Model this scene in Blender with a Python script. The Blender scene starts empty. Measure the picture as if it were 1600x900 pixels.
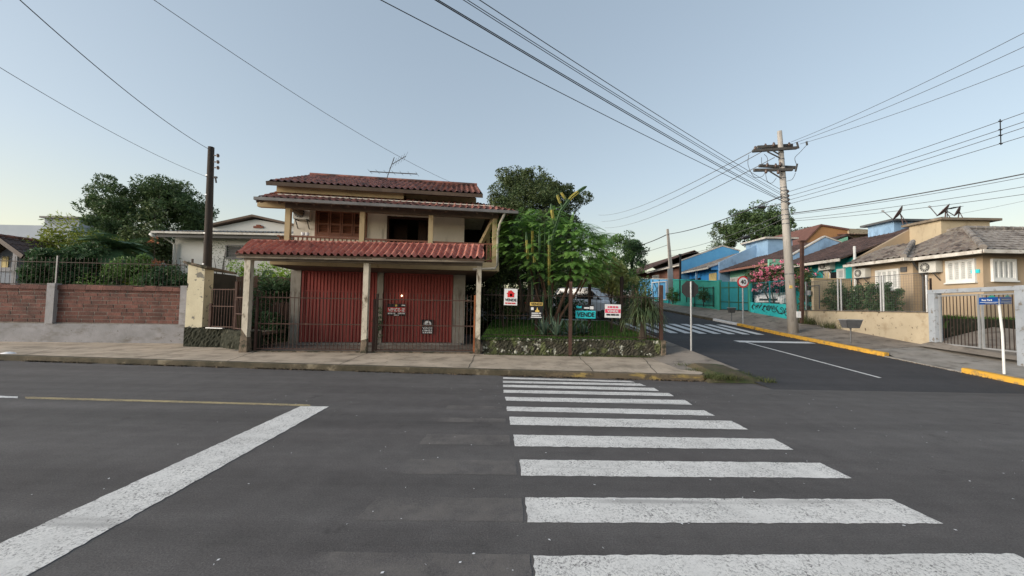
import bpy, random
import numpy as np
from math import *
from mathutils import Vector, Matrix
random.seed(7)
scn = bpy.context.scene
col = scn.collection

# ------------------------------------------------------------------ camera
F = 600.0                                   # focal length in pixels of a 1600 px wide frame
EYE = Vector((0, 0, 1.6))
pitch = atan(27.5 / F); roll = radians(1.0)
FW = Vector((0, cos(pitch), sin(pitch))); U0 = Vector((0, -sin(pitch), cos(pitch))); R0 = Vector((1, 0, 0))
RT = cos(roll) * R0 + sin(roll) * U0; UP = -sin(roll) * R0 + cos(roll) * U0
cam = bpy.data.cameras.new('camera'); cam.sensor_width = 36; cam.lens = 36 * F / 1600
cam.clip_start = 0.05; cam.clip_end = 3000
co = bpy.data.objects.new('camera', cam); col.objects.link(co)
m = Matrix((RT, UP, -FW)).transposed().to_4x4(); m.translation = EYE
co.matrix_world = m; scn.camera = co

# ------------------------------------------------------------------ world, sun, exposure
SUN_EL = radians(12); SUN_AZ = radians(-110)     # azimuth from +Y towards +X: the sun stands low on the left
w = bpy.data.worlds.new('World'); scn.world = w; w.use_nodes = True
nt = w.node_tree; nt.nodes.clear()
sky = nt.nodes.new('ShaderNodeTexSky'); sky.sky_type = 'NISHITA'; sky.sun_disc = False
sky.sun_elevation = SUN_EL; sky.sun_rotation = SUN_AZ
sky.air_density = 1.0; sky.dust_density = 1.0; sky.ozone_density = 1.0; sky.altitude = 50
hs = nt.nodes.new('ShaderNodeHueSaturation'); hs.inputs['Saturation'].default_value = 1.0
bg = nt.nodes.new('ShaderNodeBackground'); bg.inputs['Strength'].default_value = 0.150
wo = nt.nodes.new('ShaderNodeOutputWorld')
gm = nt.nodes.new('ShaderNodeGamma'); gm.inputs['Gamma'].default_value = 0.5      # the photo's tone curve holds the bright horizon down
tcw = nt.nodes.new('ShaderNodeTexCoord'); sx = nt.nodes.new('ShaderNodeSeparateXYZ'); mr = nt.nodes.new('ShaderNodeMapRange')
mr.inputs[1].default_value = 0.0; mr.inputs[2].default_value = 0.32; mr.inputs[3].default_value = 1; mr.inputs[4].default_value = 0; mr.interpolation_type = 'SMOOTHSTEP'
tint = nt.nodes.new('ShaderNodeMix'); tint.data_type = 'RGBA'; tint.blend_type = 'MULTIPLY'; tint.inputs[7].default_value = (1.07, .97, .77, 1)   # warm dusk air near the horizon
for p, q in ((sky.outputs[0], gm.inputs[0]), (gm.outputs[0], hs.inputs['Color']), (tcw.outputs['Generated'], sx.inputs[0]), (sx.outputs['Z'], mr.inputs[0]), (mr.outputs[0], tint.inputs[0]), (hs.outputs[0], tint.inputs[6]), (tint.outputs[2], bg.inputs[0]), (bg.outputs[0], wo.inputs[0])): nt.links.new(p, q)
sl = bpy.data.lights.new('sun', 'SUN'); sl.energy = 2.0; sl.angle = radians(36); sl.color = (1.0, 0.9, 0.78)
so = bpy.data.objects.new('sun', sl); col.objects.link(so)
sd = Vector((sin(SUN_AZ) * cos(radians(28)), cos(SUN_AZ) * cos(radians(28)), sin(radians(28))))
sd = Vector((sin(SUN_AZ) * cos(SUN_EL), cos(SUN_AZ) * cos(SUN_EL), sin(SUN_EL)))
so.rotation_euler = sd.to_track_quat('Z', 'Y').to_euler(); so.location = (-20, 10, 20)
scn.view_settings.view_transform = 'Standard'; scn.view_settings.look = 'None'
scn.view_settings.exposure = 1.5; scn.view_settings.gamma = 1.0; scn.view_settings.use_curve_mapping = False
scn.cycles.max_bounces = 6; scn.cycles.transparent_max_bounces = 8

# ------------------------------------------------------------------ measuring helpers (photo pixel + distance -> metres)
def ray(px, py): return FW + (px - 800) / F * RT + (450 - py) / F * UP
def at(px, py, Y):
    d = ray(px, py); return EYE + d * (Y / d.y)
def atx(px, py, X):
    d = ray(px, py); return EYE + d * (X / d.x)
def atz(px, py, z):
    d = ray(px, py); return EYE + d * ((z - 1.6) / d.z)
def V(*a): return Vector(a)
def interp(x, pts):
    if x <= pts[0][0]: return pts[0][1]
    for (a, b), (c, d) in zip(pts, pts[1:]):
        if x <= c: return b + (d - b) * (x - a) / (c - a)
    return pts[-1][1]
RP = [(7.9, 0), (8.45, .03), (10, .13), (11.8, .25), (16.4, .55), (19.2, .78), (28.3, 1.38), (60, 3.4), (90, 5.0)]
def RZ(y): return interp(y, RP)             # side street height
def WZ(y): return interp(y, [(8, .30), (12.5, .54), (18, 1.12), (22, 1.53), (25, 1.60), (32.4, 2.0), (41, 2.7), (60, 3.9), (90, 5.4)])

# ------------------------------------------------------------------ materials
def N(nt, t, **k):
    n = nt.nodes.new(t)
    for a, b in k.items(): setattr(n, a, b)
    return n
def rgba(c): return (c[0], c[1], c[2], 1)
def mat(name, c, c2=None, scale=3, lo=.35, hi=.65, stretch=(1, 1, 1), rough=.8, metal=0, spec=.3, bump=0, bscale=30, bstretch=None,
        dirt=None, dlo=.5, dhi=.7, dscale=1.5, dstretch=(1, 1, 1), island=0, trans=0, dirt2=None, d2lo=.6, d2hi=.62, d2scale=20, d2stretch=(1, 1, 1), emit=0):
    M = bpy.data.materials.new(name); M.use_nodes = True; nt = M.node_tree; L = nt.links.new
    B = nt.nodes['Principled BSDF']; out = nt.nodes['Material Output']
    B.inputs['Roughness'].default_value = rough; B.inputs['Metallic'].default_value = metal
    B.inputs['Specular IOR Level'].default_value = spec
    tc = N(nt, 'ShaderNodeTexCoord')
    def noise(scale, stretch, detail=7):
        mp = N(nt, 'ShaderNodeMapping'); mp.inputs['Scale'].default_value = stretch; L(tc.outputs['Object'], mp.inputs[0])
        nz = N(nt, 'ShaderNodeTexNoise'); nz.inputs['Scale'].default_value = scale; nz.inputs['Detail'].default_value = detail
        nz.inputs['Roughness'].default_value = .62
        L(mp.outputs[0], nz.inputs['Vector']); return nz.outputs['Fac']
    def ramp(f, lo, hi):
        r = N(nt, 'ShaderNodeMapRange'); r.inputs[1].default_value = lo; r.inputs[2].default_value = hi; L(f, r.inputs[0]); return r.outputs[0]
    def mix(f, a, b):
        x = N(nt, 'ShaderNodeMix', data_type='RGBA')
        if isinstance(f, (int, float)): x.inputs[0].default_value = f
        else: L(f, x.inputs[0])
        for i, v in ((6, a), (7, b)):
            if isinstance(v, tuple): x.inputs[i].default_value = rgba(v)
            else: L(v, x.inputs[i])
        return x.outputs[2]
    cur = tuple(c)
    if c2: cur = mix(ramp(noise(scale, stretch), lo, hi), cur, tuple(c2))
    if island:
        g = N(nt, 'ShaderNodeNewGeometry')
        hv = N(nt, 'ShaderNodeHueSaturation')
        if isinstance(cur, tuple): hv.inputs['Color'].default_value = rgba(cur)
        else: L(cur, hv.inputs['Color'])
        r = N(nt, 'ShaderNodeMapRange'); r.inputs[3].default_value = 1 - island; r.inputs[4].default_value = 1 + island
        L(g.outputs['Random Per Island'], r.inputs[0]); L(r.outputs[0], hv.inputs['Value']); cur = hv.outputs[0]
    if dirt: cur = mix(ramp(noise(dscale, dstretch), dlo, dhi), cur, tuple(dirt))
    if dirt2: cur = mix(ramp(noise(d2scale, d2stretch), d2lo, d2hi), cur, tuple(dirt2))
    if isinstance(cur, tuple): B.inputs['Base Color'].default_value = rgba(cur)
    else: L(cur, B.inputs['Base Color'])
    if bump:
        b = N(nt, 'ShaderNodeBump'); b.inputs['Strength'].default_value = min(1, bump); b.inputs['Distance'].default_value = .012 * max(1, bump)
        L(noise(bscale, bstretch or (1, 1, 1)), b.inputs['Height']); L(b.outputs[0], B.inputs['Normal'])
    if trans:
        t = N(nt, 'ShaderNodeBsdfTranslucent'); s = N(nt, 'ShaderNodeMixShader'); s.inputs[0].default_value = trans
        if isinstance(cur, tuple): t.inputs[0].default_value = rgba(cur)
        else: L(cur, t.inputs[0])
        L(B.outputs[0], s.inputs[1]); L(t.outputs[0], s.inputs[2]); L(s.outputs[0], out.inputs['Surface'])
    if emit:
        B.inputs['Emission Color'].default_value = rgba(c); B.inputs['Emission Strength'].default_value = emit
    return M

MT = {}
def reg(name, *a, **k): MT[name] = mat(name, *a, **k); return MT[name]

def tile_mat(name, c1, c2, dirt, dlo=.5, dhi=.75, rough=.7):
    M = bpy.data.materials.new(name); M.use_nodes = True; nt = M.node_tree; L = nt.links.new; B = nt.nodes['Principled BSDF']
    B.inputs['Roughness'].default_value = rough; B.inputs['Specular IOR Level'].default_value = .3
    uv = N(nt, 'ShaderNodeUVMap'); fl = N(nt, 'ShaderNodeVectorMath', operation='FLOOR'); L(uv.outputs[0], fl.inputs[0])
    wn = N(nt, 'ShaderNodeTexWhiteNoise'); L(fl.outputs[0], wn.inputs['Vector'])
    x = N(nt, 'ShaderNodeMix', data_type='RGBA'); x.inputs[6].default_value = rgba(c1); x.inputs[7].default_value = rgba(c2); L(wn.outputs['Value'], x.inputs[0])
    tc = N(nt, 'ShaderNodeTexCoord'); nz = N(nt, 'ShaderNodeTexNoise'); nz.inputs['Scale'].default_value = 2.2; nz.inputs['Detail'].default_value = 8; nz.inputs['Roughness'].default_value = .7
    L(tc.outputs['Object'], nz.inputs['Vector'])
    r = N(nt, 'ShaderNodeMapRange'); r.inputs[1].default_value = dlo; r.inputs[2].default_value = dhi; L(nz.outputs['Fac'], r.inputs[0])
    y = N(nt, 'ShaderNodeMix', data_type='RGBA'); L(r.outputs[0], y.inputs[0]); L(x.outputs[2], y.inputs[6]); y.inputs[7].default_value = rgba(dirt)
    L(y.outputs[2], B.inputs['Base Color'])
    b = N(nt, 'ShaderNodeBump'); b.inputs['Strength'].default_value = .4; b.inputs['Distance'].default_value = .01
    n2 = N(nt, 'ShaderNodeTexNoise'); n2.inputs['Scale'].default_value = 40; L(tc.outputs['Object'], n2.inputs['Vector']); L(n2.outputs['Fac'], b.inputs['Height']); L(b.outputs[0], B.inputs['Normal'])
    MT[name] = M

tile_mat('carport_tile', (.39, .135, .105), (.56, .24, .18), (.17, .07, .06), .52, .70)
tile_mat('house_tile', (.25, .10, .08), (.40, .18, .14), (.08, .048, .042), .44, .62)
tile_mat('dark_tile', (.085, .055, .05), (.13, .085, .075), (.04, .03, .028), .4, .7)
tile_mat('grey_tile', (.07, .055, .05), (.24, .20, .175), (.24, .215, .185), .45, .6)
tile_mat('ash_tile', (.19, .17, .155), (.30, .275, .25), (.09, .075, .065), .50, .64)
tile_mat('slate_tile', (.14, .15, .155), (.19, .20, .205), (.08, .08, .08), .55, .8)

reg('asphalt', (.088, .081, .081), (.108, .099, .097), scale=.5, stretch=(.35, 1.6, 1), lo=.3, hi=.7, rough=.85, bump=1.0, bscale=130,
    dirt=(.076, .069, .069), dlo=.5, dhi=.75, dscale=1.1, dstretch=(.15, 1.8, 1), dirt2=(.16, .155, .15), d2lo=.71, d2hi=.78, d2scale=45)
reg('fresh_asphalt', (.040, .039, .042), (.052, .050, .053), scale=.9, rough=.8, bump=.9, bscale=150, dirt=(.06, .058, .058), dlo=.52, dhi=.7, dscale=2, dstretch=(1, .3, 1))
reg('ghost_paint', (.150, .142, .138), (.105, .097, .095), scale=6, lo=.35, hi=.65, rough=.85, bump=.8, bscale=120)
reg('road_paint', (.80, .77, .74), (.68, .655, .63), scale=2.5, rough=.7, bump=.5, bscale=90,
    dirt=(.46, .44, .43), dlo=.52, dhi=.74, dscale=7, dirt2=(.13, .12, .12), d2lo=.585, d2hi=.63, d2scale=34)
reg('yellow_line', (.42, .33, .17), (.30, .26, .19), scale=6, rough=.75, dirt=(.12, .11, .10), dlo=.56, dhi=.66, dscale=14)
reg('white_line', (.66, .66, .66), (.55, .55, .55), scale=3, rough=.7, dirt=(.25, .25, .25), dlo=.6, dhi=.75, dscale=12)
reg('kerb_yellow', (.60, .33, .04), (.48, .27, .045), scale=3, rough=.75, bump=.6, dirt=(.20, .15, .08), dlo=.53, dhi=.66, dscale=6)
reg('kerb_white', (.68, .68, .68), (.5, .5, .5), scale=3, rough=.7)
reg('kerb_faded', (.30, .22, .075), (.12, .095, .065), scale=3.2, stretch=(.5, 1, 3), lo=.36, hi=.46, rough=.9, bump=1, dirt=(.08, .065, .045), dlo=.52, dhi=.6, dscale=4)
reg('kerb_stone', (.11, .09, .062), (.05, .045, .03), scale=2.5, rough=.95, bump=1, bscale=30, dirt=(.20, .17, .12), dlo=.58, dhi=.68, dscale=3)
reg('pavement', (.50, .41, .32), (.38, .315, .245), scale=1.3, rough=.9, bump=.8, bscale=60, dirt=(.20, .165, .125), dlo=.48, dhi=.72, dscale=1.9,
    dirt2=(.20, .17, .13), d2lo=.62, d2hi=.70, d2scale=7)
reg('grey_pavement', (.27, .235, .20), (.19, .165, .14), scale=1.1, rough=.9, bump=.8, bscale=60, dirt=(.085, .075, .062), dlo=.52, dhi=.7, dscale=2.5)
reg('apron', (.30, .28, .255), (.20, .185, .165), scale=1.5, rough=.9, bump=.8, bscale=60, dirt=(.13, .115, .10), dlo=.55, dhi=.7, dscale=3)
reg('joint', (.05, .045, .035), (.09, .08, .06), scale=6, rough=.95)
reg('earth', (.11, .085, .055), (.065, .06, .035), scale=1.5, rough=1, bump=1, bscale=20, dirt=(.05, .065, .025), dlo=.5, dhi=.6, dscale=2)
reg('lawn', (.07, .13, .03), (.05, .09, .022), scale=2, rough=1, bump=1, bscale=30, dirt=(.09, .08, .04), dlo=.62, dhi=.75, dscale=3)
reg('grass', (.085, .18, .03), (.06, .13, .022), scale=1.2, rough=.8, island=.4, trans=.25)
reg('weed', (.10, .11, .045), (.055, .075, .025), scale=3, rough=.9, island=.45, trans=.2)
reg('stone_brick', (.185, .082, .064), (.115, .054, .045), scale=3.5, rough=.9, bump=1.2, bscale=22, island=.28, dirt=(.075, .04, .034), dlo=.5, dhi=.7, dscale=2.6, dstretch=(1, 1, .6))
reg('mortar', (.27, .24, .21), (.17, .145, .125), scale=5, rough=.95, bump=.5)
reg('whitewash', (.33, .32, .335), (.24, .235, .24), scale=2, rough=.9, bump=.5, dirt=(.17, .155, .14), dlo=.52, dhi=.72, dscale=1.7, dstretch=(1, 1, 2.2), dirt2=(.10, .09, .075), d2lo=.64, d2hi=.70, d2scale=9)
reg('stone_wall', (.065, .058, .045), (.03, .032, .02), scale=4, rough=1, bump=1.8, bscale=14, dirt=(.10, .115, .05), dlo=.53, dhi=.62, dscale=3.2, dirt2=(.42, .42, .36), d2lo=.585, d2hi=.63, d2scale=5.5)
reg('moss_wall', (.035, .037, .025), (.02, .022, .014), scale=4, rough=1, bump=1.5, bscale=16, dirt=(.09, .085, .06), dlo=.58, dhi=.68, dscale=5)
reg('peeling_cream', (.64, .58, .42), (.54, .48, .34), scale=2, rough=.85, bump=.8, bscale=30, dirt=(.20, .19, .16), dlo=.585, dhi=.61, dscale=4.2, dirt2=(.05, .045, .035), d2lo=.63, d2hi=.67, d2scale=3.2, d2stretch=(1.5, 1.5, .7))
reg('cream_wall', (.43, .365, .265), (.37, .315, .225), scale=1.5, rough=.9, bump=.6, dirt=(.30, .24, .16), dlo=.55, dhi=.7, dscale=2.5, dirt2=(.10, .075, .05), d2lo=.615, d2hi=.65, d2scale=6)
reg('post_paint', (.58, .53, .44), (.46, .41, .33), scale=3, rough=.85, bump=.6, dirt=(.15, .12, .085), dlo=.52, dhi=.66, dscale=4.5, dstretch=(2, 2, .8))
reg('post_base', (.22, .17, .125), (.10, .08, .06), scale=5, rough=.95, bump=1, dirt=(.045, .045, .03), dlo=.5, dhi=.62, dscale=6)
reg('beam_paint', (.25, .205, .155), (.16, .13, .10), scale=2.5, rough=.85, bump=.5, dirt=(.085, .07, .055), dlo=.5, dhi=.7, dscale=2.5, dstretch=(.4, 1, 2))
reg('shaded_beam', (.17, .13, .10), (.11, .085, .065), scale=2.5, rough=.85, dirt=(.24, .18, .12), dlo=.58, dhi=.74, dscale=2)  # darker copy of the cream beam, its shade put into the colour
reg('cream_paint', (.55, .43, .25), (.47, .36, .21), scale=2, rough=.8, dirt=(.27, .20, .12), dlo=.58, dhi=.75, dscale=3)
reg('house_wall', (.78, .72, .63), (.70, .64, .56), scale=1.2, rough=.9, bump=.3, dirt=(.33, .29, .24), dlo=.56, dhi=.76, dscale=1.6, dstretch=(2.5, 2.5, .5))
reg('plaster_grey', (.35, .32, .28), (.26, .235, .20), scale=2, rough=.9, bump=.5, dirt=(.13, .115, .095), dlo=.52, dhi=.7, dscale=2.2, dstretch=(2, 2, .6))
reg('red_door', (.31, .055, .046), (.25, .045, .038), scale=1.6, stretch=(3, 3, .5), rough=.55, spec=.4, dirt=(.13, .03, .025), dlo=.55, dhi=.78, dscale=3, dstretch=(5, 5, .6))
reg('dark_wood', (.05, .022, .014), (.032, .015, .01), scale=4, stretch=(1, 1, 6), rough=.6)
reg('shutter_wood', (.22, .085, .048), (.14, .052, .032), scale=5, stretch=(1, 1, 4), rough=.5, spec=.4)
reg('eave_wood', (.13, .09, .065), (.085, .06, .045), scale=3, rough=.8)
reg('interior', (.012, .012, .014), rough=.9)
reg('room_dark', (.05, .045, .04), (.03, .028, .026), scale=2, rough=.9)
reg('gutter', (.23, .22, .215), (.16, .15, .145), scale=3, rough=.5, metal=.4)
reg('pipe_white', (.52, .49, .42), (.38, .34, .28), scale=4, rough=.6, dirt=(.15, .12, .09), dlo=.6, dhi=.7, dscale=8)
reg('iron', (.035, .026, .022), (.055, .034, .026), scale=8, rough=.7, metal=.2)
reg('rust_post', (.085, .045, .034), (.055, .030, .025), scale=4, rough=.8, bump=.5, dirt=(.13, .075, .055), dlo=.56, dhi=.7, dscale=9)
reg('orange_rust', (.30, .11, .045), (.17, .06, .03), scale=5, rough=.8)
reg('galv', (.42, .43, .44), (.34, .35, .36), scale=5, rough=.5, metal=.5)
reg('galv_dark', (.15, .155, .16), (.11, .11, .115), scale=6, rough=.5, metal=.4)
reg('black_metal', (.018, .018, .02), rough=.5)
reg('pole_concrete', (.40, .375, .345), (.31, .29, .265), scale=2, stretch=(1, 1, .3), rough=.9, bump=.5, dirt=(.20, .185, .165), dlo=.55, dhi=.72, dscale=3, dstretch=(3, 3, .4))
reg('pole_wood', (.055, .042, .034), (.032, .026, .022), scale=4, stretch=(2, 2, .2), rough=.9, bump=.8)
reg('arm_wood', (.10, .095, .09), (.065, .06, .055), scale=4, rough=.8)
reg('porcelain', (.10, .07, .06), rough=.3, spec=.5)
reg('wire', (.06, .06, .065), rough=.6)
reg('wire_grey', (.13, .135, .14), rough=.5)
reg('fence_boards', (.075, .042, .028), (.045, .027, .02), scale=3, stretch=(4, 4, .4), rough=.9, bump=.6)
reg('sign_white', (.75, .75, .76), rough=.5)
reg('sign_black', (.016, .016, .018), rough=.5)
reg('sign_red', (.62, .03, .035), rough=.5)
reg('sign_pink', (.72, .06, .13), rough=.5)
reg('sign_teal', (.03, .52, .58), rough=.5)
reg('sign_yellow', (.72, .50, .14), rough=.5)
reg('sign_blue', (.008, .07, .30), rough=.4)
reg('sign_green', (.03, .28, .22), rough=.4)
reg('sign_greyback', (.035, .033, .034), (.05, .047, .047), scale=5, rough=.6)
reg('neighbour_wall', (.60, .60, .58), (.54, .54, .52), scale=1, rough=.9, dirt=(.40, .40, .38), dlo=.6, dhi=.8, dscale=1, dstretch=(1, 1, .4))
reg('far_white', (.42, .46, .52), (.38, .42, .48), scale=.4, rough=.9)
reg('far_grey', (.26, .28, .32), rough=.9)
reg('beige', (.40, .31, .215), (.36, .28, .195), scale=1, rough=.9, bump=.2, dirt=(.36, .27, .18), dlo=.58, dhi=.8, dscale=1.5, dstretch=(1, 1, .4))
reg('beige_pale', (.47, .39, .27), (.41, .34, .235), scale=1, rough=.9, dirt=(.28, .22, .15), dlo=.56, dhi=.75, dscale=2.2, dstretch=(1.6, 1.6, .5))
reg('window_white', (.68, .69, .68), (.6, .61, .6), scale=4, rough=.5)
reg('louvre_white', (.50, .52, .52), (.43, .45, .45), scale=4, rough=.6)
reg('fascia_white', (.60, .58, .54), (.40, .37, .33), scale=4, rough=.7, dirt=(.20, .16, .13), dlo=.58, dhi=.7, dscale=6)
reg('teal_wall', (.02, .33, .33), (.02, .28, .29), scale=1, rough=.8)
reg('mint_wall', (.24, .52, .38), (.20, .46, .33), scale=1, rough=.85)
reg('turq_wall', (.03, .42, .42), (.02, .34, .36), scale=1.4, rough=.8, dirt=(.02, .18, .19), dlo=.58, dhi=.7, dscale=4)
reg('green_fence', (.05, .33, .26), (.04, .27, .22), scale=1.4, rough=.8)
reg('teal_sheet', (.02, .20, .23), (.015, .16, .19), scale=1.2, rough=.6)
reg('blue_wall', (.035, .26, .64), (.03, .22, .56), scale=1, rough=.8)
reg('sky_blue_wall', (.12, .38, .66), (.10, .33, .60), scale=1, rough=.85)
reg('pale_blue_wall', (.29, .45, .64), (.21, .34, .50), scale=1.2, rough=.9, dirt=(.11, .16, .24), dlo=.55, dhi=.75, dscale=1.5, dstretch=(1, 1.5, .5))
reg('pink_wall', (.32, .16, .125), (.26, .13, .10), scale=2, rough=.9, bump=.4)
reg('brown_wall', (.16, .08, .065), (.12, .06, .05), scale=3, rough=.9)
reg('orange_wall', (.40, .21, .095), (.33, .17, .075), scale=1, rough=.9, dirt=(.20, .11, .06), dlo=.56, dhi=.75, dscale=1.5)
reg('curtain_yellow', (.60, .48, .22), rough=.8)
reg('gate_grey', (.33, .36, .40), (.27, .30, .335), scale=3, rough=.7, dirt=(.17, .155, .14), dlo=.57, dhi=.66, dscale=7)
reg('ac_white', (.60, .60, .57), (.50, .50, .47), scale=3, rough=.5)
reg('ac_dark', (.07, .07, .07), rough=.6)
reg('dish', (.10, .075, .075), (.17, .10, .09), scale=4, rough=.6)
reg('bark', (.095, .075, .058), (.055, .045, .036), scale=5, stretch=(2, 2, .4), rough=1, bump=1.2, bscale=18)
reg('bark_red', (.13, .075, .05), (.075, .05, .038), scale=5, stretch=(2, 2, .4), rough=1, bump=1)
reg('leaf_dark', (0.052, 0.090, 0.035), (0.086, 0.108, 0.038), scale=.9, rough=.6, island=.45, trans=.2)
reg('leaf_forest', (.060, .105, .045), (.090, .140, .050), scale=.8, rough=.6, island=.4, trans=.25)
reg('leaf_mimosa', (.16, .33, .08), (.25, .42, .10), scale=1.6, rough=.6, island=.35, trans=.35)
reg('leaf_mid', (0.086, 0.166, 0.052), (0.139, 0.227, 0.061), scale=1.0, rough=.6, island=.4, trans=.3)
reg('leaf_yellow', (.30, .32, .05), (.14, .20, .035), scale=2.5, rough=.6, island=.35, trans=.3)
reg('leaf_variegated', (.58, .56, .24), (.20, .27, .08), scale=5, rough=.6, island=.35, trans=.25)
reg('leaf_palm', (.075, .15, .075), (.10, .18, .085), scale=1.5, rough=.5, island=.35, trans=.2)
reg('leaf_bush', (0.049, 0.101, 0.046), (0.078, 0.139, 0.059), scale=1.5, rough=.6, island=.4, trans=.25)
reg('leaf_orange', (.42, .16, .08), (.30, .12, .06), scale=3, rough=.6, island=.3, trans=.3)
reg('leaf_lime', (.28, .42, .04), (.16, .30, .03), scale=3, rough=.6, island=.3, trans=.3)
reg('agave', (.17, .25, .18), (.11, .18, .13), scale=3, rough=.5, island=.25)
reg('yucca', (.055, .10, .045), (.11, .13, .06), scale=3, rough=.6, island=.4, trans=.15)
reg('petal_pink', (.70, .15, .27), (.80, .38, .45), scale=5, rough=.6, island=.3, trans=.3)
reg('cactus_green', (.045, .095, .042), (.07, .125, .055), scale=3, rough=.6)
reg('cactus_yellow', (.52, .40, .08), (.22, .23, .06), scale=5, rough=.7)
reg('car_white', (.70, .71, .73), rough=.25, spec=.5)
reg('car_red', (.42, .025, .022), rough=.3, spec=.5)
reg('car_glass', (.012, .014, .017), rough=.08, spec=.8)
reg('rubber', (.018, .018, .018), rough=.8)
reg('chrome', (.5, .5, .5), rough=.25, metal=.9)
reg('lamp_glass', (.55, .57, .6), rough=.1, spec=.8)
reg('tail_red', (.5, .01, .01), rough=.2)
reg('litter_white', (.75, .75, .76), rough=.7)
reg('graffiti', (.018, .02, .024), rough=.7)
reg('bulb_glow', (1.0, .72, .42), emit=3)
reg('red_brick', (.22, .075, .045), (.15, .05, .032), scale=5, rough=.9, island=.25)
reg('debris', (.03, .025, .02), (.16, .12, .08), scale=4, rough=1, island=.5)

def road_mat(name, base, tone, grit=.35, paint=None, wear=.5, crack=.5, under=(.085, .078, .077), skid=False):
    """asphalt with aggregate, tyre-polished streaks and seams; with paint on top, worn through in pits, cracks and skid bands"""
    M = bpy.data.materials.new(name); M.use_nodes = True; nt = M.node_tree; L = nt.links.new; B = nt.nodes['Principled BSDF']
    B.inputs['Roughness'].default_value = .85; B.inputs['Specular IOR Level'].default_value = .25
    tc = N(nt, 'ShaderNodeTexCoord')
    def mp(st, rz=0): m = N(nt, 'ShaderNodeMapping'); m.inputs['Scale'].default_value = st; m.inputs['Rotation'].default_value = (0, 0, rz); L(tc.outputs['Object'], m.inputs[0]); return m.outputs[0]
    def nz(sc, st=(1, 1, 1), det=6, rg=.6): n = N(nt, 'ShaderNodeTexNoise'); n.inputs['Scale'].default_value = sc; n.inputs['Detail'].default_value = det; n.inputs['Roughness'].default_value = rg; L(mp(st), n.inputs['Vector']); return n.outputs['Fac']
    def rg(f, a, b, c=0, d=1): r = N(nt, 'ShaderNodeMapRange'); r.inputs[1].default_value = a; r.inputs[2].default_value = b; r.inputs[3].default_value = c; r.inputs[4].default_value = d; L(f, r.inputs[0]); return r.outputs[0]
    def mx(f, a, b, mode='MIX'):
        x = N(nt, 'ShaderNodeMix', data_type='RGBA', blend_type=mode)
        if isinstance(f, float): x.inputs[0].default_value = f
        else: L(f, x.inputs[0])
        for i, v in ((6, a), (7, b)):
            if isinstance(v, tuple): x.inputs[i].default_value = rgba(v)
            else: L(v, x.inputs[i])
        return x.outputs[2]
    def gray(f): c = N(nt, 'ShaderNodeCombineColor'); [L(f, c.inputs[i]) for i in range(3)]; return c.outputs[0]
    def mul(a, b, op='MULTIPLY'): m = N(nt, 'ShaderNodeMath', operation=op); L(a, m.inputs[0]); L(b, m.inputs[1]) if not isinstance(b, float) else setattr(m.inputs[1], 'default_value', b); return m.outputs[0]
    c = mx(rg(nz(.35, (.6, 1.3, 1), 5), .35, .65), base, tone)
    c = mx(1.0, c, gray(rg(nz(1.0, (.07, 1.6, 1), 5), .32, .68, .80, 1.18)), 'MULTIPLY')           # tyre-polished streaks along the road
    c = mx(1.0, c, gray(rg(nz(3.0, (1, 1, 1), 8, .75), .3, .7, .84, 1.16)), 'MULTIPLY')
    g = nz(75, (1, 1, 1), 3, .8); c = mx(1.0, c, gray(rg(g, .3, .7, 1 - grit, 1 + grit)), 'MULTIPLY')  # aggregate
    c = mx(rg(nz(60, det=2), .70, .74), c, (.22, .21, .20)); c = mx(rg(nz(1.3, det=8, rg=.8), .60, .67, 0, .6), c, (.048, .044, .043))
    if paint:
        v = N(nt, 'ShaderNodeTexVoronoi', feature='DISTANCE_TO_EDGE'); v.inputs['Scale'].default_value = 9; v.inputs['Randomness'].default_value = 1
        dn = N(nt, 'ShaderNodeVectorMath', operation='ADD'); n3 = N(nt, 'ShaderNodeTexNoise'); n3.inputs['Scale'].default_value = 14; L(mp((1, 1, 1)), n3.inputs['Vector'])
        sc = N(nt, 'ShaderNodeVectorMath', operation='SCALE'); sc.inputs['Scale'].default_value = .22; L(n3.outputs['Color'], sc.inputs[0]); L(mp((1.6, 1, 1)), dn.inputs[0]); L(sc.outputs[0], dn.inputs[1]); L(dn.outputs[0], v.inputs['Vector'])
        cr = mul(rg(v.outputs['Distance'], .006, .03, 1, 0), rg(nz(2.3, det=4), .46, .62))                # cracks come and go
        pit = rg(nz(48, (1, 1, 1), 4, .85), .60 - .10 * wear, .66 - .06 * wear); pit = mul(pit, rg(nz(3.5, det=5), .36, .62, .12, 1))
        big = rg(nz(5.5, (1.4, 1, 1), 9, .85), .66 - .05 * wear, .72 - .04 * wear, 0, .85)
        k = mul(mul(mul(cr, float(crack)), pit, 'MAXIMUM'), big, 'MAXIMUM')
        if skid: k = mul(k, rg(nz(1.5, (.12, 1.6, 1), 3), .62, .70, 0, .45), 'MAXIMUM')
        pc = mx(1.0, paint, gray(rg(nz(1.8, (1, 1, 1), 8, .75), .3, .7, .80, 1.08)), 'MULTIPLY')
        pc = mx(1.0, pc, gray(rg(g, .3, .7, .92, 1.06)), 'MULTIPLY')
        c = mx(k, pc, c)
    L(c, B.inputs['Base Color'])
    b = N(nt, 'ShaderNodeBump'); b.inputs['Strength'].default_value = .6; b.inputs['Distance'].default_value = .006; L(nz(95, det=4, rg=.8), b.inputs['Height']); L(b.outputs[0], B.inputs['Normal'])
    MT[name] = M
road_mat('asphalt', (.092, .084, .082), (.112, .105, .102))
road_mat('fresh_asphalt', (.040, .040, .043), (.052, .050, .053), grit=.25)
road_mat('ghost_paint', (.092, .084, .082), (.112, .105, .102), paint=(.165, .150, .140), wear=3.1, crack=.3)
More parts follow.
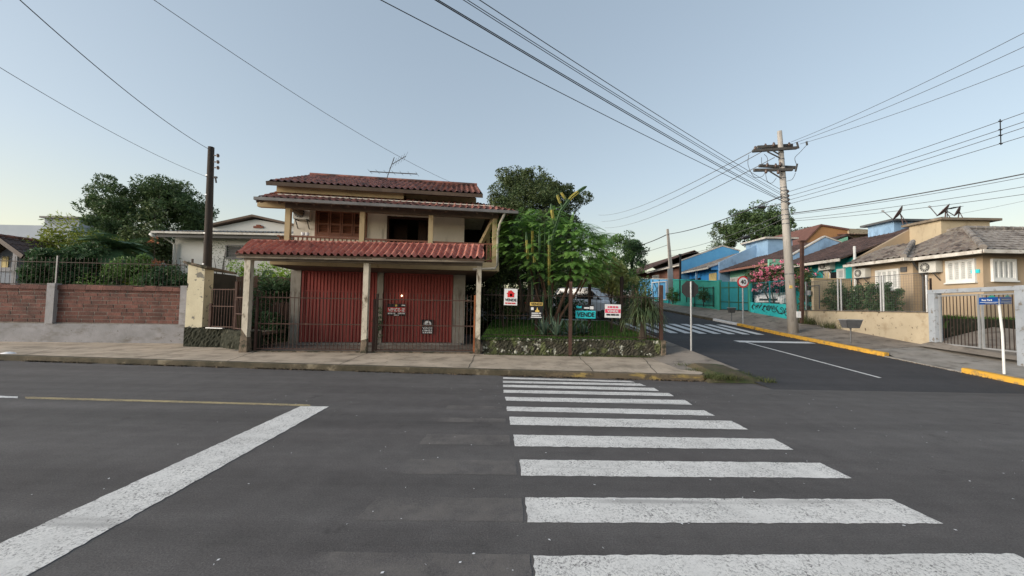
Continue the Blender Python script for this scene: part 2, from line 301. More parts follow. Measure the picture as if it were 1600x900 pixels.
road_mat('road_paint', (.09, .082, .08), (.1, .093, .09), paint=(.74, .72, .69), wear=.9, crack=.9, skid=True)
road_mat('white_line', (.05, .05, .052), (.06, .058, .06), paint=(.70, .70, .69), wear=.6, crack=.4)
road_mat('yellow_line', (.09, .082, .08), (.1, .093, .09), paint=(.46, .37, .20), wear=1.6, crack=.8)

# ------------------------------------------------------------------ object helpers
ROOT = {}
def tag(o, label=None, cat=None, group=None, kind=None):
    if label: o['label'] = label
    if cat: o['category'] = cat
    if group: o['group'] = group
    if kind: o['kind'] = kind
    return o
def thing(name, loc, label, cat, group=None, rz=0):
    o = bpy.data.objects.new(name, None); o.empty_display_size = .2; col.objects.link(o)
    o.location = loc; o.rotation_euler = (0, 0, rz)
    ROOT[o.name] = Matrix.Translation(loc) @ Matrix.Rotation(rz, 4, 'Z')
    return tag(o, label, cat, group)
def rootmat(o):
    while o.parent: o = o.parent
    return ROOT.get(o.name, Matrix.Identity(4))
class MB:
    def __init__(s): s.v = []; s.f = []; s.uv = None; s.smooth = False
    def quad(s, a, b, c, d): n = len(s.v); s.v += [Vector(a), Vector(b), Vector(c), Vector(d)]; s.f.append((n, n + 1, n + 2, n + 3)); return s
    def poly(s, pts): n = len(s.v); s.v += [Vector(p) for p in pts]; s.f.append(tuple(range(n, n + len(pts)))); return s
    def hexa(s, p):                         # p: 4 bottom, 4 top
        n = len(s.v); s.v += [Vector(q) for q in p]
        for f in ((3, 2, 1, 0), (4, 5, 6, 7), (0, 1, 5, 4), (1, 2, 6, 5), (2, 3, 7, 6), (3, 0, 4, 7)): s.f.append(tuple(n + i for i in f))
        return s
    def box(s, x0, x1, y0, y1, z0, z1): return s.hexa([(x0, y0, z0), (x1, y0, z0), (x1, y1, z0), (x0, y1, z0), (x0, y0, z1), (x1, y0, z1), (x1, y1, z1), (x0, y1, z1)])
    def slab(s, pts, z0, z1):               # plan polygon (x, y[, z-offset]) extruded
        n = len(s.v); k = len(pts)
        s.v += [Vector((p[0], p[1], z0)) for p in pts] + [Vector((p[0], p[1], z1)) for p in pts]
        s.f.append(tuple(n + k - 1 - i for i in range(k))); s.f.append(tuple(n + k + i for i in range(k)))
        for i in range(k): j = (i + 1) % k; s.f.append((n + i, n + j, n + k + j, n + k + i))
        return s
    def plate(s, pts, d):                   # 3D polygon extruded by vector d
        n = len(s.v); k = len(pts); d = Vector(d)
        s.v += [Vector(p) for p in pts] + [Vector(p) + d for p in pts]
        s.f.append(tuple(n + k - 1 - i for i in range(k))); s.f.append(tuple(n + k + i for i in range(k)))
        for i in range(k): j = (i + 1) % k; s.f.append((n + i, n + j, n + k + j, n + k + i))
        return s
    def bar(s, p, q, w, h=None, up=(0, 0, 1)):
        p = Vector(p); q = Vector(q); h = h or w; d = (q - p).normalized(); up = Vector(up)
        if abs(d.dot(up)) > .95: up = Vector((0, 1, 0))
        r = d.cross(up).normalized() * (w / 2); u = r.cross(d).normalized() * (h / 2)
        return s.hexa([p - r - u, p + r - u, q + r - u, q - r - u, p - r + u, p + r + u, q + r + u, q - r + u])
    def tube(s, pts, rad, n=8, cap=True):
        pts = [Vector(p) for p in pts]; b = len(s.v); up = Vector((0, 0, 1))
        if not isinstance(rad, (list, tuple)): rad = [rad] * len(pts)
        for i, p in enumerate(pts):
            d = (pts[min(i + 1, len(pts) - 1)] - pts[max(i - 1, 0)]).normalized()
            r = d.cross(up if abs(d.z) < .95 else Vector((0, 1, 0))).normalized(); u = r.cross(d)
            for k in range(n): a = 2 * pi * k / n; s.v.append(p + (r * cos(a) + u * sin(a)) * rad[i])
        for i in range(len(pts) - 1):
            for k in range(n): j = (k + 1) % n; s.f.append((b + i * n + k, b + i * n + j, b + (i + 1) * n + j, b + (i + 1) * n + k))
        if cap: s.f.append(tuple(b + n - 1 - k for k in range(n))); s.f.append(tuple(b + (len(pts) - 1) * n + k for k in range(n)))
        return s
    def build(s, name, m, parent=None, world=True, label=None, smooth=None):
        me = bpy.data.meshes.new(name)
        M = rootmat(parent).inverted() if (parent and world) else Matrix.Identity(4)
        me.from_pydata([M @ v for v in s.v], [], s.f); me.materials.append(MT[m] if isinstance(m, str) else m)
        if s.uv:
            l = me.uv_layers.new(name='UVMap'); fl = [c for f in s.uv for c in f]
            l.data.foreach_set('uv', [c for q in fl for c in q])
        if smooth or (smooth is None and s.smooth): me.polygons.foreach_set('use_smooth', [True] * len(me.polygons))
        me.update()
        o = bpy.data.objects.new(name, me); col.objects.link(o)
        if parent: o.parent = parent
        if label: o['label'] = label
        return o
def struct(name, mb, m): return tag(mb.build(name, m), kind='structure')
def npmesh(name, verts, k, m, parent=None, label=None):
    """verts (n*k,3) numpy, faces of k consecutive vertices"""
    M = np.array(rootmat(parent).inverted()) if parent else np.eye(4)
    v = verts @ M[:3, :3].T + M[:3, 3]
    n = len(v); nf = n // k; me = bpy.data.meshes.new(name)
    me.vertices.add(n); me.vertices.foreach_set('co', v.astype(np.float32).ravel())
    me.loops.add(n); me.loops.foreach_set('vertex_index', np.arange(n, dtype=np.int32))
    me.polygons.add(nf); me.polygons.foreach_set('loop_start', (np.arange(nf) * k).astype(np.int32))
    me.polygons.foreach_set('loop_total', np.full(nf, k, np.int32)); me.update(calc_edges=True)
    me.materials.append(MT[m] if isinstance(m, str) else m)
    o = bpy.data.objects.new(name, me); col.objects.link(o)
    if parent: o.parent = parent
    if label: o['label'] = label
    return o
def copy_tree(o, parent=None):
    c = o.copy(); col.objects.link(c)
    if parent: c.parent = parent
    for ch in list(o.children): copy_tree(ch, c)
    return c
def text(s, c, r, u, n, w, h, name, m, parent):
    """lettering centred at c, in the plane (r, u), w x h metres, 4 mm proud along n; LINE makes a row of small blocks where the photo's small print cannot be read"""
    if s == 'LINE':
        rr = random.Random(int(w * 1e4)); mb = MB(); x = -w / 2; c = Vector(c); r = Vector(r); u = Vector(u)
        while x < w / 2 - h * .3:
            k = h * rr.uniform(.35, .8); p = c + r * x; mb.plate([p - u * h / 2, p + r * k - u * h / 2, p + r * k + u * h / 2, p + u * h / 2], Vector(n) * .004); x += k + h * rr.choice((.12, .12, .12, .5))
        return mb.build(name, m, parent)
    cu = bpy.data.curves.new('lettering', 'FONT'); cu.body = s; cu.align_x = 'CENTER'; cu.extrude = .02; cu.offset = .018
    ob = bpy.data.objects.new('tmp', cu); col.objects.link(ob)
    dg = bpy.context.evaluated_depsgraph_get(); me = bpy.data.meshes.new_from_object(ob.evaluated_get(dg)); bpy.data.objects.remove(ob)
    xs = [v.co.x for v in me.vertices]; ys = [v.co.y for v in me.vertices]
    x0, x1, y0, y1 = min(xs), max(xs), min(ys), max(ys); M = rootmat(parent).inverted()
    for v in me.vertices:
        a = (v.co.x - (x0 + x1) / 2) / (x1 - x0) * w; b = (v.co.y - (y0 + y1) / 2) / (y1 - y0) * h
        v.co = M @ (Vector(c) + Vector(r) * a + Vector(u) * b + Vector(n) * (.004 + v.co.z * .1))
    me.materials.clear(); me.materials.append(MT[m]); me.name = name
    o = bpy.data.objects.new(name, me); col.objects.link(o); o.parent = parent; return o

# ---- roofs of real barrel tiles
def tiled(mb, poly, eave, p=.2, amp=.05, row=.36, sub=7, drop=.022):
    P = [Vector(q) for q in poly]; e = Vector(eave).normalized()
    n = (P[1] - P[0]).cross(P[2] - P[0]).normalized()
    if n.z < 0: n = -n
    t = n.cross(e).normalized()
    if t.z < 0: t = -t
    O = P[0]; Q = [((q - O).dot(e), (q - O).dot(t)) for q in P]
    s0 = min(q[0] for q in Q); s1 = max(q[0] for q in Q); t0 = min(q[1] for q in Q); t1 = max(q[1] for q in Q)
    ns = max(2, int((s1 - s0) / p * sub)); nr = max(1, int(ceil((t1 - t0) / row)))
    if mb.uv is None: mb.uv = []
    cols = []
    for i in range(ns + 1):
        s = s0 + (s1 - s0) * i / ns; s_ = min(max(s, s0 + 1e-4), s1 - 1e-4); ts = []
        for (a, b), (c, d) in zip(Q, Q[1:] + Q[:1]):
            if (a - s_) * (c - s_) <= 0 and abs(a - c) > 1e-9: ts.append(b + (d - b) * (s_ - a) / (c - a))
        lo, hi = (min(ts), max(ts)) if ts else (0, 0)
        ph = (s / p) % 1; x = abs(ph - .5) * 2
        h = amp * (cos(min(1, x / .62) * pi / 2) if x < .62 else 0)
        c_ = []
        for r in range(nr):
            for q, z in ((t0 + r * row, drop), (t0 + (r + 1) * row, 0)):
                q2 = min(max(q, lo), hi); c_.append((O + e * s + t * q2 + n * (h + z), s / p, r + (.1 if z else .9)))
        cols.append(c_)
    b = len(mb.v); k = 2 * nr
    for c_ in cols: mb.v += [x[0] for x in c_]
    for i in range(ns):
        for j in range(k - 1):
            q = (b + i * k + j, b + (i + 1) * k + j, b + (i + 1) * k + j + 1, b + i * k + j + 1)
            mb.f.append(q); r = j // 2 + .5
            u = (cols[i][j][1] + cols[i + 1][j][1]) / 2
            mb.uv.append([(u, r)] * 4)
    return mb
def roof(name, poly, eave, m, parent, under='eave_wood', **k):
    o = tiled(MB(), poly, eave, **k).build(name, m, parent)
    P = [Vector(q) for q in poly]; nn = (P[1] - P[0]).cross(P[2] - P[0]).normalized(); nn = nn if nn.z > 0 else -nn
    MB().plate([q - nn * .012 for q in P], -nn * .03).build('roof_boarding', under, o)
    return o
def ridge_cap(p, q, m, parent, r=.075, n=None):
    p = Vector(p); q = Vector(q); L = (q - p).length; k = max(1, int(L / .36)); mb = MB()
    for i in range(k):
        a = p.lerp(q, i / k); b = p.lerp(q, (i + 1.06) / k); mb.tube([a, b], [r, r * .84], 8)
    mb.uv = [[(i * .37 // 1, i // 10)] * len(f) for i, f in enumerate(mb.f)]
    return mb.build('ridge_tiles', m, parent)

# ---- foliage
RNG = np.random.default_rng(11)
def leaves(cent, size, aspect=.45, droop=0, up=0, r=None):
    n = len(cent); r = r or RNG
    a = r.normal(size=(n, 3)); a[:, 2] = a[:, 2] * .7 - droop; a /= np.linalg.norm(a, axis=1)[:, None]
    b = r.normal(size=(n, 3)); b[:, 2] *= (1 - up); b = np.cross(a, b); b /= np.linalg.norm(b, axis=1)[:, None] + 1e-9
    s = (size * r.uniform(.6, 1.3, n))[:, None]
    q = np.stack([cent - a * s * .5, cent + b * s * aspect * .5, cent + a * s * .5, cent - b * s * aspect * .5], 1)
    return q.reshape(-1, 3)
def crown_points(c, R, nclump, rcl, per, rng, low=-.6, shell=.45, flat=.75):
    c = np.array(c); R = np.array(R); out = []; cc = []
    while len(cc) < nclump:
        d = rng.normal(size=3); d /= np.linalg.norm(d)
        if d[2] < low: continue
        q = rng.uniform(shell, 1) ** .6 * (1 + .13 * sin(5 * d[0] + 3 * d[2] + c[0]) + .1 * cos(7 * d[1] - 4 * d[0]))
        cc.append(c + d * R * q)
    for k in cc:
        rr = rcl * rng.uniform(.6, 1.35)
        p = rng.normal(size=(per, 3)); p /= np.linalg.norm(p, axis=1)[:, None]; p *= rng.uniform(.3, 1, per)[:, None] ** .5
        p[:, 2] *= flat; out.append(k + p * rr)
    return np.concatenate(out), cc
def tree(name, label, cat, base, c, R, nclump=60, rcl=.6, per=140, size=.16, m='leaf_dark', bark='bark', trunk_r=.2, limbs=7, low=-.6, group=None, droop=.2, aspect=.45, seed=1, lean=(0, 0)):
    rng = np.random.default_rng(seed); t = thing(name, base, label, cat, group)
    pts, cc = crown_points(c, R, nclump, rcl, per, rng, low)
    npmesh('crown', leaves(pts, size, aspect, droop, r=rng), 4, m, t)
    b = Vector(base); top = Vector(c) + Vector((0, 0, -R[2] * .25)); mb = MB(); fork = b.lerp(top, .55) + Vector((lean[0], lean[1], 0)); mid = b.lerp(fork, .5) + Vector((rng.uniform(-.12, .12), 0, 0))
    mb.tube([b + Vector((0, 0, -.1)), b + Vector((0, 0, .25)), mid, fork, top], [trunk_r * 1.5, trunk_r * 1.1, trunk_r, trunk_r * .8, trunk_r * .3], 9)
    for k in range(limbs):
        e = Vector(cc[int(rng.integers(len(cc)))]); s = fork.lerp(top, rng.uniform(0, .4)) if k % 3 else mid.lerp(fork, .8); h = s.lerp(e, .5) + Vector((0, 0, .15))
        mb.tube([s, h, e], [trunk_r * .5, trunk_r * .3, trunk_r * .1], 6)
    mb.build('trunk', bark, t, smooth=True); return t
def bush(name, label, cat, base, R, n=5000, size=.1, m='leaf_bush', group=None, seed=3, stems=7, nclump=26, aspect=.4, droop=0, low=-.2, rcl=None):
    rng = np.random.default_rng(seed); t = thing(name, base, label, cat, group)
    c = (base[0], base[1], base[2] + R[2] * .75)
    pts, cc = crown_points(c, (R[0], R[1], R[2] * .75), nclump, rcl or max(.12, (R[0] * R[1] * R[2]) ** (1 / 3) * .36), n // nclump, rng, -.9, .2, .9)
    pts[:, 2] = np.maximum(pts[:, 2], base[2] + .03)
    npmesh('foliage', leaves(pts, size, aspect, droop, r=rng), 4, m, t)
    mb = MB()
    for k in range(stems): e = Vector(cc[k % len(cc)]); mb.tube([Vector(base) + Vector((rng.uniform(-.1, .1), 0, -.03)), Vector(base).lerp(e, .5) + Vector((0, 0, .1)), e], [.022, .015, .006], 5)
    mb.build('stem', 'bark', t); return t
def blades(cent, hgt, wid, spread, rng):
    n = len(cent); a = rng.uniform(0, 2 * pi, n); d = np.stack([np.cos(a), np.sin(a), np.zeros(n)], 1)
    p = np.stack([-np.sin(a), np.cos(a), np.zeros(n)], 1); h = (hgt * rng.uniform(.5, 1.2, n))[:, None]
    tip = cent + d * h * spread * rng.uniform(.2, 1, n)[:, None]; tip[:, 2:3] += h
    return np.stack([cent - p * wid / 2, cent + p * wid / 2, tip], 1).reshape(-1, 3)
def strap_rosette(base, n, L, wid, rng, droop=.5, up=.9, seg=5):
    """arching strap leaves from one point: quads"""
    out = []
    for i in range(n):
        a = rng.uniform(0, 2 * pi); el = rng.uniform(.15, up) * pi / 2; l = L * rng.uniform(.7, 1.1); p = np.array(base, float); d = np.array([cos(a) * cos(el), sin(a) * cos(el), sin(el)])
        side = np.array([-sin(a), cos(a), 0.]); prev = None
        for k in range(seg + 1):
            f = k / seg; wv = wid * (1 - f ** 2) * .5 + .003; L1, R1 = p - side * wv, p + side * wv
            if prev is not None: out += [prev[0], prev[1], R1, L1]
            prev = (L1, R1); p = p + d * l / seg; d = d + np.array([0, 0, -droop / seg * 1.6]); d /= np.linalg.norm(d)
    return np.array(out)
def fronds(cents, dirs, L, rng, pairs=15, ll=.085, lw=.02):
    """pinnate leaves: arching rachis with leaflet pairs, as quads"""
    out = []
    for c, d in zip(cents, dirs):
        l = L * rng.uniform(.7, 1.2); d = np.array(d, float); d /= np.linalg.norm(d); p = np.array(c, float)
        side = np.cross(d, [0, 0, 1.]); side /= np.linalg.norm(side) + 1e-9
        for k in range(pairs):
            f = (k + 1) / pairs; p = p + d * l / pairs; d = d + np.array([0, 0, -.06]); d /= np.linalg.norm(d)
            w_ = ll * (sin(pi * min(1, f * .9 + .1)) * .8 + .3)
            for sg in (-1, 1):
                o = side * sg * w_ + d * w_ * .35 + np.array([0, 0, -.05 * w_]); q = d * lw * .5
                out += [p - q, p - q + o * .9, p + q + o, p + q]
    return np.array(out)
#PART2
# ================================================================== THE SETTING
def grid(xs, ys, zf):
    mb = MB(); 
    for y in ys:
        for x in xs: mb.v.append(Vector((x, y, zf(x, y))))
    k = len(xs)
    for j in range(len(ys) - 1):
        for i in range(k - 1): mb.f.append((j * k + i, j * k + i + 1, (j + 1) * k + i + 1, (j + 1) * k + i))
    return mb
def fr(a, b, s):
    n = max(1, int(round((b - a) / s))); return [a + (b - a) * i / n for i in range(n + 1)]
KL = [(-60, 12.4), (-25, 10.5), (-12.85, 9.75), (-6.38, 9.25), (-.7, 8.87), (4.28, 8.57)]
def KY(x): return interp(x, KL)
def terr(x, y):
    if y < 8.9 or (x < 4.3 and y < 11.5): return -.06
    r = RZ(y) - .10
    if x > 13.6: return WZ(y) - .06 + (0 if y > 10 else 0)
    if x > 11.6: return r + .04 + (WZ(y) - .06 - r - .04) * (x - 11.6) / 2
    if x > 5.3: return r
    if y < 19.4: return -.02
    if x > -7: return r
    return max(-.02, r * max(0, 1 - (-7 - x) / 8))
xs = [-900, -300, -120, -70] + fr(-45, 45, 1.0) + [70, 120, 300, 900]
ys = [-900, -200, -60, -20, 0, 6, 8.0] + fr(8.9, 70, .8) + [90, 130, 250, 900]
struct('ground', grid(xs, ys, terr), 'earth')
struct('main_road', grid([-80, -40, -20, -10, -5, 0, 5, 10, 20, 40, 80], [-6.5, 0, 4, 7.0, 8.2], lambda x, y: 0.0 if y < 8.1 else 0.0), 'asphalt')
mb = MB(); k = [(x, y) for x, y in KL]                                       # the strip up to the far kerb
mb.poly([(-80, 8.2, 0), (5.5, 8.2, 0), (5.5, 8.42, 0), (4.28, 8.62, 0)] + [(x, y + .02, 0) for x, y in reversed(KL[:-1])] + [(-80, 13, 0)])
mb.poly([(11.2, 8.2, 0), (80, 8.2, 0), (80, 8.35, 0), (11.2, 8.35, 0)])
struct('road_verge', mb, 'asphalt')
struct('side_street', grid([5.3, 7, 8.5, 10, 11.4], [7.75, 7.95] + fr(8.45, 37, .85), lambda x, y: RZ(y) + .005 - (.012 if y < 7.8 else 0)), 'fresh_asphalt')
struct('parking_area', grid([-7, -2, 2, 5.4], fr(19.6, 34, 1.2), lambda x, y: RZ(y) - .01), 'fresh_asphalt')
# painted markings on the main road
def flat(px, m, name, label=None, z=.004):
    P = [atz(x, y, z) for x, y in px]; rr = random.Random(int(abs(px[0][0] * 7 + px[0][1] * 13))); Q = []
    for a, b_ in zip(P, P[1:] + P[:1]):                                            # hand-rolled paint: the edge wavers by a few millimetres
        n = max(1, int((b_ - a).length / .05)); d = (b_ - a).normalized(); nn = V(-d.y, d.x, 0)
        for i in range(n): Q.append(a.lerp(b_, i / n) + nn * rr.uniform(-.007, .007) * (1 if i else 0))
    return tag(MB().poly(Q[::-1]).build(name, m), label=label, kind='structure')
Z = [((833, 868), (1585, 865), (1670, 907), (838, 913)), ((821, 777), (1393, 780), (1474, 818), (824, 816)), ((812, 718), (1281, 723), (1331, 747), (814, 743)),
     ((802, 679), (1209, 685.6), (1240, 702.5), (804.6, 697)), ((796, 651), (1143, 657.5), (1169, 671), (797, 663.5)), ((792, 635), (1100, 641), (1117, 649.5), (792, 642)),
     ((789, 620), (1070, 625), (1082, 632.5), (791, 626)), ((787, 609), (1045, 614), (1053, 619), (786.5, 613.5)), ((786, 601), (1022, 606), (1030, 611), (786, 604.5)),
     ((785.5, 595), (1000, 599.3), (1010, 603), (786, 598)), ((786, 589.4), (985, 595.2), (993, 597.6), (786, 591.8))]
for q in Z: flat(q, 'road_paint', 'crosswalk_stripe')
flat([(838, 940), (1750, 925), (1950, 990), (842, 1010)], 'road_paint', 'crosswalk_stripe')
flat([(470, 634.5), (514, 635), (40, 900), (-150, 1010), (-420, 1040), (0, 849)], 'road_paint', 'stop_line')
flat([(40, 619.8), (250, 625.2), (485, 632), (485, 634.6), (250, 628.2), (40, 623)], 'yellow_line', 'centre_line', z=.003)
flat([(-300, 610), (28, 619.2), (28, 622), (-300, 613)], 'white_line', 'centre_line')
for q in [((700, 633), (785, 635), (785, 639), (696, 638)), ((690, 652), (790, 654), (790, 660), (682, 659)), ((668, 678), (796, 680), (798, 696), (655, 694)),
          ((640, 717), (806, 720), (808, 742), (622, 740)), ((590, 776), (815, 778), (818, 815), (556, 812)), ((500, 862), (828, 866), (832, 912), (440, 908))]:
    flat(q, 'ghost_paint', 'faded_stripe', z=.002)
# side street markings follow the slope
def strip(x0, x1, y0, y1, m, name, dz=.010, sk=0):
    Y = fr(y0, y1, .5); mb = MB()
    for j, y in enumerate(Y): mb.v += [V(x0 + sk * j / len(Y), y, RZ(y) + dz), V(x1 + sk * j / len(Y), y, RZ(y) + dz)]
    for j in range(len(Y) - 1): mb.f.append((2 * j, 2 * j + 1, 2 * j + 3, 2 * j + 2))
    return tag(mb.build(name, m), kind='structure')
x = 10.75
while x > 4.9: strip(x - .34, x, 16.35, 19.6, 'white_line', 'crosswalk_stripe'); x -= .61
strip(8.35, 11.15, 14.1, 14.5, 'white_line', 'stop_line')
strip(5.7, 8.3, 21.8, 22.2, 'white_line', 'stop_line')
strip(2.6, 5.3, 20.6, 20.9, 'white_line', 'stop_line')
strip(8.55, 8.63, 9.0, 14.1, 'white_line', 'centre_line', sk=0)
# kerbs
def kerb(path, zf, m, name='kerb', w=.15, h=.13, side=1):
    mb = MB(); P = [Vector((x, y, zf(x, y))) for x, y in path]; L = []
    for i, p in enumerate(P):
        d = (P[min(i + 1, len(P) - 1)] - P[max(i - 1, 0)]); nrm = Vector((-d.y, d.x, 0)).normalized() * side; j = random.uniform(-.008, .008)
        L.append([p + V(0, 0, -.12) + nrm * j, p + V(0, 0, h - .015) + nrm * j, p + nrm * .02 + V(0, 0, h), p + nrm * w + V(0, 0, h), p + nrm * w + V(0, 0, -.12)])
    for a, b in zip(L, L[1:]):
        for i in range(4): mb.quad(a[i], b[i], b[i + 1], a[i + 1])
    mb.poly(L[0]); mb.poly(L[-1][::-1]); return struct(name, mb, m)
kerb([(x, KY(x)) for x in fr(-60, .8, .8)], lambda x, y: 0, 'kerb_stone')
kerb([(x, KY(x)) for x in fr(.8, 4.28, .35)] + [(4.6, 8.75), (4.85, 9.1)], lambda x, y: 0, 'kerb_faded')
zr = lambda x, y: RZ(y)
kerb([(11.3, y) for y in fr(11.7, 19.3, .8)], zr, 'kerb_yellow', side=-1)
kerb([(11.3, y) for y in fr(19.3, 21.6, .8)], zr, 'kerb_white', side=-1)
kerb([(11.3, y) for y in fr(21.6, 60, 1.6)], zr, 'kerb_stone', side=-1)
kerb([(11.3, y) for y in fr(9.7, 11.7, .5)], zr, 'apron', side=-1, h=.035)
kerb([(11.75, 8.15), (11.45, 8.3), (11.3, 8.55), (11.3, 9.1), (11.3, 9.7)], zr, 'kerb_yellow', side=-1)
kerb([(60, 8.15), (30, 8.15), (11.75, 8.15)], zr, 'kerb_stone', side=-1)
# pavements
BL = [(4.55, 11.5), (-.95, 11.75), (-7.8, 11.25), (-8.2, 13.3), (-11.1, 13.3), (-17, 13.1), (-60, 13.6)]
mb = MB(); mb.slab([(x, y + .14) for x, y in KL] + [(4.55, 9.1), (4.7, 10), (4.75, 11.5)] + BL, -.1, .128); struct('pavement', mb, 'pavement')
mb = MB()
for x0, x1 in ((-12.4, -13.2), (-9.3, -9.6), (-6.9, -7.5), (-4.1, -4.2), (-1.0, -1.05), (1.9, 2.0), (3.3, 3.9), (-16, -17)):
    y = KY(x0) + .15; n = 9; pr = None
    for i in range(n + 1):
        f = i / n; q = V(x0 + (x1 - x0) * f + random.uniform(-.02, .02), y + (11.4 - y) * f, .132)
        if pr: mb.quad(pr - V(.009, 0, 0), pr + V(.009, 0, 0), q + V(.009, 0, 0), q - V(.009, 0, 0))
        pr = q
for (a, b) in (((-3.2, 9.5), (-2.5, 11.3)), ((-8.0, 9.8), (-6.6, 11.0)), ((.8, 9.3), (1.5, 10.2)), ((-6.0, 10.5), (-4.3, 10.9))):
    pr = None
    for i in range(12):
        f = i / 11; q = V(a[0] + (b[0] - a[0]) * f + random.uniform(-.05, .05), a[1] + (b[1] - a[1]) * f + random.uniform(-.04, .04), .132)
        if pr: mb.quad(pr - V(.006, 0, 0), pr + V(.006, .004, 0), q + V(.006, .004, 0), q - V(.006, 0, 0))
        pr = q
struct('pavement_joints', mb, 'joint')
struct('corner_pavement', grid([4.1, 4.5, 5.0, 5.5], fr(9.3, 13.2, .3), lambda x, y: .129 + (RZ(y) + .075 - .129) * max((x - 4.1) / 1.4, min(1, max(0, (y - 11.75) / 1.45)))), 'grey_pavement')
struct('corner_pavement', grid([4.6, 5.1, 5.5], fr(13.2, 19.6, .8), lambda x, y: RZ(y) + .075), 'grey_pavement')
struct('corner_pavement_edge', MB().hexa([(4.58, 11.7, -.05), (5.5, 11.7, -.05), (5.5, 12.2, -.05), (4.58, 12.2, -.05), (4.58, 11.7, .3), (5.5, 11.7, .31), (5.5, 12.2, .34), (4.58, 12.2, .34)]), 'grey_pavement') if False else None
def patch(x, y):
    e = min(1, max(0, (x - 4.25) / .3), max(0, (5.7 - x) / .3), max(0, (y - 8.36) / .2), max(0, (10.15 - y) / .4)); return -.03 + (.15 * max(0, 1 - ((x - 4.75) / 1.1) ** 2) + random.uniform(0, .02) + RZ(y) * .9 + .02) * e
struct('dirt_patch', grid(fr(4.3, 5.75, .14), fr(8.4, 10.1, .14), patch), 'earth')
def sidew(x, y):
    k = RZ(y) + (.12 if (y > 11.7 or y < 9.7) else .035); f = (x - 11.45) / (13.9 - 11.45); return k + (WZ(y) - k) * max(0, f) ** 1.0
struct('hill_pavement', grid([11.45, 12.2, 13, 13.9], fr(8.3, 9.6, .65) + fr(9.8, 12.4, .3), sidew), 'apron')
struct('hill_pavement', grid([11.45, 12.2, 13, 13.9], fr(12.4, 60, .8), sidew), 'grey_pavement')
struct('pavement', MB().slab([(13.9, 8.3), (60, 8.3), (60, 9.9), (13.9, 9.9)], -.1, .35), 'grey_pavement')
mb = MB()
for y in (12.4, 14.3, 15.1, 17.2, 20, 23, 26, 30):                                                 # joints across the hill pavement
    for i in range(10):
        x0 = 11.45 + i * .22; x1 = x0 + .22; o = .25 * sin(i * 1.3 + y) * .2
        mb.quad((x0, y + o - .012, sidew(x0, y) + .006), (x1, y + o - .012, sidew(x1, y) + .006), (x1, y + o + .016, sidew(x1, y) + .007), (x0, y + o + .016, sidew(x0, y) + .007))
struct('pavement_joints', mb, 'joint')
# yards and lawn
def lawnz(x, y): return .56 + .045 * (y - 11.7)
struct('lawn', grid(fr(-.95, 4.75, .6), fr(11.65, 19.4, .6), lawnz), 'lawn')
rng = np.random.default_rng(5)
c = np.stack([rng.uniform(-.9, 4.7, 26000), 11.7 + 7.5 * rng.uniform(0, 1, 26000) ** 1.4, np.zeros(26000)], 1); c[:, 2] = .56 + .045 * (c[:, 1] - 11.7)
tag(npmesh('grass', blades(c, .075, .016, .7, rng), 3, 'grass'), 'short green lawn grass growing behind the mossy stone wall', 'grass', kind='stuff')
n = 5200; c = np.stack([rng.uniform(4.25, 5.75, n), rng.uniform(8.35, 10.2, n), np.full(n, .07)], 1)
c = c[(np.sin(c[:, 0] * 7) + np.cos(c[:, 1] * 9 + c[:, 0] * 4) > -.3) & (c[:, 1] < 8.5 + (5.8 - c[:, 0]) * 1.2)]; c[:, 2] = np.where(c[:, 0] > 5.4, .01, .08)
tag(npmesh('weeds', blades(c, .13, .014, 1.2, rng), 3, 'weed'), 'low dry weeds sprawling over the dirt at the street corner', 'weeds', kind='stuff')
n = 3800; x = rng.uniform(-14, 4.4, n); c = np.stack([x, np.interp(x, [a for a, b in KL], [b for a, b in KL]) - .02 - rng.uniform(0, .16, n) ** 1.5, np.full(n, .0)], 1)
keep = np.sin(x * 2.1) + np.sin(x * 5.3 + 1) + rng.normal(size=n) * .5 > -.1; c = c[keep]
tag(npmesh('gutter_debris', leaves(c + [0, 0, .012], .05, .6), 4, 'debris'), 'dry leaves and dirt gathered along the far kerb', 'debris', kind='stuff')
n = 240; a = rng.uniform(0, 1, n); b_ = rng.uniform(0, 1, n)
c = np.stack([-4 + 10 * a, 1.6 + 6.5 * b_ ** 1.4, np.full(n, .008)], 1)
q = leaves(c, .022, .7); q[:, 2] = .004 + np.abs(q[:, 2] - .008) * .4
tag(npmesh('road_litter', q, 4, 'litter_white'), 'tiny white paper crumbs scattered over the asphalt', 'litter', kind='stuff')
n = 900; y = rng.uniform(9, 30, n); c = np.stack([11.3 - rng.uniform(0, .10, n) ** 1.2, y, np.interp(y, [a for a, b in RP], [b for a, b in RP]) + .012], 1)
tag(npmesh('gutter_debris', leaves(c, .045, .6), 4, 'debris'), 'dry leaves along the foot of the yellow kerb', 'debris', kind='stuff')
n = 1500; x = rng.uniform(-.8, 4.5, n); c = np.stack([x, 11.52 - rng.uniform(0, .2, n) ** 1.4, np.full(n, .135)], 1)
tag(npmesh('wall_foot_weeds', blades(c, .06, .014, 1, rng), 3, 'weed'), 'tiny weeds and leaf litter at the foot of the mossy garden wall', 'weeds', kind='stuff')
struct('house_yard', MB().slab([(-8.2, 11.3), (-.9, 11.78), (-1.0, 20), (-8.2, 20)], -.05, .134), 'grey_pavement')
struct('left_yard', MB().slab([(-60, 13.3), (-11.1, 13.45), (-11.1, 30), (-60, 30)], 0, 1.0), 'lawn')
struct('hill_yard', MB().slab([(13.75, 12.5), (24, 12.5), (24, 17.2), (13.75, 17.2)], .4, 1.42), 'lawn')
mb = grid([13.0, 13.7, 14.6, 15.5], fr(9.9, 12.4, .5), lambda x, y: WZ(y) + .02 + (x - 13) * .25); struct('driveway', mb, 'grey_pavement')

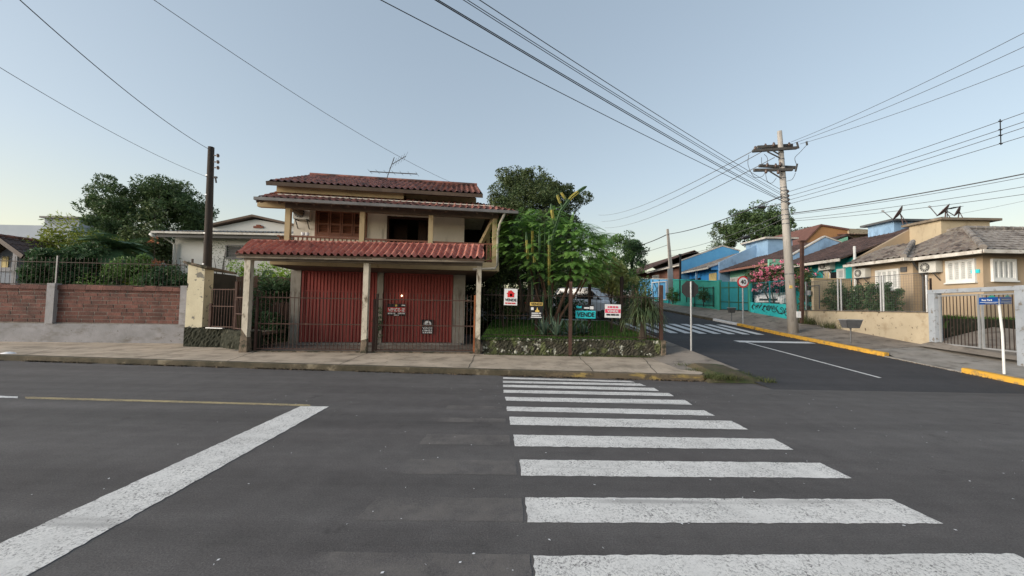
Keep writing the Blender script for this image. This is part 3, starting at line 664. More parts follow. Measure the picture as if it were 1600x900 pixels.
# ================================================================== THE HOUSE
A = radians(8.5); OX, OY = -7.7, 11.4; cA, sA = cos(A), sin(A)
H = thing('two_storey_house', (OX, OY, .13), 'two-storey house with red tiled roofs, upper veranda and two red garage doors', 'house', rz=A)
# house geometry below is written in the house's own frame: u along the front, v into the lot, z minus the base height
class HB(MB):
    def build(s, name, m, parent=H, **k): s.v = [Vector((v.x, v.y, v.z - .13)) for v in s.v]; return super().build(name, m, parent, world=False, **k)
def hp(u, v, z): return V(OX + u * cA - v * sA, OY + u * sA + v * cA, z)
# ground floor
b = HB(); b.box(.25, .58, 2.0, 2.3, .1, 2.708); b.build('pilaster', 'plaster_grey')
b = HB(); b.box(3.17, 3.38, 1.97, 2.3, .1, 2.708); b.build('pilaster', 'plaster_grey')
b = HB(); b.box(5.88, 6.32, 2.0, 2.3, .1, 2.708); b.build('pilaster', 'plaster_grey')
b = HB(); b.box(.25, .4, 2.3, 9, .1, 2.708); b.box(6.17, 6.32, 2.3, 9, .1, 2.708); b.box(.4, 6.17, 8.85, 9, .1, 2.708); b.build('wall', 'plaster_grey')
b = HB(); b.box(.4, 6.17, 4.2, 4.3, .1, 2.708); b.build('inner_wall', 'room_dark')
def ribbed(u0, u1, v, z0, z1, p=.115, d=.035):
    mb = HB(); u = u0; pr = []
    while u < u1: pr += [(u, v), (u + p * .62, v), (u + p * .70, v + d), (u + p * .92, v + d)]; u += p
    pr.append((u1, v))
    for (a, b_), (c, d_) in zip(pr, pr[1:]): mb.quad((a, b_, z0), (c, d_, z0), (c, d_, z1), (a, b_, z1))
    mb.box(u0, u1, v + d + .005, v + d + .03, z0, z1); return mb
for u0, u1 in ((.60, 3.15), (3.40, 5.86)):
    d = ribbed(u0 + .07, u1 - .07, 2.06, .2, 2.66).build('garage_door', 'red_door')
    f = HB(); f.box(u0, u0 + .07, 2.02, 2.14, .13, 2.70); f.box(u1 - .07, u1, 2.02, 2.14, .13, 2.70); f.box(u0 + .07, u1 - .07, 2.03, 2.13, 2.661, 2.72); f.build('door_frame', 'red_door', d)
    f = HB(); zr_ = .2 + .0; f.box(u0 + .1, u1 - .1, 2.045, 2.058, 1.98, 2.01); f.build('door_rail', 'red_door', d)
b = HB(); b.box(.58, 6.2, 1.75, 2.5, .1, .19); b.build('threshold', 'apron')
b = HB(); b.box(.33, 7.33, .42, 8.8, 2.71, 2.737); b.build('slab_shade', 'eave_wood')  # added dark sheet that paints the shade below the slab
# slab, upper storey
b = HB(); b.box(.3, 7.38, .3, 8.9, 2.74, 3.02); b.build('floor_slab', 'cream_paint')
WT = 5.0
b = HB()
for u0, u1, z0, z1 in ((.39, 1.09, 3.02, WT), (2.81, 3.49, 3.02, WT), (4.96, 6.23, 3.02, WT), (1.09, 2.81, 3.02, 3.88), (1.09, 2.81, 4.9, WT), (3.49, 4.96, 4.72, WT)): b.box(u0, u1, 1.7, 1.85, z0, z1)
b.box(.39, .54, 1.85, 7, 3.02, WT); b.box(6.08, 6.23, 1.85, 7, 3.02, WT); b.box(.54, 6.08, 6.85, 7, 3.02, WT)
b.build('upper_wall', 'house_wall')
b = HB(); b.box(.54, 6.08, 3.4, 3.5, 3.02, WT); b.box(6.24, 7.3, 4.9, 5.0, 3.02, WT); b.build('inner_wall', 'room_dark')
b = HB(); b.box(.3, 7.2, .6, 8.5, 4.99, 5.02); b.build('ceiling', 'house_wall')
# shuttered window: four leaves with slats
w_ = HB(); w_.box(1.09, 2.81, 1.66, 1.76, 3.88, 3.95); w_.box(1.09, 2.81, 1.66, 1.76, 4.83, 4.9)
for u in (1.09, 2.74): w_.box(u, u + .07, 1.66, 1.76, 3.951, 4.829)
wf = w_.build('window', 'shutter_wood')
for k in range(4):
    u0 = 1.17 + k * .395; s_ = HB(); s_.box(u0, u0 + .05, 1.67, 1.72, 3.955, 4.825); s_.box(u0 + .33, u0 + .38, 1.67, 1.72, 3.955, 4.825)
    s_.box(u0 + .05, u0 + .33, 1.675, 1.715, 3.955, 4.03); s_.box(u0 + .05, u0 + .33, 1.675, 1.715, 4.30, 4.36); s_.box(u0 + .05, u0 + .33, 1.675, 1.715, 4.75, 4.825)
    for j in range(13):
        z = 4.04 + j * .055
        if 4.27 < z < 4.37: continue
        s_.hexa([(u0 + .05, 1.68, z), (u0 + .33, 1.68, z), (u0 + .33, 1.685, z), (u0 + .05, 1.685, z), (u0 + .05, 1.71, z + .045), (u0 + .33, 1.71, z + .045), (u0 + .33, 1.715, z + .045), (u0 + .05, 1.715, z + .045)])
    s_.build('shutter', 'shutter_wood' if k in (0, 3) else 'shutter_wood', wf)
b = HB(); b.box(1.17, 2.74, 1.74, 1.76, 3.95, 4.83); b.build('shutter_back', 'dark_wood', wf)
b = HB(); b.box(1.03, 2.87, 1.62, 1.695, 3.83, 3.878); b.build('sill', 'house_wall', wf)
# balcony doorway: frame, two folded leaves, glass rails
d_ = HB(); d_.box(3.49, 3.56, 1.68, 1.86, 3.02, 4.72); d_.box(4.89, 4.96, 1.68, 1.86, 3.02, 4.72); d_.box(3.56, 4.89, 1.68, 1.86, 4.65, 4.719); dw = d_.build('doorway', 'dark_wood')
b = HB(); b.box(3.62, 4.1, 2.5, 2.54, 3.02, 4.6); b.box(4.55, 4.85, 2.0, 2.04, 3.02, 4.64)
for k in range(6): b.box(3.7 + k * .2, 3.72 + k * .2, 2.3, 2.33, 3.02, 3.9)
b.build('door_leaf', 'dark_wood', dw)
# posts, beams, brace
PU = (.70, 2.93, 5.10, 7.23)
for u in PU:
    b = HB(); b.box(u - .075, u + .075, .42, .57, 3.02, 4.531); b.build('veranda_post', 'cream_paint')
b = HB(); b.box(7.1, 7.23, 2.2, 2.33, 3.02, 4.6); b.build('veranda_post', 'cream_paint')
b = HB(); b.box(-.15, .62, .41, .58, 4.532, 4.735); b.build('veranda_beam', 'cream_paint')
b = HB(); b.box(.622, 7.35, .41, .58, 4.532, 4.735); b.build('veranda_beam', 'shaded_beam')  # shade under the eave painted in; the lit left end stays cream
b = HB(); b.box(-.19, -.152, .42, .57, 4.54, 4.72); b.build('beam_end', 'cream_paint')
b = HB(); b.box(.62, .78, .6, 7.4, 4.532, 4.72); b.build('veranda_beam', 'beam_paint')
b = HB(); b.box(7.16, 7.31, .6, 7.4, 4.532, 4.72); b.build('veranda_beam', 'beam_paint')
b = HB(); b.bar((7.2, .75, 4.55), (6.7, 1.6, 3.55), .13, .13); b.build('brace', 'cream_paint')
# balustrade
for (p, q) in (((.75, .48), (7.23, .48)), ((7.30, .5), (7.30, 4.8)), ((.42, .5), (.42, 1.7))):
    b = HB(); n = int(hypot(q[0] - p[0], q[1] - p[1]) / .13)
    b.bar((p[0], p[1], 3.66), (q[0], q[1], 3.66), .07, .05); b.bar((p[0], p[1], 3.1), (q[0], q[1], 3.1), .05, .05)
    for i in range(1, n):
        f = i / n; x, y = p[0] + (q[0] - p[0]) * f, p[1] + (q[1] - p[1]) * f; b.bar((x, y, 3.12), (x, y, 3.64), .035)
    b.build('balustrade', 'shutter_wood')
for u in (1.15, 1.28): b = HB(); b.tube([(u, .48, 3.69), (u, .48, 3.71), (u, .48, 3.79)], [.035, .05, .06], 10); b.build('flower_pot', 'sign_white')
# lower (veranda) roof: front slope with a hip at the right
def HR(name, poly, eave, m, **k):
    P = [V(u, v, z - .13) for u, v, z in poly]; o = tiled(MB(), P, eave, **k).build(name, m, H, world=False)
    nn = (P[1] - P[0]).cross(P[2] - P[0]).normalized(); nn = nn if nn.z > 0 else -nn
    MB().plate([q - nn * .012 for q in P], -nn * .03).build('roof_boarding', 'eave_wood', o, world=False); return o
sl_ = .42
HR('lower_roof', [(-.02, 0, 4.70), (7.85, 0, 4.70), (6.50, 1.35, 4.70 + 1.35 * sl_), (-.02, 1.35, 4.70 + 1.35 * sl_)], (1, 0, 0), 'house_tile', p=.2, amp=.055)
HR('lower_roof', [(7.85, 0, 4.70), (7.85, 8.2, 4.70), (6.50, 8.2, 4.70 + 1.35 * sl_), (6.50, 1.35, 4.70 + 1.35 * sl_)], (0, 1, 0), 'house_tile', p=.2, amp=.055)
b = HB(); b.bar((-.05, -.05, 4.665), (7.93, -.05, 4.665), .11, .09); b.bar((7.91, -.04, 4.665), (7.91, 8.2, 4.665), .09, .09); b.build('gutter', 'gutter')
b = HB(); b.plate([(-.04, .03, 4.66), (-.04, 1.35, 5.22), (-.04, 1.35, 5.12), (-.04, .03, 4.56)], (.03, 0, 0)); b.build('verge_board', 'eave_wood')
for k in range(16):                                                                # rafters under the eave
    u = .1 + k * .5; b = HB(); b.bar((u, .02, 4.60), (u, .44, 4.78), .05, .08); b.build('rafter', 'eave_wood')
b = HB(); b.tube([(7.5, -.02, 4.63), (7.36, .12, 4.3), (7.32, .3, 4.05), (7.32, .3, 2.95), (7.26, .3, 2.83), (6.5, .3, 2.77)], .042, 8); b.build('downpipe', 'pipe_white', smooth=True)
# clerestory and beams
b = HB(); b.box(.45, 6.45, 1.36, 1.5, 5.0, 5.62); b.box(.45, .6, 1.5, 6.8, 5.0, 5.6); b.box(6.3, 6.45, 1.5, 6.8, 5.0, 5.6); b.build('clerestory_wall', 'cream_paint')
b = HB(); b.box(.18, 4.15, .80, .95, 5.13, 5.36); b.box(4.2, 6.62, 1.2, 1.34, 5.16, 5.42); b.box(.2, .33, .96, 7, 5.14, 5.34); b.box(6.5, 6.62, 1.35, 7, 5.16, 5.36); b.build('roof_beam', 'cream_paint')
# upper gable roof
e, rz_, rv = 5.38, 6.72, 4.0
HR('upper_roof', [(.03, .55, e), (6.76, .55, e), (6.76, rv, rz_), (.03, rv, rz_)], (1, 0, 0), 'house_tile', p=.2, amp=.055)
HR('upper_roof', [(.03, 7.45, e), (6.76, 7.45, e), (6.76, rv, rz_), (.03, rv, rz_)], (1, 0, 0), 'house_tile', p=.2, amp=.055)
b = HB()
for i in range(18): u = .03 + i * .374; b.tube([(u, rv, rz_ + .03), (u + .39, rv, rz_ + .045)], [.10, .085], 8)
b.uv = [[(i * .31 // 1, 3)] * len(f) for i, f in enumerate(b.f)]; b.build('ridge_tiles', 'house_tile')
for u in (.42, 6.4): b = HB(); b.plate([(u, 1.0, 5.45), (u, 7.0, 5.45), (u, rv, 6.6)], (.1, 0, 0)); b.build('gable', 'cream_paint')
b = HB(); b.bar((.0, .52, e - .07), (6.79, .52, e - .07), .03, .12)
for u in (.0, 6.79): b.bar((u, .52, e - .07), (u, rv, rz_ - .07), .03, .13)
b.build('fascia', 'eave_wood')
# air conditioner with its own look, fixed to the upper wall
def ac(x, y, z, face, parent, w=.8, h=.55, d=.3):
    """outdoor unit hanging on a wall; face = outward direction in plan"""
    f = Vector(face).normalized(); r = Vector((-f.y, f.x, 0)); c = Vector((x, y, z)); up = V(0, 0, h)
    b = MB(); p = [c - r * w / 2, c + r * w / 2, c + r * w / 2 + f * d, c - r * w / 2 + f * d]; b.hexa(p + [q + up for q in p]); a = b.build('air_conditioner', 'ac_white', parent)
    k = c - r * w * .12 + f * (d + .006) + V(0, 0, h * .5); b = MB(); b.tube([k, k + f * .012], h * .40, 20); g = b.build('fan_grille', 'ac_dark', a)
    b = MB(); b.tube([k + f * .013, k + f * .022], .06, 12)
    for i in range(6): t = pi * i / 6; b.bar(k + f * .018 - (r * cos(t) + V(0, 0, sin(t))) * h * .38, k + f * .018 + (r * cos(t) + V(0, 0, sin(t))) * h * .38, .01)
    b.build('fan_guard', 'ac_white', g)
    for s_ in (-.35, .35): b = MB(); q = c + r * w * s_; b.bar(q - V(0, 0, .02), q + f * (d + .05) - V(0, 0, .02), .03); b.bar(q - V(0, 0, .3), q + f * d - V(0, 0, .03), .025); b.build('bracket', 'ac_dark', a)
    return a
q = hp(.72, 1.69, 4.42); ac(q.x, q.y, q.z, (sA, -cA, 0), H, .52, .42, .26)
# television antenna on the roof: a thing of its own
q0 = hp(3.1, 3.2, 6.35); T = thing('roof_antenna', q0, 'thin metal television antenna on the red roof ridge', 'antenna')
top = at(616, 246, q0.y); b = MB(); b.tube([q0, top], .016, 6); b.build('mast', 'wire', T)
b = MB(); p, q = at(578, 268, q0.y), at(652, 272, q0.y); b.bar(p, q, .03)
for i in range(7): c = p.lerp(q, i / 6); b.bar(c + V(0, -.25, 0), c + V(0, .25, 0), .008)
b.build('long_boom', 'wire', T)
b = MB(); p, q = at(612, 257, q0.y), at(634, 244, q0.y); b.bar(p, q, .02)
for i in range(6): c = p.lerp(q, i / 5); b.bar(c + V(-.05, -.1, -.22), c + V(.05, .1, .22), .007)
b.build('upper_boom', 'wire', T)

# ================================================================== CARPORT
CP = thing('carport', (-4.4, 11.4, .13), 'open carport with bright red barrel tiles on three chipped cream posts', 'carport')
eL, eR = at(367, 399, 10.95), at(757, 404, 11.1); tL, tR = at(387, 377, 11.9), at(755, 382, 12.0)
eR.z = eL.z = 2.93; tL.z = tR.z = 3.47
tL.x = eL.x + .0; tR.x = eR.x
# keep the sheet planar: eave and top edge parallel
tl = V(eL.x - .12, eL.y + .9, 3.44); tr = tl + (eR - eL); roof('tiled_roof', [eL, eR, tr, tl], eR - eL, 'carport_tile', CP, p=.19, amp=.085, row=.34)
b = MB(); b.bar(tl + V(0, 0, .04), tr + V(0, 0, .04), .12, .05); b.build('roof_flashing', 'carport_tile', CP) if False else None
ridge_cap(tl + V(.02, .02, .02), tr + V(0, .02, .02), 'carport_tile', CP, .06)
PP = []
for i, (px, pyb, pyt, Y) in enumerate(((383, 550, 405, 11.15), (569, 551, 410, 11.42), (746, 552, 414, 11.66))):
    p = at(px, pyb, Y); p.z = .12; w_ = (.17, .155, .14)[i]
    b = MB(); b.box(p.x - w_ / 2, p.x + w_ / 2, p.y - w_ / 2, p.y + w_ / 2, .5, 2.781); po = b.build('post', 'post_paint', CP)
    b = MB(); e_ = (.03, .012, .012)[i]; b.hexa([(p.x - w_ / 2 - e_, p.y - w_ / 2 - e_, .1), (p.x + w_ / 2 + e_, p.y - w_ / 2 - e_, .1), (p.x + w_ / 2 + e_, p.y + w_ / 2 + e_, .1), (p.x - w_ / 2 - e_, p.y + w_ / 2 + e_, .1), (p.x - w_ / 2, p.y - w_ / 2, (.8, .5, .62)[i]), (p.x + w_ / 2 + .01, p.y - w_ / 2 - .004, .55), (p.x + w_ / 2 + .01, p.y + w_ / 2, .55), (p.x - w_ / 2, p.y + w_ / 2, (.8, .5, .62)[i])])
    b.build('post_base', 'post_base', po); PP.append(p)
b = MB(); b.bar((PP[0].x - .12, PP[0].y, 2.845), (PP[2].x + .1, PP[2].y, 2.845), .16, .125); b.build('beam', 'beam_paint', CP)
b = MB(); b.bar(eL + V(.02, .05, -.07), eR + V(-.02, .05, -.07), .03, .05); b.build('eave_board', 'beam_paint', CP)
for i in range(14): b = MB(); f = (i + .5) / 14; p = eL.lerp(eR, f) + V(0, .06, -.055); q = tl.lerp(tr, f) + V(0, 0, -.075); b.bar(p, q, .05, .07); b.build('rafter', 'eave_wood', CP)
b = MB(); b.bar(tl + V(.1, -.03, -.16), tr + V(-.05, -.03, -.16), .06, .14); b.build('back_plate', 'eave_wood', CP)
for x_, y_ in ((tl.x + .2, tl.y), ((tl.x + tr.x) / 2, (tl.y + tr.y) / 2), (tr.x - .15, tr.y)):
    b = MB(); b.bar((x_, y_ - .05, 2.86), (x_, y_ - .05, 3.25), .09); b.build('short_post', 'beam_paint', CP)

# ---- iron fences: bars, rails and posts
def bars(p, q, z0, z1, sp, w=.012, spear=False):
    b = MB(); p = Vector(p); q = Vector(q); L = (q - p).length; n = max(2, int(L / sp))
    for i in range(n + 1):
        c = p.lerp(q, i / n); zb = z0(c) if callable(z0) else z0; zt = z1(c) if callable(z1) else z1
        b.bar((c.x, c.y, zb), (c.x, c.y, zt), w)
        if spear: b.hexa([(c.x - .012, c.y - .004, zt - .01), (c.x + .012, c.y - .004, zt - .01), (c.x + .012, c.y + .004, zt - .01), (c.x - .012, c.y + .004, zt - .01), (c.x - .001, c.y - .001, zt + .05), (c.x + .001, c.y - .001, zt + .05), (c.x + .001, c.y + .001, zt + .05), (c.x - .001, c.y + .001, zt + .05)])
    return b
def rail(p, q, z, w=.025, h=.025):
    b = MB(); zz = [z(Vector(c)) if callable(z) else z for c in (p, q)]; b.bar((p[0], p[1], zz[0]), (q[0], q[1], zz[1]), w, h); return b
for i, (pa, pb, lab) in enumerate(((PP[0], PP[1], 'rusty barred driveway gate before the left red garage door'), (PP[1], PP[2], 'rusty barred driveway gate before the right red garage door'))):
    p = V(pa.x + .22, pa.y + .1, .13); q = V(pb.x - .12, pb.y + .1, .13)
    g = thing('driveway_gate', p.lerp(q, .5), lab, 'gate', 'iron driveway gates under the carport')
    bars(p, q, .2, 1.87, .115, spear=True, w=.013).build('bars', 'rust_post', g)
    for z in (.22, .95, 1.72): rail(p, q, z, .025, .03).build('rail', 'rust_post', g)
    b = MB(); b.bar((p.x, p.y, .13), (p.x, p.y, 1.72), .06); b.build('gate_post', 'rust_post', g)
    b = MB(); b.bar((q.x, q.y, .13), (q.x, q.y, 1.9), .05); b.build('gate_post', 'orange_rust' if i else 'rust_post', g)
    if i == 0:
        b = MB(); b.box(q.x + .24, q.x + .30, q.y + .4, q.y + .46, .13, 1.9); b.build('drop_bolt_post', 'iron', g)
    b = MB(); b.bar(p + V(0, -.02, .0), q + V(0, -.02, 0), .12, .07); b.build('gate_track', 'post_base', g)

# ---- garden wall and fence
GA = V(-.86, 11.72, .12); GB = V(4.58, 11.62, .12)
W_ = thing('garden_wall', (1.8, 11.66, .12), 'low mossy stone wall with lichen below the garden fence', 'wall')
b = MB(); n = 46; rr = random.Random(4)
for i in range(n):                                                                # two uneven courses of rough stone
    pass
def rough_wall(b, p, q, z0, z1, th, nx, nz, rr, amp=.03):
    p = Vector(p); q = Vector(q); d = (q - p).normalized(); nrm = Vector((d.y, -d.x, 0)); base = len(b.v)
    for j in range(nz + 1):
        for i in range(nx + 1):
            c = p.lerp(q, i / nx); z = z0 + (z1 - z0) * j / nz; o = rr.uniform(-amp, amp) if 0 < i < nx else 0
            if j == nz: z += rr.uniform(-.012, .02)
            b.v.append(V(c.x, c.y, z) + nrm * o)
    for j in range(nz):
        for i in range(nx): b.f.append((base + j * (nx + 1) + i, base + j * (nx + 1) + i + 1, base + (j + 1) * (nx + 1) + i + 1, base + (j + 1) * (nx + 1) + i))
    top = base + nz * (nx + 1)
    for i in range(nx):
        a, c = b.v[top + i], b.v[top + i + 1]; b.quad(a, c, c - nrm * th, a - nrm * th)
    for e in (0, nx):
        c = b.v[base + e]; t = b.v[top + e]; b.quad(c, t, t - nrm * th, c - nrm * th)
    c0, c1 = b.v[base] - nrm * th, b.v[base + nx] - nrm * th; b.quad(c0, c1, V(c1.x, c1.y, z1), V(c0.x, c0.y, z1))
rough_wall(b, GA, GB, .08, .61, .22, 120, 12, rr, .018); b.build('wall_body', 'stone_wall', W_)
b = MB(); b.box(GB.x - .06, GB.x + .06, GB.y - .06, GB.y + .08, .1, .63); b.build('end_post', 'post_base', W_)
G = thing('garden_fence', (1.8, 11.72, .6), 'dark iron bar fence with rusty steel posts on the mossy stone wall', 'fence')
p, q = V(GA.x, GA.y + .1, 0), V(GB.x, GB.y + .1, 0)
bars(p, q, .58, 2.06, .122, w=.009, spear=True).build('bars', 'iron', G)
for z in (.70, 1.92, 1.3): rail(p, q, z, .02, .022 if z != 1.3 else .012).build('rail', 'iron', G)
for px, w_, z0, z1, Y in ((891, .085, .13, 2.35, 11.50), (1033, .09, .5, 2.3, 11.70)):
    c = at(px, 520, Y); b = MB(); h = w_ / 2; b.box(c.x - h, c.x + h, Y - h, Y - h + .012, z0, z1); b.box(c.x - h, c.x + h, Y + h - .012, Y + h, z0, z1); b.box(c.x - .008, c.x + .008, Y - h + .012, Y + h - .012, z0, z1)
    b.build('steel_post', 'rust_post', G)
# rear fence posts further back along the side street
for px, Y, z1, lab in ((971, 14.2, 2.75, 'dark square steel post standing behind the pink for-sale board'), (921, 15.2, 2.5, 'dark steel post topped by a grey panel in front of the white car'), (838, 14.2, 2.7, 'dark steel post rising above the black for-sale board')):
    c = at(px, 500, Y); b = MB(); b.box(c.x - .055, c.x + .055, Y - .055, Y + .055, lawnz(0, Y) - .05, z1); po = tag(b.build('steel_post', 'iron'), lab, 'post')
# side garden fence along the hill street
G2 = thing('side_fence', (4.7, 15.6, .7), 'thin wire mesh fence running uphill beside the side street', 'fence')
p, q = V(4.66, 11.85, 0), V(4.72, 19.3, 0)
bars(p, q, lambda c: lawnz(0, c.y), lambda c: lawnz(0, c.y) + 1.35, .16, w=.008).build('bars', 'iron', G2)
rail(p, q, lambda c: lawnz(0, c.y) + 1.3, .02).build('rail', 'iron', G2); rail(p, q, lambda c: lawnz(0, c.y) + .12, .02).build('rail', 'iron', G2)
W2 = MB(); 
for y in fr(11.9, 18.9, .5)[:-1]: W2.hexa([(4.62, y, RZ(y) - .1), (4.74, y, RZ(y) - .1), (4.74, y + .49, RZ(y) - .1), (4.62, y + .49, RZ(y) - .1), (4.62, y, lawnz(0, y) + .02), (4.74, y, lawnz(0, y) + .02), (4.74, y + .49, lawnz(0, y + .49) + .02), (4.62, y + .49, lawnz(0, y + .49) + .02)])
tag(W2.build('edging_wall', 'red_brick'), 'low reddish edging blocks holding the lawn beside the side street', 'edging')

# ================================================================== SIGNS
def sign(name, label, px, py, Y, w, h, back, items, n=(0, -1, 0), group='for-sale boards around the house', rz=0, th=.012):
    c = at(px, py, Y); n = Vector(n).normalized(); r = Vector((-n.y, n.x, 0)); u = V(0, 0, 1)
    if rz: u, r = u * cos(rz) - r * sin(rz), r * cos(rz) + u * sin(rz)
    t = thing(name, c - u * h / 2, label, 'sign', group)
    b = MB(); b.plate([c - r * w / 2 - u * h / 2, c + r * w / 2 - u * h / 2, c + r * w / 2 + u * h / 2, c - r * w / 2 + u * h / 2], -n * th); b.build('panel', back, t)
    lay = 0
    for it in items:
        x, y, ww, hh = it[2:6]; cc = c + r * x * w + u * y * h
        if it[0] == 't': text(it[1], cc + n * .006, r, u, n, ww * w, hh * h, 'lettering', it[6], t)
        elif it[0] == 'p':
            b = MB(); b.plate([c + r * a * w + u * b_ * h + n * .003 for a, b_ in it[1]], n * .003); b.build('emblem', it[6], t)
        else:
            lay += 1; b = MB(); o = n * (.001 + .0006 * lay); b.plate([cc - r * ww * w / 2 - u * hh * h / 2, cc + r * ww * w / 2 - u * hh * h / 2, cc + r * ww * w / 2 + u * hh * h / 2, cc - r * ww * w / 2 + u * hh * h / 2], o); b.build(it[1], it[6], t)
    return t
S = lambda *a: a
dn = (sA, -cA, 0)
q = hp(3.85, 2.03, 1); q2 = hp(4.9, 2.03, 1)
sign('for_sale_sign', 'wide black board with red VENDE-SE lettering on the right garage door', 619.5, 484, q.y, .64, .43, 'sign_black',
     [S('t', 'VENDE-SE', 0, .0, .92, .30, 'sign_white'), S('r', 'red_band', 0, .0, .98, .40, 'sign_red'), S('r', 'house_mark', -.02, .36, .1, .16, 'sign_yellow'), S('r', 'white_strip', .36, .38, .2, .1, 'sign_white'),
      S('t', 'LINE', -.26, -.31, .4, .12, 'sign_white'), S('t', 'LINE', .27, -.3, .4, .12, 'sign_white'), S('r', 'white_strip', 0, -.45, .3, .06, 'sign_white')], n=dn)
arc = [(cos(a) * .33, .16 + sin(a) * .26) for a in [pi * i / 9 for i in range(10)]] + [(cos(a) * .20 + .04, .13 + sin(a) * .12) for a in [pi * i / 7 for i in range(7, -1, -1)]]
sign('for_sale_sign', 'small black board with white arc emblem, TETO and VENDE, low on the right garage door', 668, 510.5, q2.y, .42, .52, 'sign_black',
     [S('p', arc, 0, 0, 0, 0, 'sign_white'), S('t', 'TETO', 0, .12, .5, .13, 'sign_white'), S('t', 'VENDE', 0, -.1, .86, .16, 'sign_white'), S('t', 'LINE', 0, -.27, .86, .1, 'sign_white'), S('t', 'LINE', 0, -.41, .8, .1, 'sign_white')], n=dn)
FY = 11.60
sign('for_sale_sign', 'white board with a red house emblem over black VENDE lettering', 798, 464, FY, .40, .50, 'sign_white',
     [S('p', [(-.25, -.02), (.25, -.02), (.25, .18), (.34, .18), (0, .42), (-.12, .33), (-.12, .38), (-.2, .38), (-.2, .28), (-.34, .18), (-.25, .18)], 0, 0, 0, 0, 'sign_red'),
      S('p', [(.02+.1*cos(i*pi/5), .12+.09*sin(i*pi/5)) for i in range(10)], 0, 0, 0, 0, 'sign_white'), S('t', 'VENDE', 0, -.18, .86, .17, 'sign_black'), S('t', 'LINE', 0, -.38, .8, .08, 'sign_red')], rz=radians(-1))
sign('for_sale_sign', 'black board with yellow VENDE band and a yellow house mark above white lines', 838, 485, FY - .05, .40, .50, 'sign_black',
     [S('t', 'VENDE', 0, .38, .84, .14, 'sign_black'), S('r', 'yellow_band', 0, .38, .96, .2, 'sign_yellow'), S('p', [(-.08, -.1), (.22, -.1), (.22, .0), (.14, .02), (.07, .2), (.0, .02), (-.08, .0)], 0, 0, 0, 0, 'sign_yellow'),
      S('r', 'white_square', -.3, .1, .2, .16, 'sign_white'), S('t', 'LINE', 0, -.17, .7, .07, 'sign_white'), S('t', 'LINE', 0, -.3, .7, .08, 'sign_white'), S('r', 'white_line', 0, -.41, .8, .05, 'sign_white')])
sign('for_sale_sign', 'bright turquoise board reading VENDE in black letters', 915, 491.5, FY, .60, .23, 'sign_teal',
     [S('t', 'VENDE', 0, 0, .88, .62, 'sign_black')])
sign('for_sale_sign', 'narrow black header board with a turquoise mark above the turquoise board', 914, 480, FY - .004, .54, .15, 'sign_black',
     [S('p', [(-.45, -.2), (-.2, -.2), (-.18, .3), (-.3, .1), (-.42, .35), (-.5, .1)], 0, 0, 0, 0, 'sign_teal'), S('r', 'white_strip', .1, -.15, .3, .3, 'sign_white'), S('r', 'white_square', .38, -.1, .2, .6, 'sign_white')])
sign('for_sale_sign', 'white board with a pink band reading VENDE', 957.5, 486, FY, .48, .40, 'sign_white',
     [S('t', 'LINE', 0, .3, .66, .14, 'sign_pink'), S('t', 'VENDE', 0, .0, .7, .2, 'sign_white'), S('r', 'pink_band', 0, .0, .97, .3, 'sign_pink'), S('t', 'LINE', 0, -.28, .8, .13, 'sign_black')], rz=radians(-.5))
# glowing bulb in front of the right garage door
c = at(628, 462, hp(3.9, 1.95, 0).y); T = thing('lamp', c, 'tiny glowing bulb in front of the right garage door', 'lamp'); b = MB(); b.tube([c + V(0, 0, -.03), c + V(0, 0, -.015), c + V(0, 0, .015), c + V(0, 0, .03)], [.01, .03, .03, .01], 10); b.build('bulb', 'bulb_glow', T)
b = MB(); b.tube([c + V(0, 0, .03), c + V(0, 0, .07)], .012, 8); b.tube([c + V(0, 0, .06), c + V(0, .08, .06)], .006, 6); b.build('socket', 'black_metal', T)
#PART3
# ================================================================== LEFT SIDE
# red stone wall on a whitewashed plinth
P0 = V(-11.05, 13.12, 0); DL = V(-1, -.066, 0).normalized()                         # wall runs from its right end to the left
def lw(d, z, o=0): p = P0 + DL * d; return V(p.x, p.y - o, z)
LW = thing('stone_block_wall', (-13.8, 12.95, .13), 'red stone block wall between whitewashed piers on a whitewashed plinth', 'wall')
LEN = 20
b = MB(); b.hexa([lw(LEN, .05, .07), lw(-.05, .05, .07), lw(-.05, .05, -.2), lw(LEN, .05, -.2), lw(LEN, .68, .07), lw(-.05, .76, .07), lw(-.05, .76, -.2), lw(LEN, .68, -.2)]); b.build('plinth', 'whitewash', LW)
b = MB(); b.hexa([lw(LEN, .6, -.003), lw(0, .7, -.003), lw(0, .7, -.15), lw(LEN, .6, -.15), lw(LEN, 1.94, -.003), lw(0, 1.97, -.003), lw(0, 1.97, -.15), lw(LEN, 1.94, -.15)]); b.build('mortar', 'mortar', LW)
rr = random.Random(8); b = MB(); z = .78; row = 0
while z < 1.86:
    h = rr.uniform(.118, .135); h = min(h, 2.0 - z); d = -rr.uniform(0, .3)
    while d < LEN:
        L = rr.uniform(.34, .50); a0, a1 = max(0, d + .009), d + L - .009; o = rr.uniform(.0, .010)
        if a1 > a0 + .05:
            t = rr.uniform(-.003, .003); q = [lw(a1, z + .006 + t, o), lw(a0, z + .006 - t, o), lw(a0, z, -.1), lw(a1, z, -.1), lw(a1 - .01, z + h - .012, o), lw(a0 + .01, z + h - .012, o), lw(a0, z + h, -.1), lw(a1, z + h, -.1)]
            b.hexa(q)
        d += L
    z += h; row += 1
b.build('stone_blocks', 'stone_brick', LW)
b = MB(); d = 0
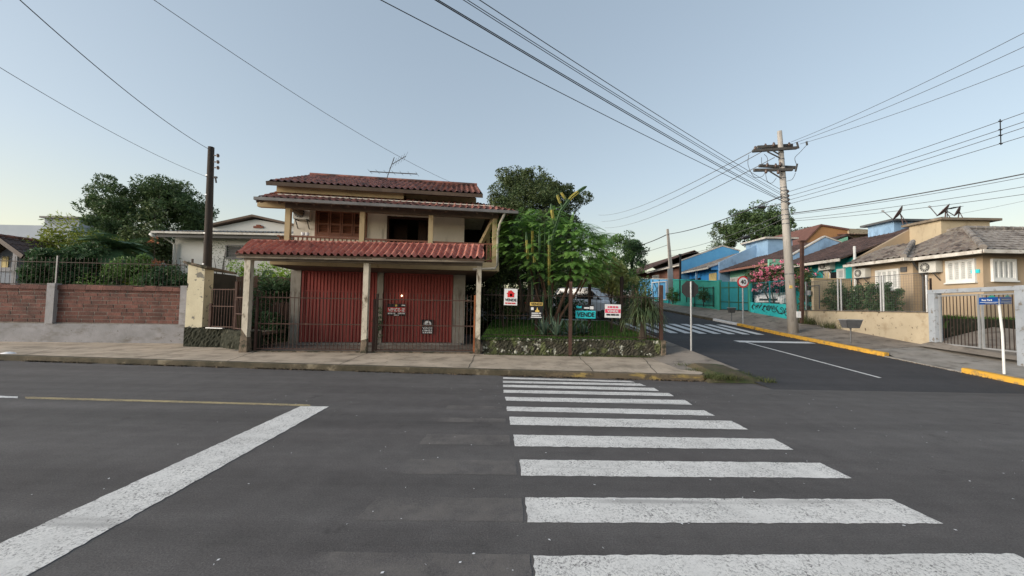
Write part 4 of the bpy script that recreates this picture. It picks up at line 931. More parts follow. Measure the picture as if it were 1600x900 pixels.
while d < LEN:                                                                     # rough coping stones
    L = rr.uniform(.35, .6); zt = 1.97 + rr.uniform(.03, .09); b.hexa([lw(d + L - .01, 1.88, .05), lw(d, 1.88, .05), lw(d, 1.88, -.2), lw(d + L - .01, 1.88, -.2), lw(d + L - .01, zt, .03), lw(d, zt - .01, .03), lw(d, zt, -.2), lw(d + L - .01, zt, -.2)]); d += L
b.build('coping', 'mortar' if False else 'stone_brick', LW, label='darker weathered coping stones')
for px0, px1 in ((280, 292), (86, 98)):
    x0, x1 = at(px0, 480, 13.0).x, at(px1, 480, 13.0).x; y = P0.y + (x0 - P0.x) * .066
    b = MB(); b.box(x0, x1, y - .10, y + .1, .76 - .02 * (px0 < 100), 2.08); b.build('pier', 'whitewash', LW)
b = MB(); b.box(-21.3, -21.0, 12.3, 12.5, .7, 2.08); b.build('pier', 'whitewash', LW)
F1 = thing('left_fence', (-14, 13.1, 2.0), 'thin iron picket fence standing on the red stone wall', 'fence')
p, q = lw(.0, 0, -.12), lw(LEN, 0, -.12)
bars(p, q, 1.95, 2.93, .135, w=.008, spear=True).build('bars', 'iron', F1)
for z in (2.05, 2.80): rail(p, q, z, .018).build('rail', 'iron', F1)
for d in (.02, 4.35, 8.6): p = lw(d, 0, -.12); b = MB(); b.bar((p.x, p.y, 1.95), (p.x, p.y, 3.02), .045); b.build('fence_post', 'galv_dark' if d > 1 else 'iron', F1)
# pedestrian entrance: cream piers under a sloping cap, gate between
E_ = thing('entrance_portal', (-9.8, 12.6, .13), 'small gate portal of peeling cream plaster under a sloping dark cap', 'gateway')
a0, a1 = at(291, 470, 12.3), at(317.5, 470, 12.3); c0, c1 = at(338, 470, 13.7), at(355, 470, 13.7)
b = MB(); b.hexa([(a0.x, 12.3, .7), (a1.x, 12.3, .7), (a1.x + .02, 12.65, .7), (a0.x - .1, 12.65, .7), (a0.x, 12.3, 2.74), (a1.x, 12.3, 2.6), (a1.x + .02, 12.65, 2.6), (a0.x - .1, 12.65, 2.74)]); b.build('pier', 'peeling_cream', E_)
b = MB(); b.box(c0.x, c1.x, 13.7, 13.95, .5, 2.5); b.build('pier', 'peeling_cream', E_)
b = MB(); b.box(c0.x - .9, c0.x + .02, 13.72, 13.9, 2.2, 2.5); b.build('lintel', 'peeling_cream', E_)
b = MB(); b.plate([(a0.x - .1, 12.22, 2.78), (a1.x + .12, 12.22, 2.62), (c1.x + .12, 13.95, 2.55), (c0.x - .9, 13.95, 2.72)], (0, 0, .07)); b.build('cap', 'post_base', E_)
b = MB(); b.box(a1.x - .1, a1.x + .0, 12.66, 13.7, .5, 2.5); b.build('side_wall', 'room_dark', E_)  # dark colour stands in for the shade inside the recess
b = MB(); b.box(c0.x - .75, c0.x - .02, 13.6, 13.66, .6, 2.2); b.build('door', 'rust_post', E_, label='dark red inner door')
BW = thing('entrance_base_wall', (-9.0, 11.9, .13), 'dark mossy stone base wall below the small entrance gate', 'wall')
b = MB(); rough_wall(b, (-10.35, 12.2, 0), (-9.1, 12.12, 0), .05, .72, .4, 24, 10, random.Random(3), .02); rough_wall(b, (-9.1, 12.12, 0), (-7.72, 11.3, 0), .05, .70, .4, 26, 10, random.Random(5), .02); b.build('wall_body', 'moss_wall', BW)
b = MB(); b.slab([(-10.3, 12.4), (-9.1, 12.3), (-7.75, 11.5), (-7.75, 13.2), (-10.3, 13.4)], .55, .64); b.build('landing', 'post_base', BW)
b = MB(); b.bar((-9.55, 12.1, .74), (-8.95, 12.0, .74), .1, .03); b.build('step_edge', 'galv', BW)
PG = thing('pedestrian_gate', (-8.6, 11.95, .7), 'narrow dark red barred gate in the small cream entrance', 'gate')
p, q = V(-9.55, 12.22, 0), V(-8.6, 12.0, 0); r_ = V(-7.78, 11.45, 0)
bars(p, q, .72, 1.98, .10, w=.015).build('bars', 'rust_post', PG); bars(q, r_, .70, 1.75, .10, w=.014).build('bars', 'rust_post', PG)
for z in (.78, 1.42, 1.95): rail(p, q, z, .025).build('rail', 'rust_post', PG)
for z in (.75, 1.2, 1.7): rail(q, r_, z, .022).build('rail', 'rust_post', PG)
for c, z1 in ((p, 1.5), (q, 2.2)): b = MB(); b.bar((c.x, c.y, .68), (c.x, c.y, z1), .07); b.build('gate_post', 'rust_post', PG)
# plank fence closing the yard behind the entrance
BF = thing('plank_fence', (-8, 15.6, .13), 'dark brown board fence closing the yard left of the garage', 'fence')
b = MB(); x = -12.0; rr = random.Random(2)
while x < -5.6: b.box(x, x + .17, 15.9 + rr.uniform(0, .02), 15.93, .1, 2.62 + rr.uniform(-.03, .03)); x += .185
b.build('boards', 'fence_boards', BF); rail((-12, 15.95, 0), (-5.6, 15.95, 0), 2.3, .04).build('rail', 'dark_wood', BF); rail((-12, 15.95, 0), (-5.6, 15.95, 0), .7, .04).build('rail', 'dark_wood', BF)
bush('climbing_shrub', 'lime green shrub spilling over the brown board fence', 'shrub', (-10.2, 16.4, 1.9), (2.6, .35, 1.0), n=6500, size=.10, m='leaf_lime', seed=21)
bush('yard_shrub', 'dark leafy shrub in the yard left of the garage behind the gate', 'shrub', (-8.6, 13.9, .13), (.75, .5, 1.85), n=4500, size=.13, m='leaf_bush', seed=22)
bush('yard_shrub', 'low dark plant at the foot of the garage wall beside the left gate', 'shrub', (-8.15, 13.1, .13), (.35, .3, .8), n=2500, size=.12, m='leaf_bush', seed=24)
bush('potted_plant', 'spindly plant climbing the narrow pilaster between the garage doors', 'plant', tuple(hp(3.25, 1.75, .13)), (.14, .14, 1.0), n=420, size=.08, m='leaf_bush', seed=25, nclump=12, stems=4)
bush('flowering_twigs', 'bare twiggy shrub in front of the white neighbour house wall', 'shrub', tuple(V(*at(343, 440, 17.0)[:2], 2.0)), (.55, .3, 1.7), n=420, size=.07, m='leaf_dark', seed=26, nclump=26, stems=14)
# neighbour's white house
NH = thing('neighbour_house', (-13.5, 20, 1), 'single-storey white house with low grey tiled roof left of the tall house', 'house')
x0, x1 = at(272, 400, 19.5).x, -7.0
b = MB(); b.box(x0, x1, 19.5, 27, .5, 5.15); b.build('wall', 'neighbour_wall', NH)
ev = at(240, 361, 18.8).z; ex = at(240, 361, 18.8).x; ex1 = -6.6
roof('roof', [(ex, 18.8, ev), (ex1, 18.8, ev - .02), (ex1, 21.6, ev + .55), (ex + 2.8, 21.6, ev + .55)], (1, 0, 0), 'slate_tile', NH, p=.22, amp=.03)
roof('roof', [(ex, 18.8, ev), (ex, 27, ev), (ex + 2.8, 27, ev + .55), (ex + 2.8, 21.6, ev + .55)], (0, 1, 0), 'slate_tile', NH, p=.22, amp=.03)
b = MB(); b.bar((ex - .05, 18.75, ev - .06), (ex1, 18.75, ev - .08), .1, .1); b.build('gutter', 'fascia_white', NH)
b = MB(); b.bar((ex + .1, 18.85, ev - .2), (ex1, 18.85, ev - .2), .05, .16); b.build('fascia', 'ac_dark', NH)
b = MB(); g = x0 + .08; b.tube([(g - .65, 18.9, ev - .18), (g - .3, 19.1, ev - .25), (g, 19.4, ev - .55), (g, 19.42, 1)], .06, 8); b.tube([(g - .7, 18.8, ev - .1), (g - .5, 18.95, ev - .3)], .1, 8); b.build('downpipe', 'window_white', NH, smooth=True)
ga, gb, gc = at(330, 355, 22), at(399, 340, 22), at(456, 352, 22)
b = MB(); b.plate([(ga.x, 22, ev + .3), (gc.x + 1.5, 22, ev + .3), (gc.x + 1.5, 22, gc.z - .25), (gb.x, 22, gb.z - .1), (ga.x, 22, ga.z - .05)], (0, .2, 0)); b.build('gable', 'neighbour_wall', NH)
b = MB()
for s_, t_ in ((ga, gb), (gb, V(gc.x + 1.6, 22, gc.z - .35))): b.plate([V(s_.x, 21.7, s_.z), V(t_.x, 21.7, t_.z), V(t_.x, 26, t_.z), V(s_.x, 26, s_.z)], (0, 0, .12))
b.build('gable_roof', 'eave_wood', NH)
c = at(404, 354, 21.97); b = MB(); b.box(c.x - .28, c.x + .28, 21.93, 21.99, c.z - .08, c.z + .02); b.box(c.x - .12, c.x + .12, 21.93, 21.99, c.z + .03, c.z + .1); b.build('vent', 'red_brick', NH)
p, q = at(352, 404, 19.45), at(378, 383, 19.45); b = MB(); b.box(p.x, p.x + .06, 19.42, 19.49, p.z, q.z); b.box(q.x - .0, q.x + .06, 19.42, 19.49, p.z, q.z); b.box(p.x + .06, q.x, 19.42, 19.49, q.z - .06, q.z); b.box(p.x + .06, q.x, 19.42, 19.49, p.z, p.z + .06)
wn = b.build('window', 'galv_dark', NH); b = MB()
for i in range(5): z = p.z + .08 + i * .11; b.hexa([(p.x + .06, 19.44, z), (q.x, 19.44, z), (q.x, 19.45, z), (p.x + .06, 19.45, z), (p.x + .06, 19.475, z + .09), (q.x, 19.475, z + .09), (q.x, 19.48, z + .09), (p.x + .06, 19.48, z + .09)])
b.build('louvres', 'ac_dark', wn)
# small house at the left edge of the frame
LH = thing('garden_house', (-21, 15, 1), 'small grey house with dark red gable roof behind the wall, cut by the left edge', 'house')
r0 = at(52, 400, 15); rp = at(12, 371, 15); 
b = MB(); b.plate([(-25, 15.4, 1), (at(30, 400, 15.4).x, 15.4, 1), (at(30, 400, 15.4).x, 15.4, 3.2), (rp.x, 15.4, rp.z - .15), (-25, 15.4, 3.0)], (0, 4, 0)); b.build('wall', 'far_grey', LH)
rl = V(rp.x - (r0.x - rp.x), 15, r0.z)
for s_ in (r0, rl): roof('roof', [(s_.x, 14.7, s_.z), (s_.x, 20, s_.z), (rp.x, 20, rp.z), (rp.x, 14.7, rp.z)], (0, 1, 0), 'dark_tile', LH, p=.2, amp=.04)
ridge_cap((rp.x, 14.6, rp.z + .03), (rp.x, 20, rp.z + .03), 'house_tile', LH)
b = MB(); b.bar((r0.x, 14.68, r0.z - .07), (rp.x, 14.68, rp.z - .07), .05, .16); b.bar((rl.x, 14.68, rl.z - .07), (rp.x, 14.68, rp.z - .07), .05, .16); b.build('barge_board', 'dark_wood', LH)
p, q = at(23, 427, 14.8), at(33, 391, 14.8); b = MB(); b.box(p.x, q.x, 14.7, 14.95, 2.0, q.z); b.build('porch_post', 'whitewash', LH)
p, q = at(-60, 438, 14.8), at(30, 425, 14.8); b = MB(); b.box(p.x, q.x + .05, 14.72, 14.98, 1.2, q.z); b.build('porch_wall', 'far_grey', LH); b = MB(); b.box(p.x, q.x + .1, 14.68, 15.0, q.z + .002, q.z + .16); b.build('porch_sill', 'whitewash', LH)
p, q = at(2, 424, 15.38), at(14, 401, 15.38); b = MB(); b.box(p.x, q.x, 15.36, 15.39, p.z, q.z); b.build('window', 'curtain_yellow', LH)
# pale flat-roofed building far behind
FB = thing('flat_roof_building', (-50, 42, 0), 'long pale flat-roofed building with a raised block behind the left garden', 'building')
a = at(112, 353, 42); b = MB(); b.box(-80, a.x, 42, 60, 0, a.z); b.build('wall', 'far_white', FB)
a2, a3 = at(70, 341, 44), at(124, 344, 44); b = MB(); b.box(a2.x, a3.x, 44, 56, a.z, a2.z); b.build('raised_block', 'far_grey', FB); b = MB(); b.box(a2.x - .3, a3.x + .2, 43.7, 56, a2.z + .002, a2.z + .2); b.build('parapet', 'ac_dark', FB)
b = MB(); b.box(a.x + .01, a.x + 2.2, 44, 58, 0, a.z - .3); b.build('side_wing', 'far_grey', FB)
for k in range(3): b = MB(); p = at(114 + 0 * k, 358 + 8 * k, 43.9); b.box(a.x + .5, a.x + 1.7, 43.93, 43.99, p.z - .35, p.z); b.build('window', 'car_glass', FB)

# ================================================================== POLES AND WIRES
LP = thing('wooden_pole', (-11.2, 14, 1.0), 'dark weathered wooden utility pole behind the cream entrance', 'pole')
b = MB(); b.tube([at(322, 440, 14) + V(0, 0, -1.5), at(324, 415, 14), at(330, 230, 14)], [.15, .135, .10], 12); b.build('shaft', 'pole_wood', LP, smooth=True)
for y in (243, 253, 262): c = at(335, y, 13.95); b = MB(); b.bar(c - V(.02, 0, 0), c + V(.16, 0, 0), .03); b.tube([c + V(.13, 0, -.06), c + V(.13, 0, 0), c + V(.13, 0, .06)], [.035, .055, .035], 8); b.build('insulator', 'porcelain', LP)
c = at(334, 277, 13.95); b = MB(); b.bar(c, c + V(.12, 0, 0), .06); b.tube([c + V(.06, 0, 0), c + V(.1, 0, -.2)], .03, 6); b.build('clamp', 'black_metal', LP)
for y in (275, 305, 413, 365): c = at(327 - (y - 275) * .03, y, 14); b = MB(); r_ = .10 + (y - 230) * .00019; b.tube([c - V(0, 0, .015), c + V(0, 0, .015)], r_ + .004, 12); b.build('band', 'galv', LP)

UPole = thing('concrete_pole', (11.72, 16, .6), 'tall leaning grey concrete power pole with two crossarms on the yellow kerb', 'pole')
pb, pt = at(1240, 522, 16), at(1218, 205, 16)
b = MB(); b.tube([pb - V(0, 0, .2), pb.lerp(pt, .5), pt], [.20, .145, .088], 14); b.build('shaft', 'pole_concrete', UPole, smooth=True)
def on(py): return pb.lerp(pt, (522 - py) / (522 - 205))
for (l, r__, dy) in (((1176, 236), (1245, 231), 0), ((1183, 230), (1238, 227), .32), ((1178, 266), (1238, 265), 0), ((1186, 259), (1244, 262), .32)):
    p, q = at(*l, 15.85 + dy), at(*r__, 15.85 + dy); b = MB(); b.bar(p, q, .10, .11); b.build('crossarm', 'arm_wood', UPole)
for (a, c) in (((1199, 237), (1219, 247)), ((1203, 268), (1221, 279)), ((1205, 234), (1217, 241))):
    b = MB(); b.bar(at(*a, 15.8), at(*c, 15.85), .04); b.build('arm_brace', 'arm_wood', UPole)
INS = []
for px, py, Y in ((1180, 232, 15.85), (1196, 228, 16.17), (1209, 226, 16.1), (1233, 226, 16.1), (1199, 258, 15.9), (1212, 259, 15.9), (1219, 257, 15.9), (1197, 268, 15.8), (1216, 269, 15.8)):
    c = at(px, py, Y); b = MB(); b.tube([c - V(0, 0, .08), c - V(0, 0, .02), c + V(0, 0, .04), c + V(0, 0, .1)], [.03, .065, .05, .025], 8); b.build('insulator', 'porcelain', UPole, smooth=True); INS.append(c)
for py in (301, 308, 314, 320): c = on(py) + V(.13, -.03, 0); b = MB(); b.tube([c - V(0, 0, .06), c, c + V(0, 0, .06)], [.045, .075, .045], 8); b.build('rack_insulator', 'porcelain', UPole, smooth=True)
b = MB(); b.bar(on(297) + V(.12, -.03, 0), on(323) + V(.14, -.03, 0), .025); b.build('rack', 'galv_dark', UPole)
for py in (240, 250, 262, 280, 295, 300, 306, 312, 318, 330, 338, 345, 352, 430): c = on(py); f = (522 - py) / 317; b = MB(); b.tube([c - V(0, 0, .02), c + V(0, 0, .02)], .20 - .112 * f + .006, 14); b.build('band', 'galv_dark', UPole)
c = on(492) + V(.12, -.19, 0); b = MB(); b.box(c.x - .08, c.x + .08, c.y - .03, c.y + .02, c.z - .13, c.z + .13); b.build('plate', 'sign_white', UPole)
c = on(450) + V(-.09, -.155, 0); b = MB(); b.box(c.x - .05, c.x + .05, c.y - .02, c.y + .02, c.z - .06, c.z + .06); b.build('number_tag', 'sign_yellow', UPole)
for c0, c1 in (((1247, 232), (1245, 222)), ((1245, 256), (1243, 268))):
    b = MB(); p, q = at(*c0, 15.8), at(*c1, 15.8); b.bar(p + V(.02, 0, 0), q, .05); b.build('fuse_cutout', 'ac_dark', UPole)
b = MB(); c = at(1261, 224, 15.5); b.bar(c + V(-.02, 0, .08), c + V(0, 0, -.08), .05); b.build('surge_arrester', 'ac_dark', UPole)
def wire(p, q, label, sag=.3, r=.010, m='wire', group=None, name='power_line', n=26):
    p = Vector(p); q = Vector(q); pts = [p.lerp(q, i / n) - V(0, 0, 4 * sag * (i / n) * (1 - i / n)) for i in range(n + 1)]
    b = MB(); b.tube(pts, r, 5)
    return tag(b.build(name, m, smooth=True), label, 'wire', group)
def jumper(pts, r=.010, name='jumper_wire'):
    P = [Vector(p) for p in pts]; Q = []
    for i in range(len(P) - 1):
        a, b_, c, d = P[max(i - 1, 0)], P[i], P[i + 1], P[min(i + 2, len(P) - 1)]
        for k in range(6):
            t = k / 6; Q.append(.5 * ((2 * b_) + (c - a) * t + (2 * a - 5 * b_ + 4 * c - d) * t * t + (3 * b_ - a - 3 * c + d) * t ** 3))
    Q.append(P[-1]); b = MB(); b.tube(Q, r, 5); b.build(name, 'wire', UPole)
jumper([at(1170, 242, 15.8), at(1169, 258, 15.8), at(1178, 276, 15.8), at(1190, 276, 15.8), at(1196, 269, 15.8)])
jumper([at(1194, 241, 15.8), at(1199, 247, 15.8), at(1199, 258, 15.8)]); jumper([at(1190, 246, 15.8), at(1190, 258, 15.8)]); jumper([at(1196, 270, 15.8), at(1199, 283, 15.8), at(1206, 286, 15.8), at(1213, 278, 15.8)])
jumper([at(1261, 226, 15.6), at(1250, 238, 15.7), at(1242, 247, 15.7), at(1245, 258, 15.8)]); jumper([at(1243, 270, 15.8), at(1238, 280, 15.8), at(1229, 283, 15.9)])
def thru(px, py, z, p, ext):
    """a straight run from pole point p over the spot seen at (px, py) at height z, carried on past the frame"""
    q = atz(px, py, z); d = q - Vector(p); return Vector(p) + d * ext
# cables crossing over the street towards the upper left
for k, (a, py, z, r_, lab) in enumerate(((632, 322, 6.6, .008, 'lowest long cable crossing the sky to the upper left'), (711, 322, 6.8, .010, 'thick double cable crossing the sky to the upper left, lower strand'), (715, 319, 6.85, .009, 'thick double cable crossing the sky to the upper left, upper strand'),
                                        (752, 314, 7.0, .007, 'thin wire just right of the thick double cable'), (758, 311, 7.05, .007, 'thin wire between the thick cable and the rightmost overhead wire'), (776, 306, 7.1, .008, 'rightmost overhead wire falling to the pole rack'))):
    p = on(py) + V(.0, -.2, 0); q = thru(a, 0, z, p, 1.6); wire(p, q, lab, sag=.22, r=r_, m='wire', group='overhead cables from the concrete pole over the street')
# three high wires and four rack wires to the right
for a, (px, py), z, lab in ((at(1236, 222, 16.1), (1600, 38), 9.0, 'highest of the three wires leaving the upper crossarm to the right'), (at(1240, 224, 16.1), (1600, 60), 8.8, 'middle of the three wires leaving the upper crossarm to the right'), (at(1250, 225, 15.6), (1600, 90), 8.6, 'lowest of the three wires leaving the upper crossarm to the right')):
    wire(a, thru(px, py, z, a, 1.5), lab, sag=.25, r=.008, m='wire', group='high wires to the right of the concrete pole')
RK = []
for i, (py, (px, py2), z, lab) in enumerate(((301, (1600, 170), 7.0, 'top wire of the four from the pole rack to the right'), (308, (1600, 184), 6.8, 'second wire of the four from the pole rack to the right'), (314, (1600, 193), 6.65, 'third wire of the four from the pole rack to the right'), (320, (1600, 207), 6.5, 'bottom wire of the four from the pole rack to the right'))):
    p = on(py) + V(.22, -.03, 0); q = thru(px, py2, z, p, 1.5); wire(p, q, lab, sag=.12, r=.009, m='wire', group='rack wires to the right of the concrete pole'); RK.append((p, q))
for i, (py, (px, py2), z, r_, lab) in enumerate(((336, (1600, 264), 5.7, .018, 'thick black telephone cable leaving the pole to the right'), (338, (1600, 269), 5.6, .008, 'thin wire lashed just under the thick telephone cable'), (345, (1600, 284), 5.4, .008, 'thin cable two below the thick telephone cable'), (348, (1600, 296), 5.25, .008, 'lowest thin cable leaving the pole to the right'))):
    p = on(py) + V(.2, -.1, 0); wire(p, thru(px, py2, z, p, 1.5), lab, sag=.16, r=r_, group='telephone cables to the right of the concrete pole')
wire(at(1290, 362, 30), at(1640, 305, 24), 'faint thin wire above the beige house dishes', sag=.3, r=.010, m='wire_grey')
# spacer on the four rack wires
t = .44; c = at(1563, 200, 13.2)
fs = [p.lerp(q, .27) for p, q in RK]
T = thing('wire_spacer', at(1563, 215, 11.5), 'small dark vertical spacer hanging on the four rack wires', 'spacer')
def atwire(p, q, px, sag):
    best = None
    for k in range(400):
        f = k / 400; w3 = p.lerp(q, f) - V(0, 0, 4 * sag * f * (1 - f)); d = w3 - EYE; zz = d.dot(FW)
        if zz <= 0: continue
        x = 800 + F * d.dot(RT) / zz
        if best is None or abs(x - px) < best[0]: best = (abs(x - px), w3)
    return best[1]
sp = [atwire(p, q, 1563, .12) for p, q in RK]
b = MB(); b.tube([sp[0] + V(0, 0, .06), sp[3] - V(0, 0, .04)], .011, 6)
b.build('rod', 'black_metal', T); b = MB()
for s_ in sp: b.tube([s_ - V(.04, 0, 0), s_ + V(.04, 0, 0)], .018, 6)
b.build('clamps', 'black_metal', T)
# left pole wires
p = at(330, 235, 14); wire(p, thru(60, 0, 6.9, p, 1.4), 'dark wire from the top of the wooden pole to the upper left', sag=.35, r=.009, group='wires of the wooden pole')
p = at(325, 277, 14); wire(p, thru(0, 85, 6.2, p, 1.4), 'thin low wire from the wooden pole to the left edge', sag=.3, r=.006, m='wire_grey', group='wires of the wooden pole')
p = at(722, 292, 17.2); wire(p, thru(291, 0, 7.2, p, 1.4), 'long thin wire descending behind the red roof of the tall house', sag=.5, r=.006, m='wire_grey')
# second pole up the hill and its lines
HP2 = thing('concrete_post', (13.3, 33, 2.0), 'slim pale concrete post standing before the blue graffiti wall up the hill', 'pole')
a, c = at(1052, 472, 33), at(1043, 358, 33); b = MB(); b.hexa([a + V(-.17, -.15, 0), a + V(.17, -.15, 0), a + V(.17, .15, 0), a + V(-.17, .15, 0), c + V(-.08, -.08, 0), c + V(.08, -.08, 0), c + V(.08, .08, 0), c + V(-.08, .08, 0)]); b.build('shaft', 'pole_concrete', HP2)
b = MB(); m_ = at(1047, 420, 32.7); b.box(m_.x - .2, m_.x + .2, 32.6, 32.75, 2.3, m_.z); b.build('sleeve', 'galv', HP2)
wire(at(1222, 306, 15.8), at(1043, 366, 32.9), 'thick black cable from the concrete pole up the hill to the slim post', sag=.25, r=.026)
wire(at(1043, 366, 33), at(960, 388, 48), 'thick cable carrying on beyond the slim post behind the trees', sag=.4, r=.04)
wire(at(1228, 332, 15.9), at(1045, 392, 32.9), 'thin lower cable from the concrete pole up the hill', sag=.3, r=.012, m='wire_grey')
wire(at(1228, 340, 15.9), at(1046, 399, 32.9), 'lowest thin cable from the concrete pole up the hill', sag=.4, r=.012, m='wire_grey')
wire(at(1045, 382, 33), at(950, 402, 48), 'faint cable beyond the slim post', sag=.3, r=.02, m='wire_grey')
for (a, q, lab) in ((at(1176, 236, 15.8), (935, 336), 'topmost of the three faint lines fading into the distance left of the pole'), (at(1196, 234, 15.9), (940, 346), 'middle of the three faint lines fading into the distance left of the pole'), (at(1210, 246, 16), (945, 356), 'lowest of the three faint lines fading into the distance left of the pole')):
    wire(a, at(*q, 60), lab, sag=.8, r=.016, m='wire_grey', group='distribution lines up the hill')
c = at(1165, 371, 21); T = thing('splice_case', c - V(0, 0, .1), 'black cylindrical cable splice case hanging below the hill cables', 'cable box'); b = MB(); b.tube([c - V(.22, 0, .05), c - V(.18, 0, .05), c + V(.18, 0, .03), c + V(.22, 0, .03)], [.04, .09, .09, .04], 10); b.build('case', 'black_metal', T); b = MB(); b.tube([c - V(.3, 0, -.02), c + V(.3, 0, .1)], .02, 6); b.build('hanger', 'black_metal', T)
c = at(1190, 324, 18); T = thing('street_lamp_head', c - V(0, 0, .1), 'small flat street lamp head seen against the hilltop tree', 'lamp'); b = MB(); b.tube([c - V(0, 0, .06), c, c + V(0, 0, .06)], [.06, .2, .12], 12); b.build('shade', 'galv_dark', T); b = MB(); b.tube([c, c + V(.5, -1.2, -.1), on(330)], .02, 6); b.build('arm', 'galv_dark', T)

# ---- dark steel lamp/fence posts near the hill walls
for px, y0, y1, Y, w_, lab in ((1063, 398, 470, 31, .12, 'black slim post before the blue house'), (1253, 378, 505, 17.6, .12, 'dark brown post beside the concrete pole, in front of the low cream wall end')):
    a, c = at(px, y1, Y), at(px, y0, Y); b = MB(); b.bar(a, c, w_); b.box(c.x - .12, c.x + .12, Y - .1, Y + .1, c.z, c.z + .06); tag(b.build('steel_post', 'rust_post' if px > 1200 else 'black_metal'), lab, 'post')
#PART4
# ================================================================== HOUSES UP THE HILL (facades towards the side street)
def wallpoly(pts, d): return MB().plate([V(*p) for p in pts], d)
def win_x(px0, py0, px1, py1, X, parent, frame='window_white', leaf='louvre_white', n=4, depth=.06, lab=None):
    """window on a wall that faces -X, corners given by where they are seen"""
    a, c = atx(px0, py1, X), atx(px1, py0, X); y0, y1 = sorted((a.y, c.y)); z0, z1 = atx((px0 + px1) / 2, py1, X).z, atx((px0 + px1) / 2, py0, X).z
    return window(V(X, y0, z0), V(0, y1 - y0, 0), z1 - z0, V(-1, 0, 0), parent, frame, leaf, n, depth)
def win_y(px0, py0, px1, py1, Y, parent, frame='window_white', leaf='louvre_white', n=4, depth=.06):
    a, c = at(px0, py1, Y), at(px1, py0, Y); return window(V(a.x, Y, a.z), V(c.x - a.x, 0, 0), c.z - a.z, V(0, -1, 0), parent, frame, leaf, n, depth)
def window(o, w, h, out, parent, frame, leaf, n, depth):
    W = w.length; r = w.normalized(); u = V(0, 0, 1); f = MB()
    def bx(b, s0, s1, t0, t1, d0, d1): b.hexa([o + r * s + u * t + out * d for s, t, d in ((s0, t0, d0), (s1, t0, d0), (s1, t0, d1), (s0, t0, d1), (s0, t1, d0), (s1, t1, d0), (s1, t1, d1), (s0, t1, d1))])
    k = .06; bx(f, 0, W, 0, k, -.02, depth); bx(f, 0, W, h - k, h, -.02, depth); bx(f, 0, k, k, h - k, -.02, depth); bx(f, W - k, W, k, h - k, -.02, depth)
    fo = f.build('window', frame, parent); p = (W - 2 * k) / n
    for i in range(n):
        b = MB(); s0 = k + i * p; g = .035; bx(b, s0, s0 + g, k, h - k, 0, depth * .8); bx(b, s0 + p - g, s0 + p, k, h - k, 0, depth * .8); bx(b, s0 + g, s0 + p - g, k, k + g, 0, depth * .8); bx(b, s0 + g, s0 + p - g, h - k - g, h - k, 0, depth * .8); b.build('leaf_frame', frame, fo)
        b = MB(); m_ = max(4, int((h - 2 * k) / .07))
        for j in range(m_): t = k + g + (h - 2 * k - 2 * g) * j / m_; bx(b, s0 + g, s0 + p - g, t, t + (h - 2 * k - 2 * g) / m_ * .82, 0, depth * .45)
        b.build('louvres', leaf, fo)
    b = MB(); bx(b, -.03, W + .03, -.05, -.002, 0, depth + .04); b.build('sill', frame, fo); return fo
# --- beige house
BH = thing('beige_house', (16, 13, 1.2), 'beige corner house with weathered grey tiled hip roof and white shuttered windows', 'house')
b = MB(); b.box(16, 26, 13.0, 22, .9, 3.72); b.build('wall', 'beige', BH)
b = MB(); b.box(15.6, 15.995, 14.9, 17.25, .9, 3.72); b.build('front_wall', 'beige', BH)
win_x(1480, 406, 1525, 441, 15.99, BH); win_x(1370, 421, 1406, 453, 15.59, BH); win_y(1549, 405, 1585, 438, 12.99, BH)
roof('roof', [(15.35, 12.45, 3.7), (15.35, 14.7, 3.7), (17.0, 16.1, 4.426), (18.3, 16.1, 4.998), (18.3, 15.4, 4.998)], (0, 1, 0), 'grey_tile', BH, p=.24, amp=.05, row=.34)
roof('roof', [(15.35, 12.45, 3.7), (26, 12.45, 3.7), (26, 15.4, 4.998), (18.3, 15.4, 4.998)], (1, 0, 0), 'ash_tile', BH, p=.24, amp=.022, row=.36)
roof('roof', [(15.0, 14.65, 3.7), (15.0, 17.28, 3.7), (16.9, 17.28, 4.536), (16.9, 16.1, 4.536)], (0, 1, 0), 'grey_tile', BH, p=.24, amp=.05, row=.34)
roof('roof', [(15.0, 14.65, 3.7), (15.36, 14.65, 3.7), (17.0, 16.1, 4.55), (16.9, 16.1, 4.54)], (1, 0, 0), 'ash_tile', BH, p=.24, amp=.02)
for p, q in (((15.35, 12.45, 3.78), (18.3, 15.4, 5.06)), ((18.3, 15.4, 5.06), (26, 15.4, 5.06)), ((15.0, 14.65, 3.76), (16.9, 16.1, 4.6)), ((18.3, 15.4, 5.05), (18.3, 16.1, 5.05))): ridge_cap(p, q, 'ash_tile', BH, .10)
b = MB(); b.bar((15.33, 12.42, 3.64), (15.33, 14.68, 3.64), .06, .12); b.bar((15.3, 12.41, 3.64), (26, 12.41, 3.64), .06, .12); b.bar((14.98, 14.64, 3.64), (14.98, 17.3, 3.64), .06, .12); b.bar((14.95, 14.62, 3.64), (15.35, 14.62, 3.64), .06, .12); b.build('gutter', 'fascia_white', BH)
b = MB(); b.box(15.36, 26, 12.5, 12.98, 3.62, 3.66); b.box(15.36, 15.98, 12.5, 14.9, 3.615, 3.655); b.box(15.03, 15.6, 14.7, 17.25, 3.60, 3.65); b.build('soffit', 'beam_paint', BH)
wallpoly([(15.5, 17.30, 1.0), (15.5, 17.30, 3.95), (18.2, 17.30, 5.45), (20.5, 17.30, 5.45), (20.5, 17.30, 1.0)], (0, .16, 0)).build('party_wall', 'beige', BH)
b = MB(); b.box(18.0, 20.05, 16.0, 17.29, 4.3, 5.50); b.build('tank_block', 'beige_pale', BH)
b = MB(); b.box(17.85, 20.4, 15.85, 17.5, 5.502, 5.60); b.build('tank_slab', 'beam_paint', BH)
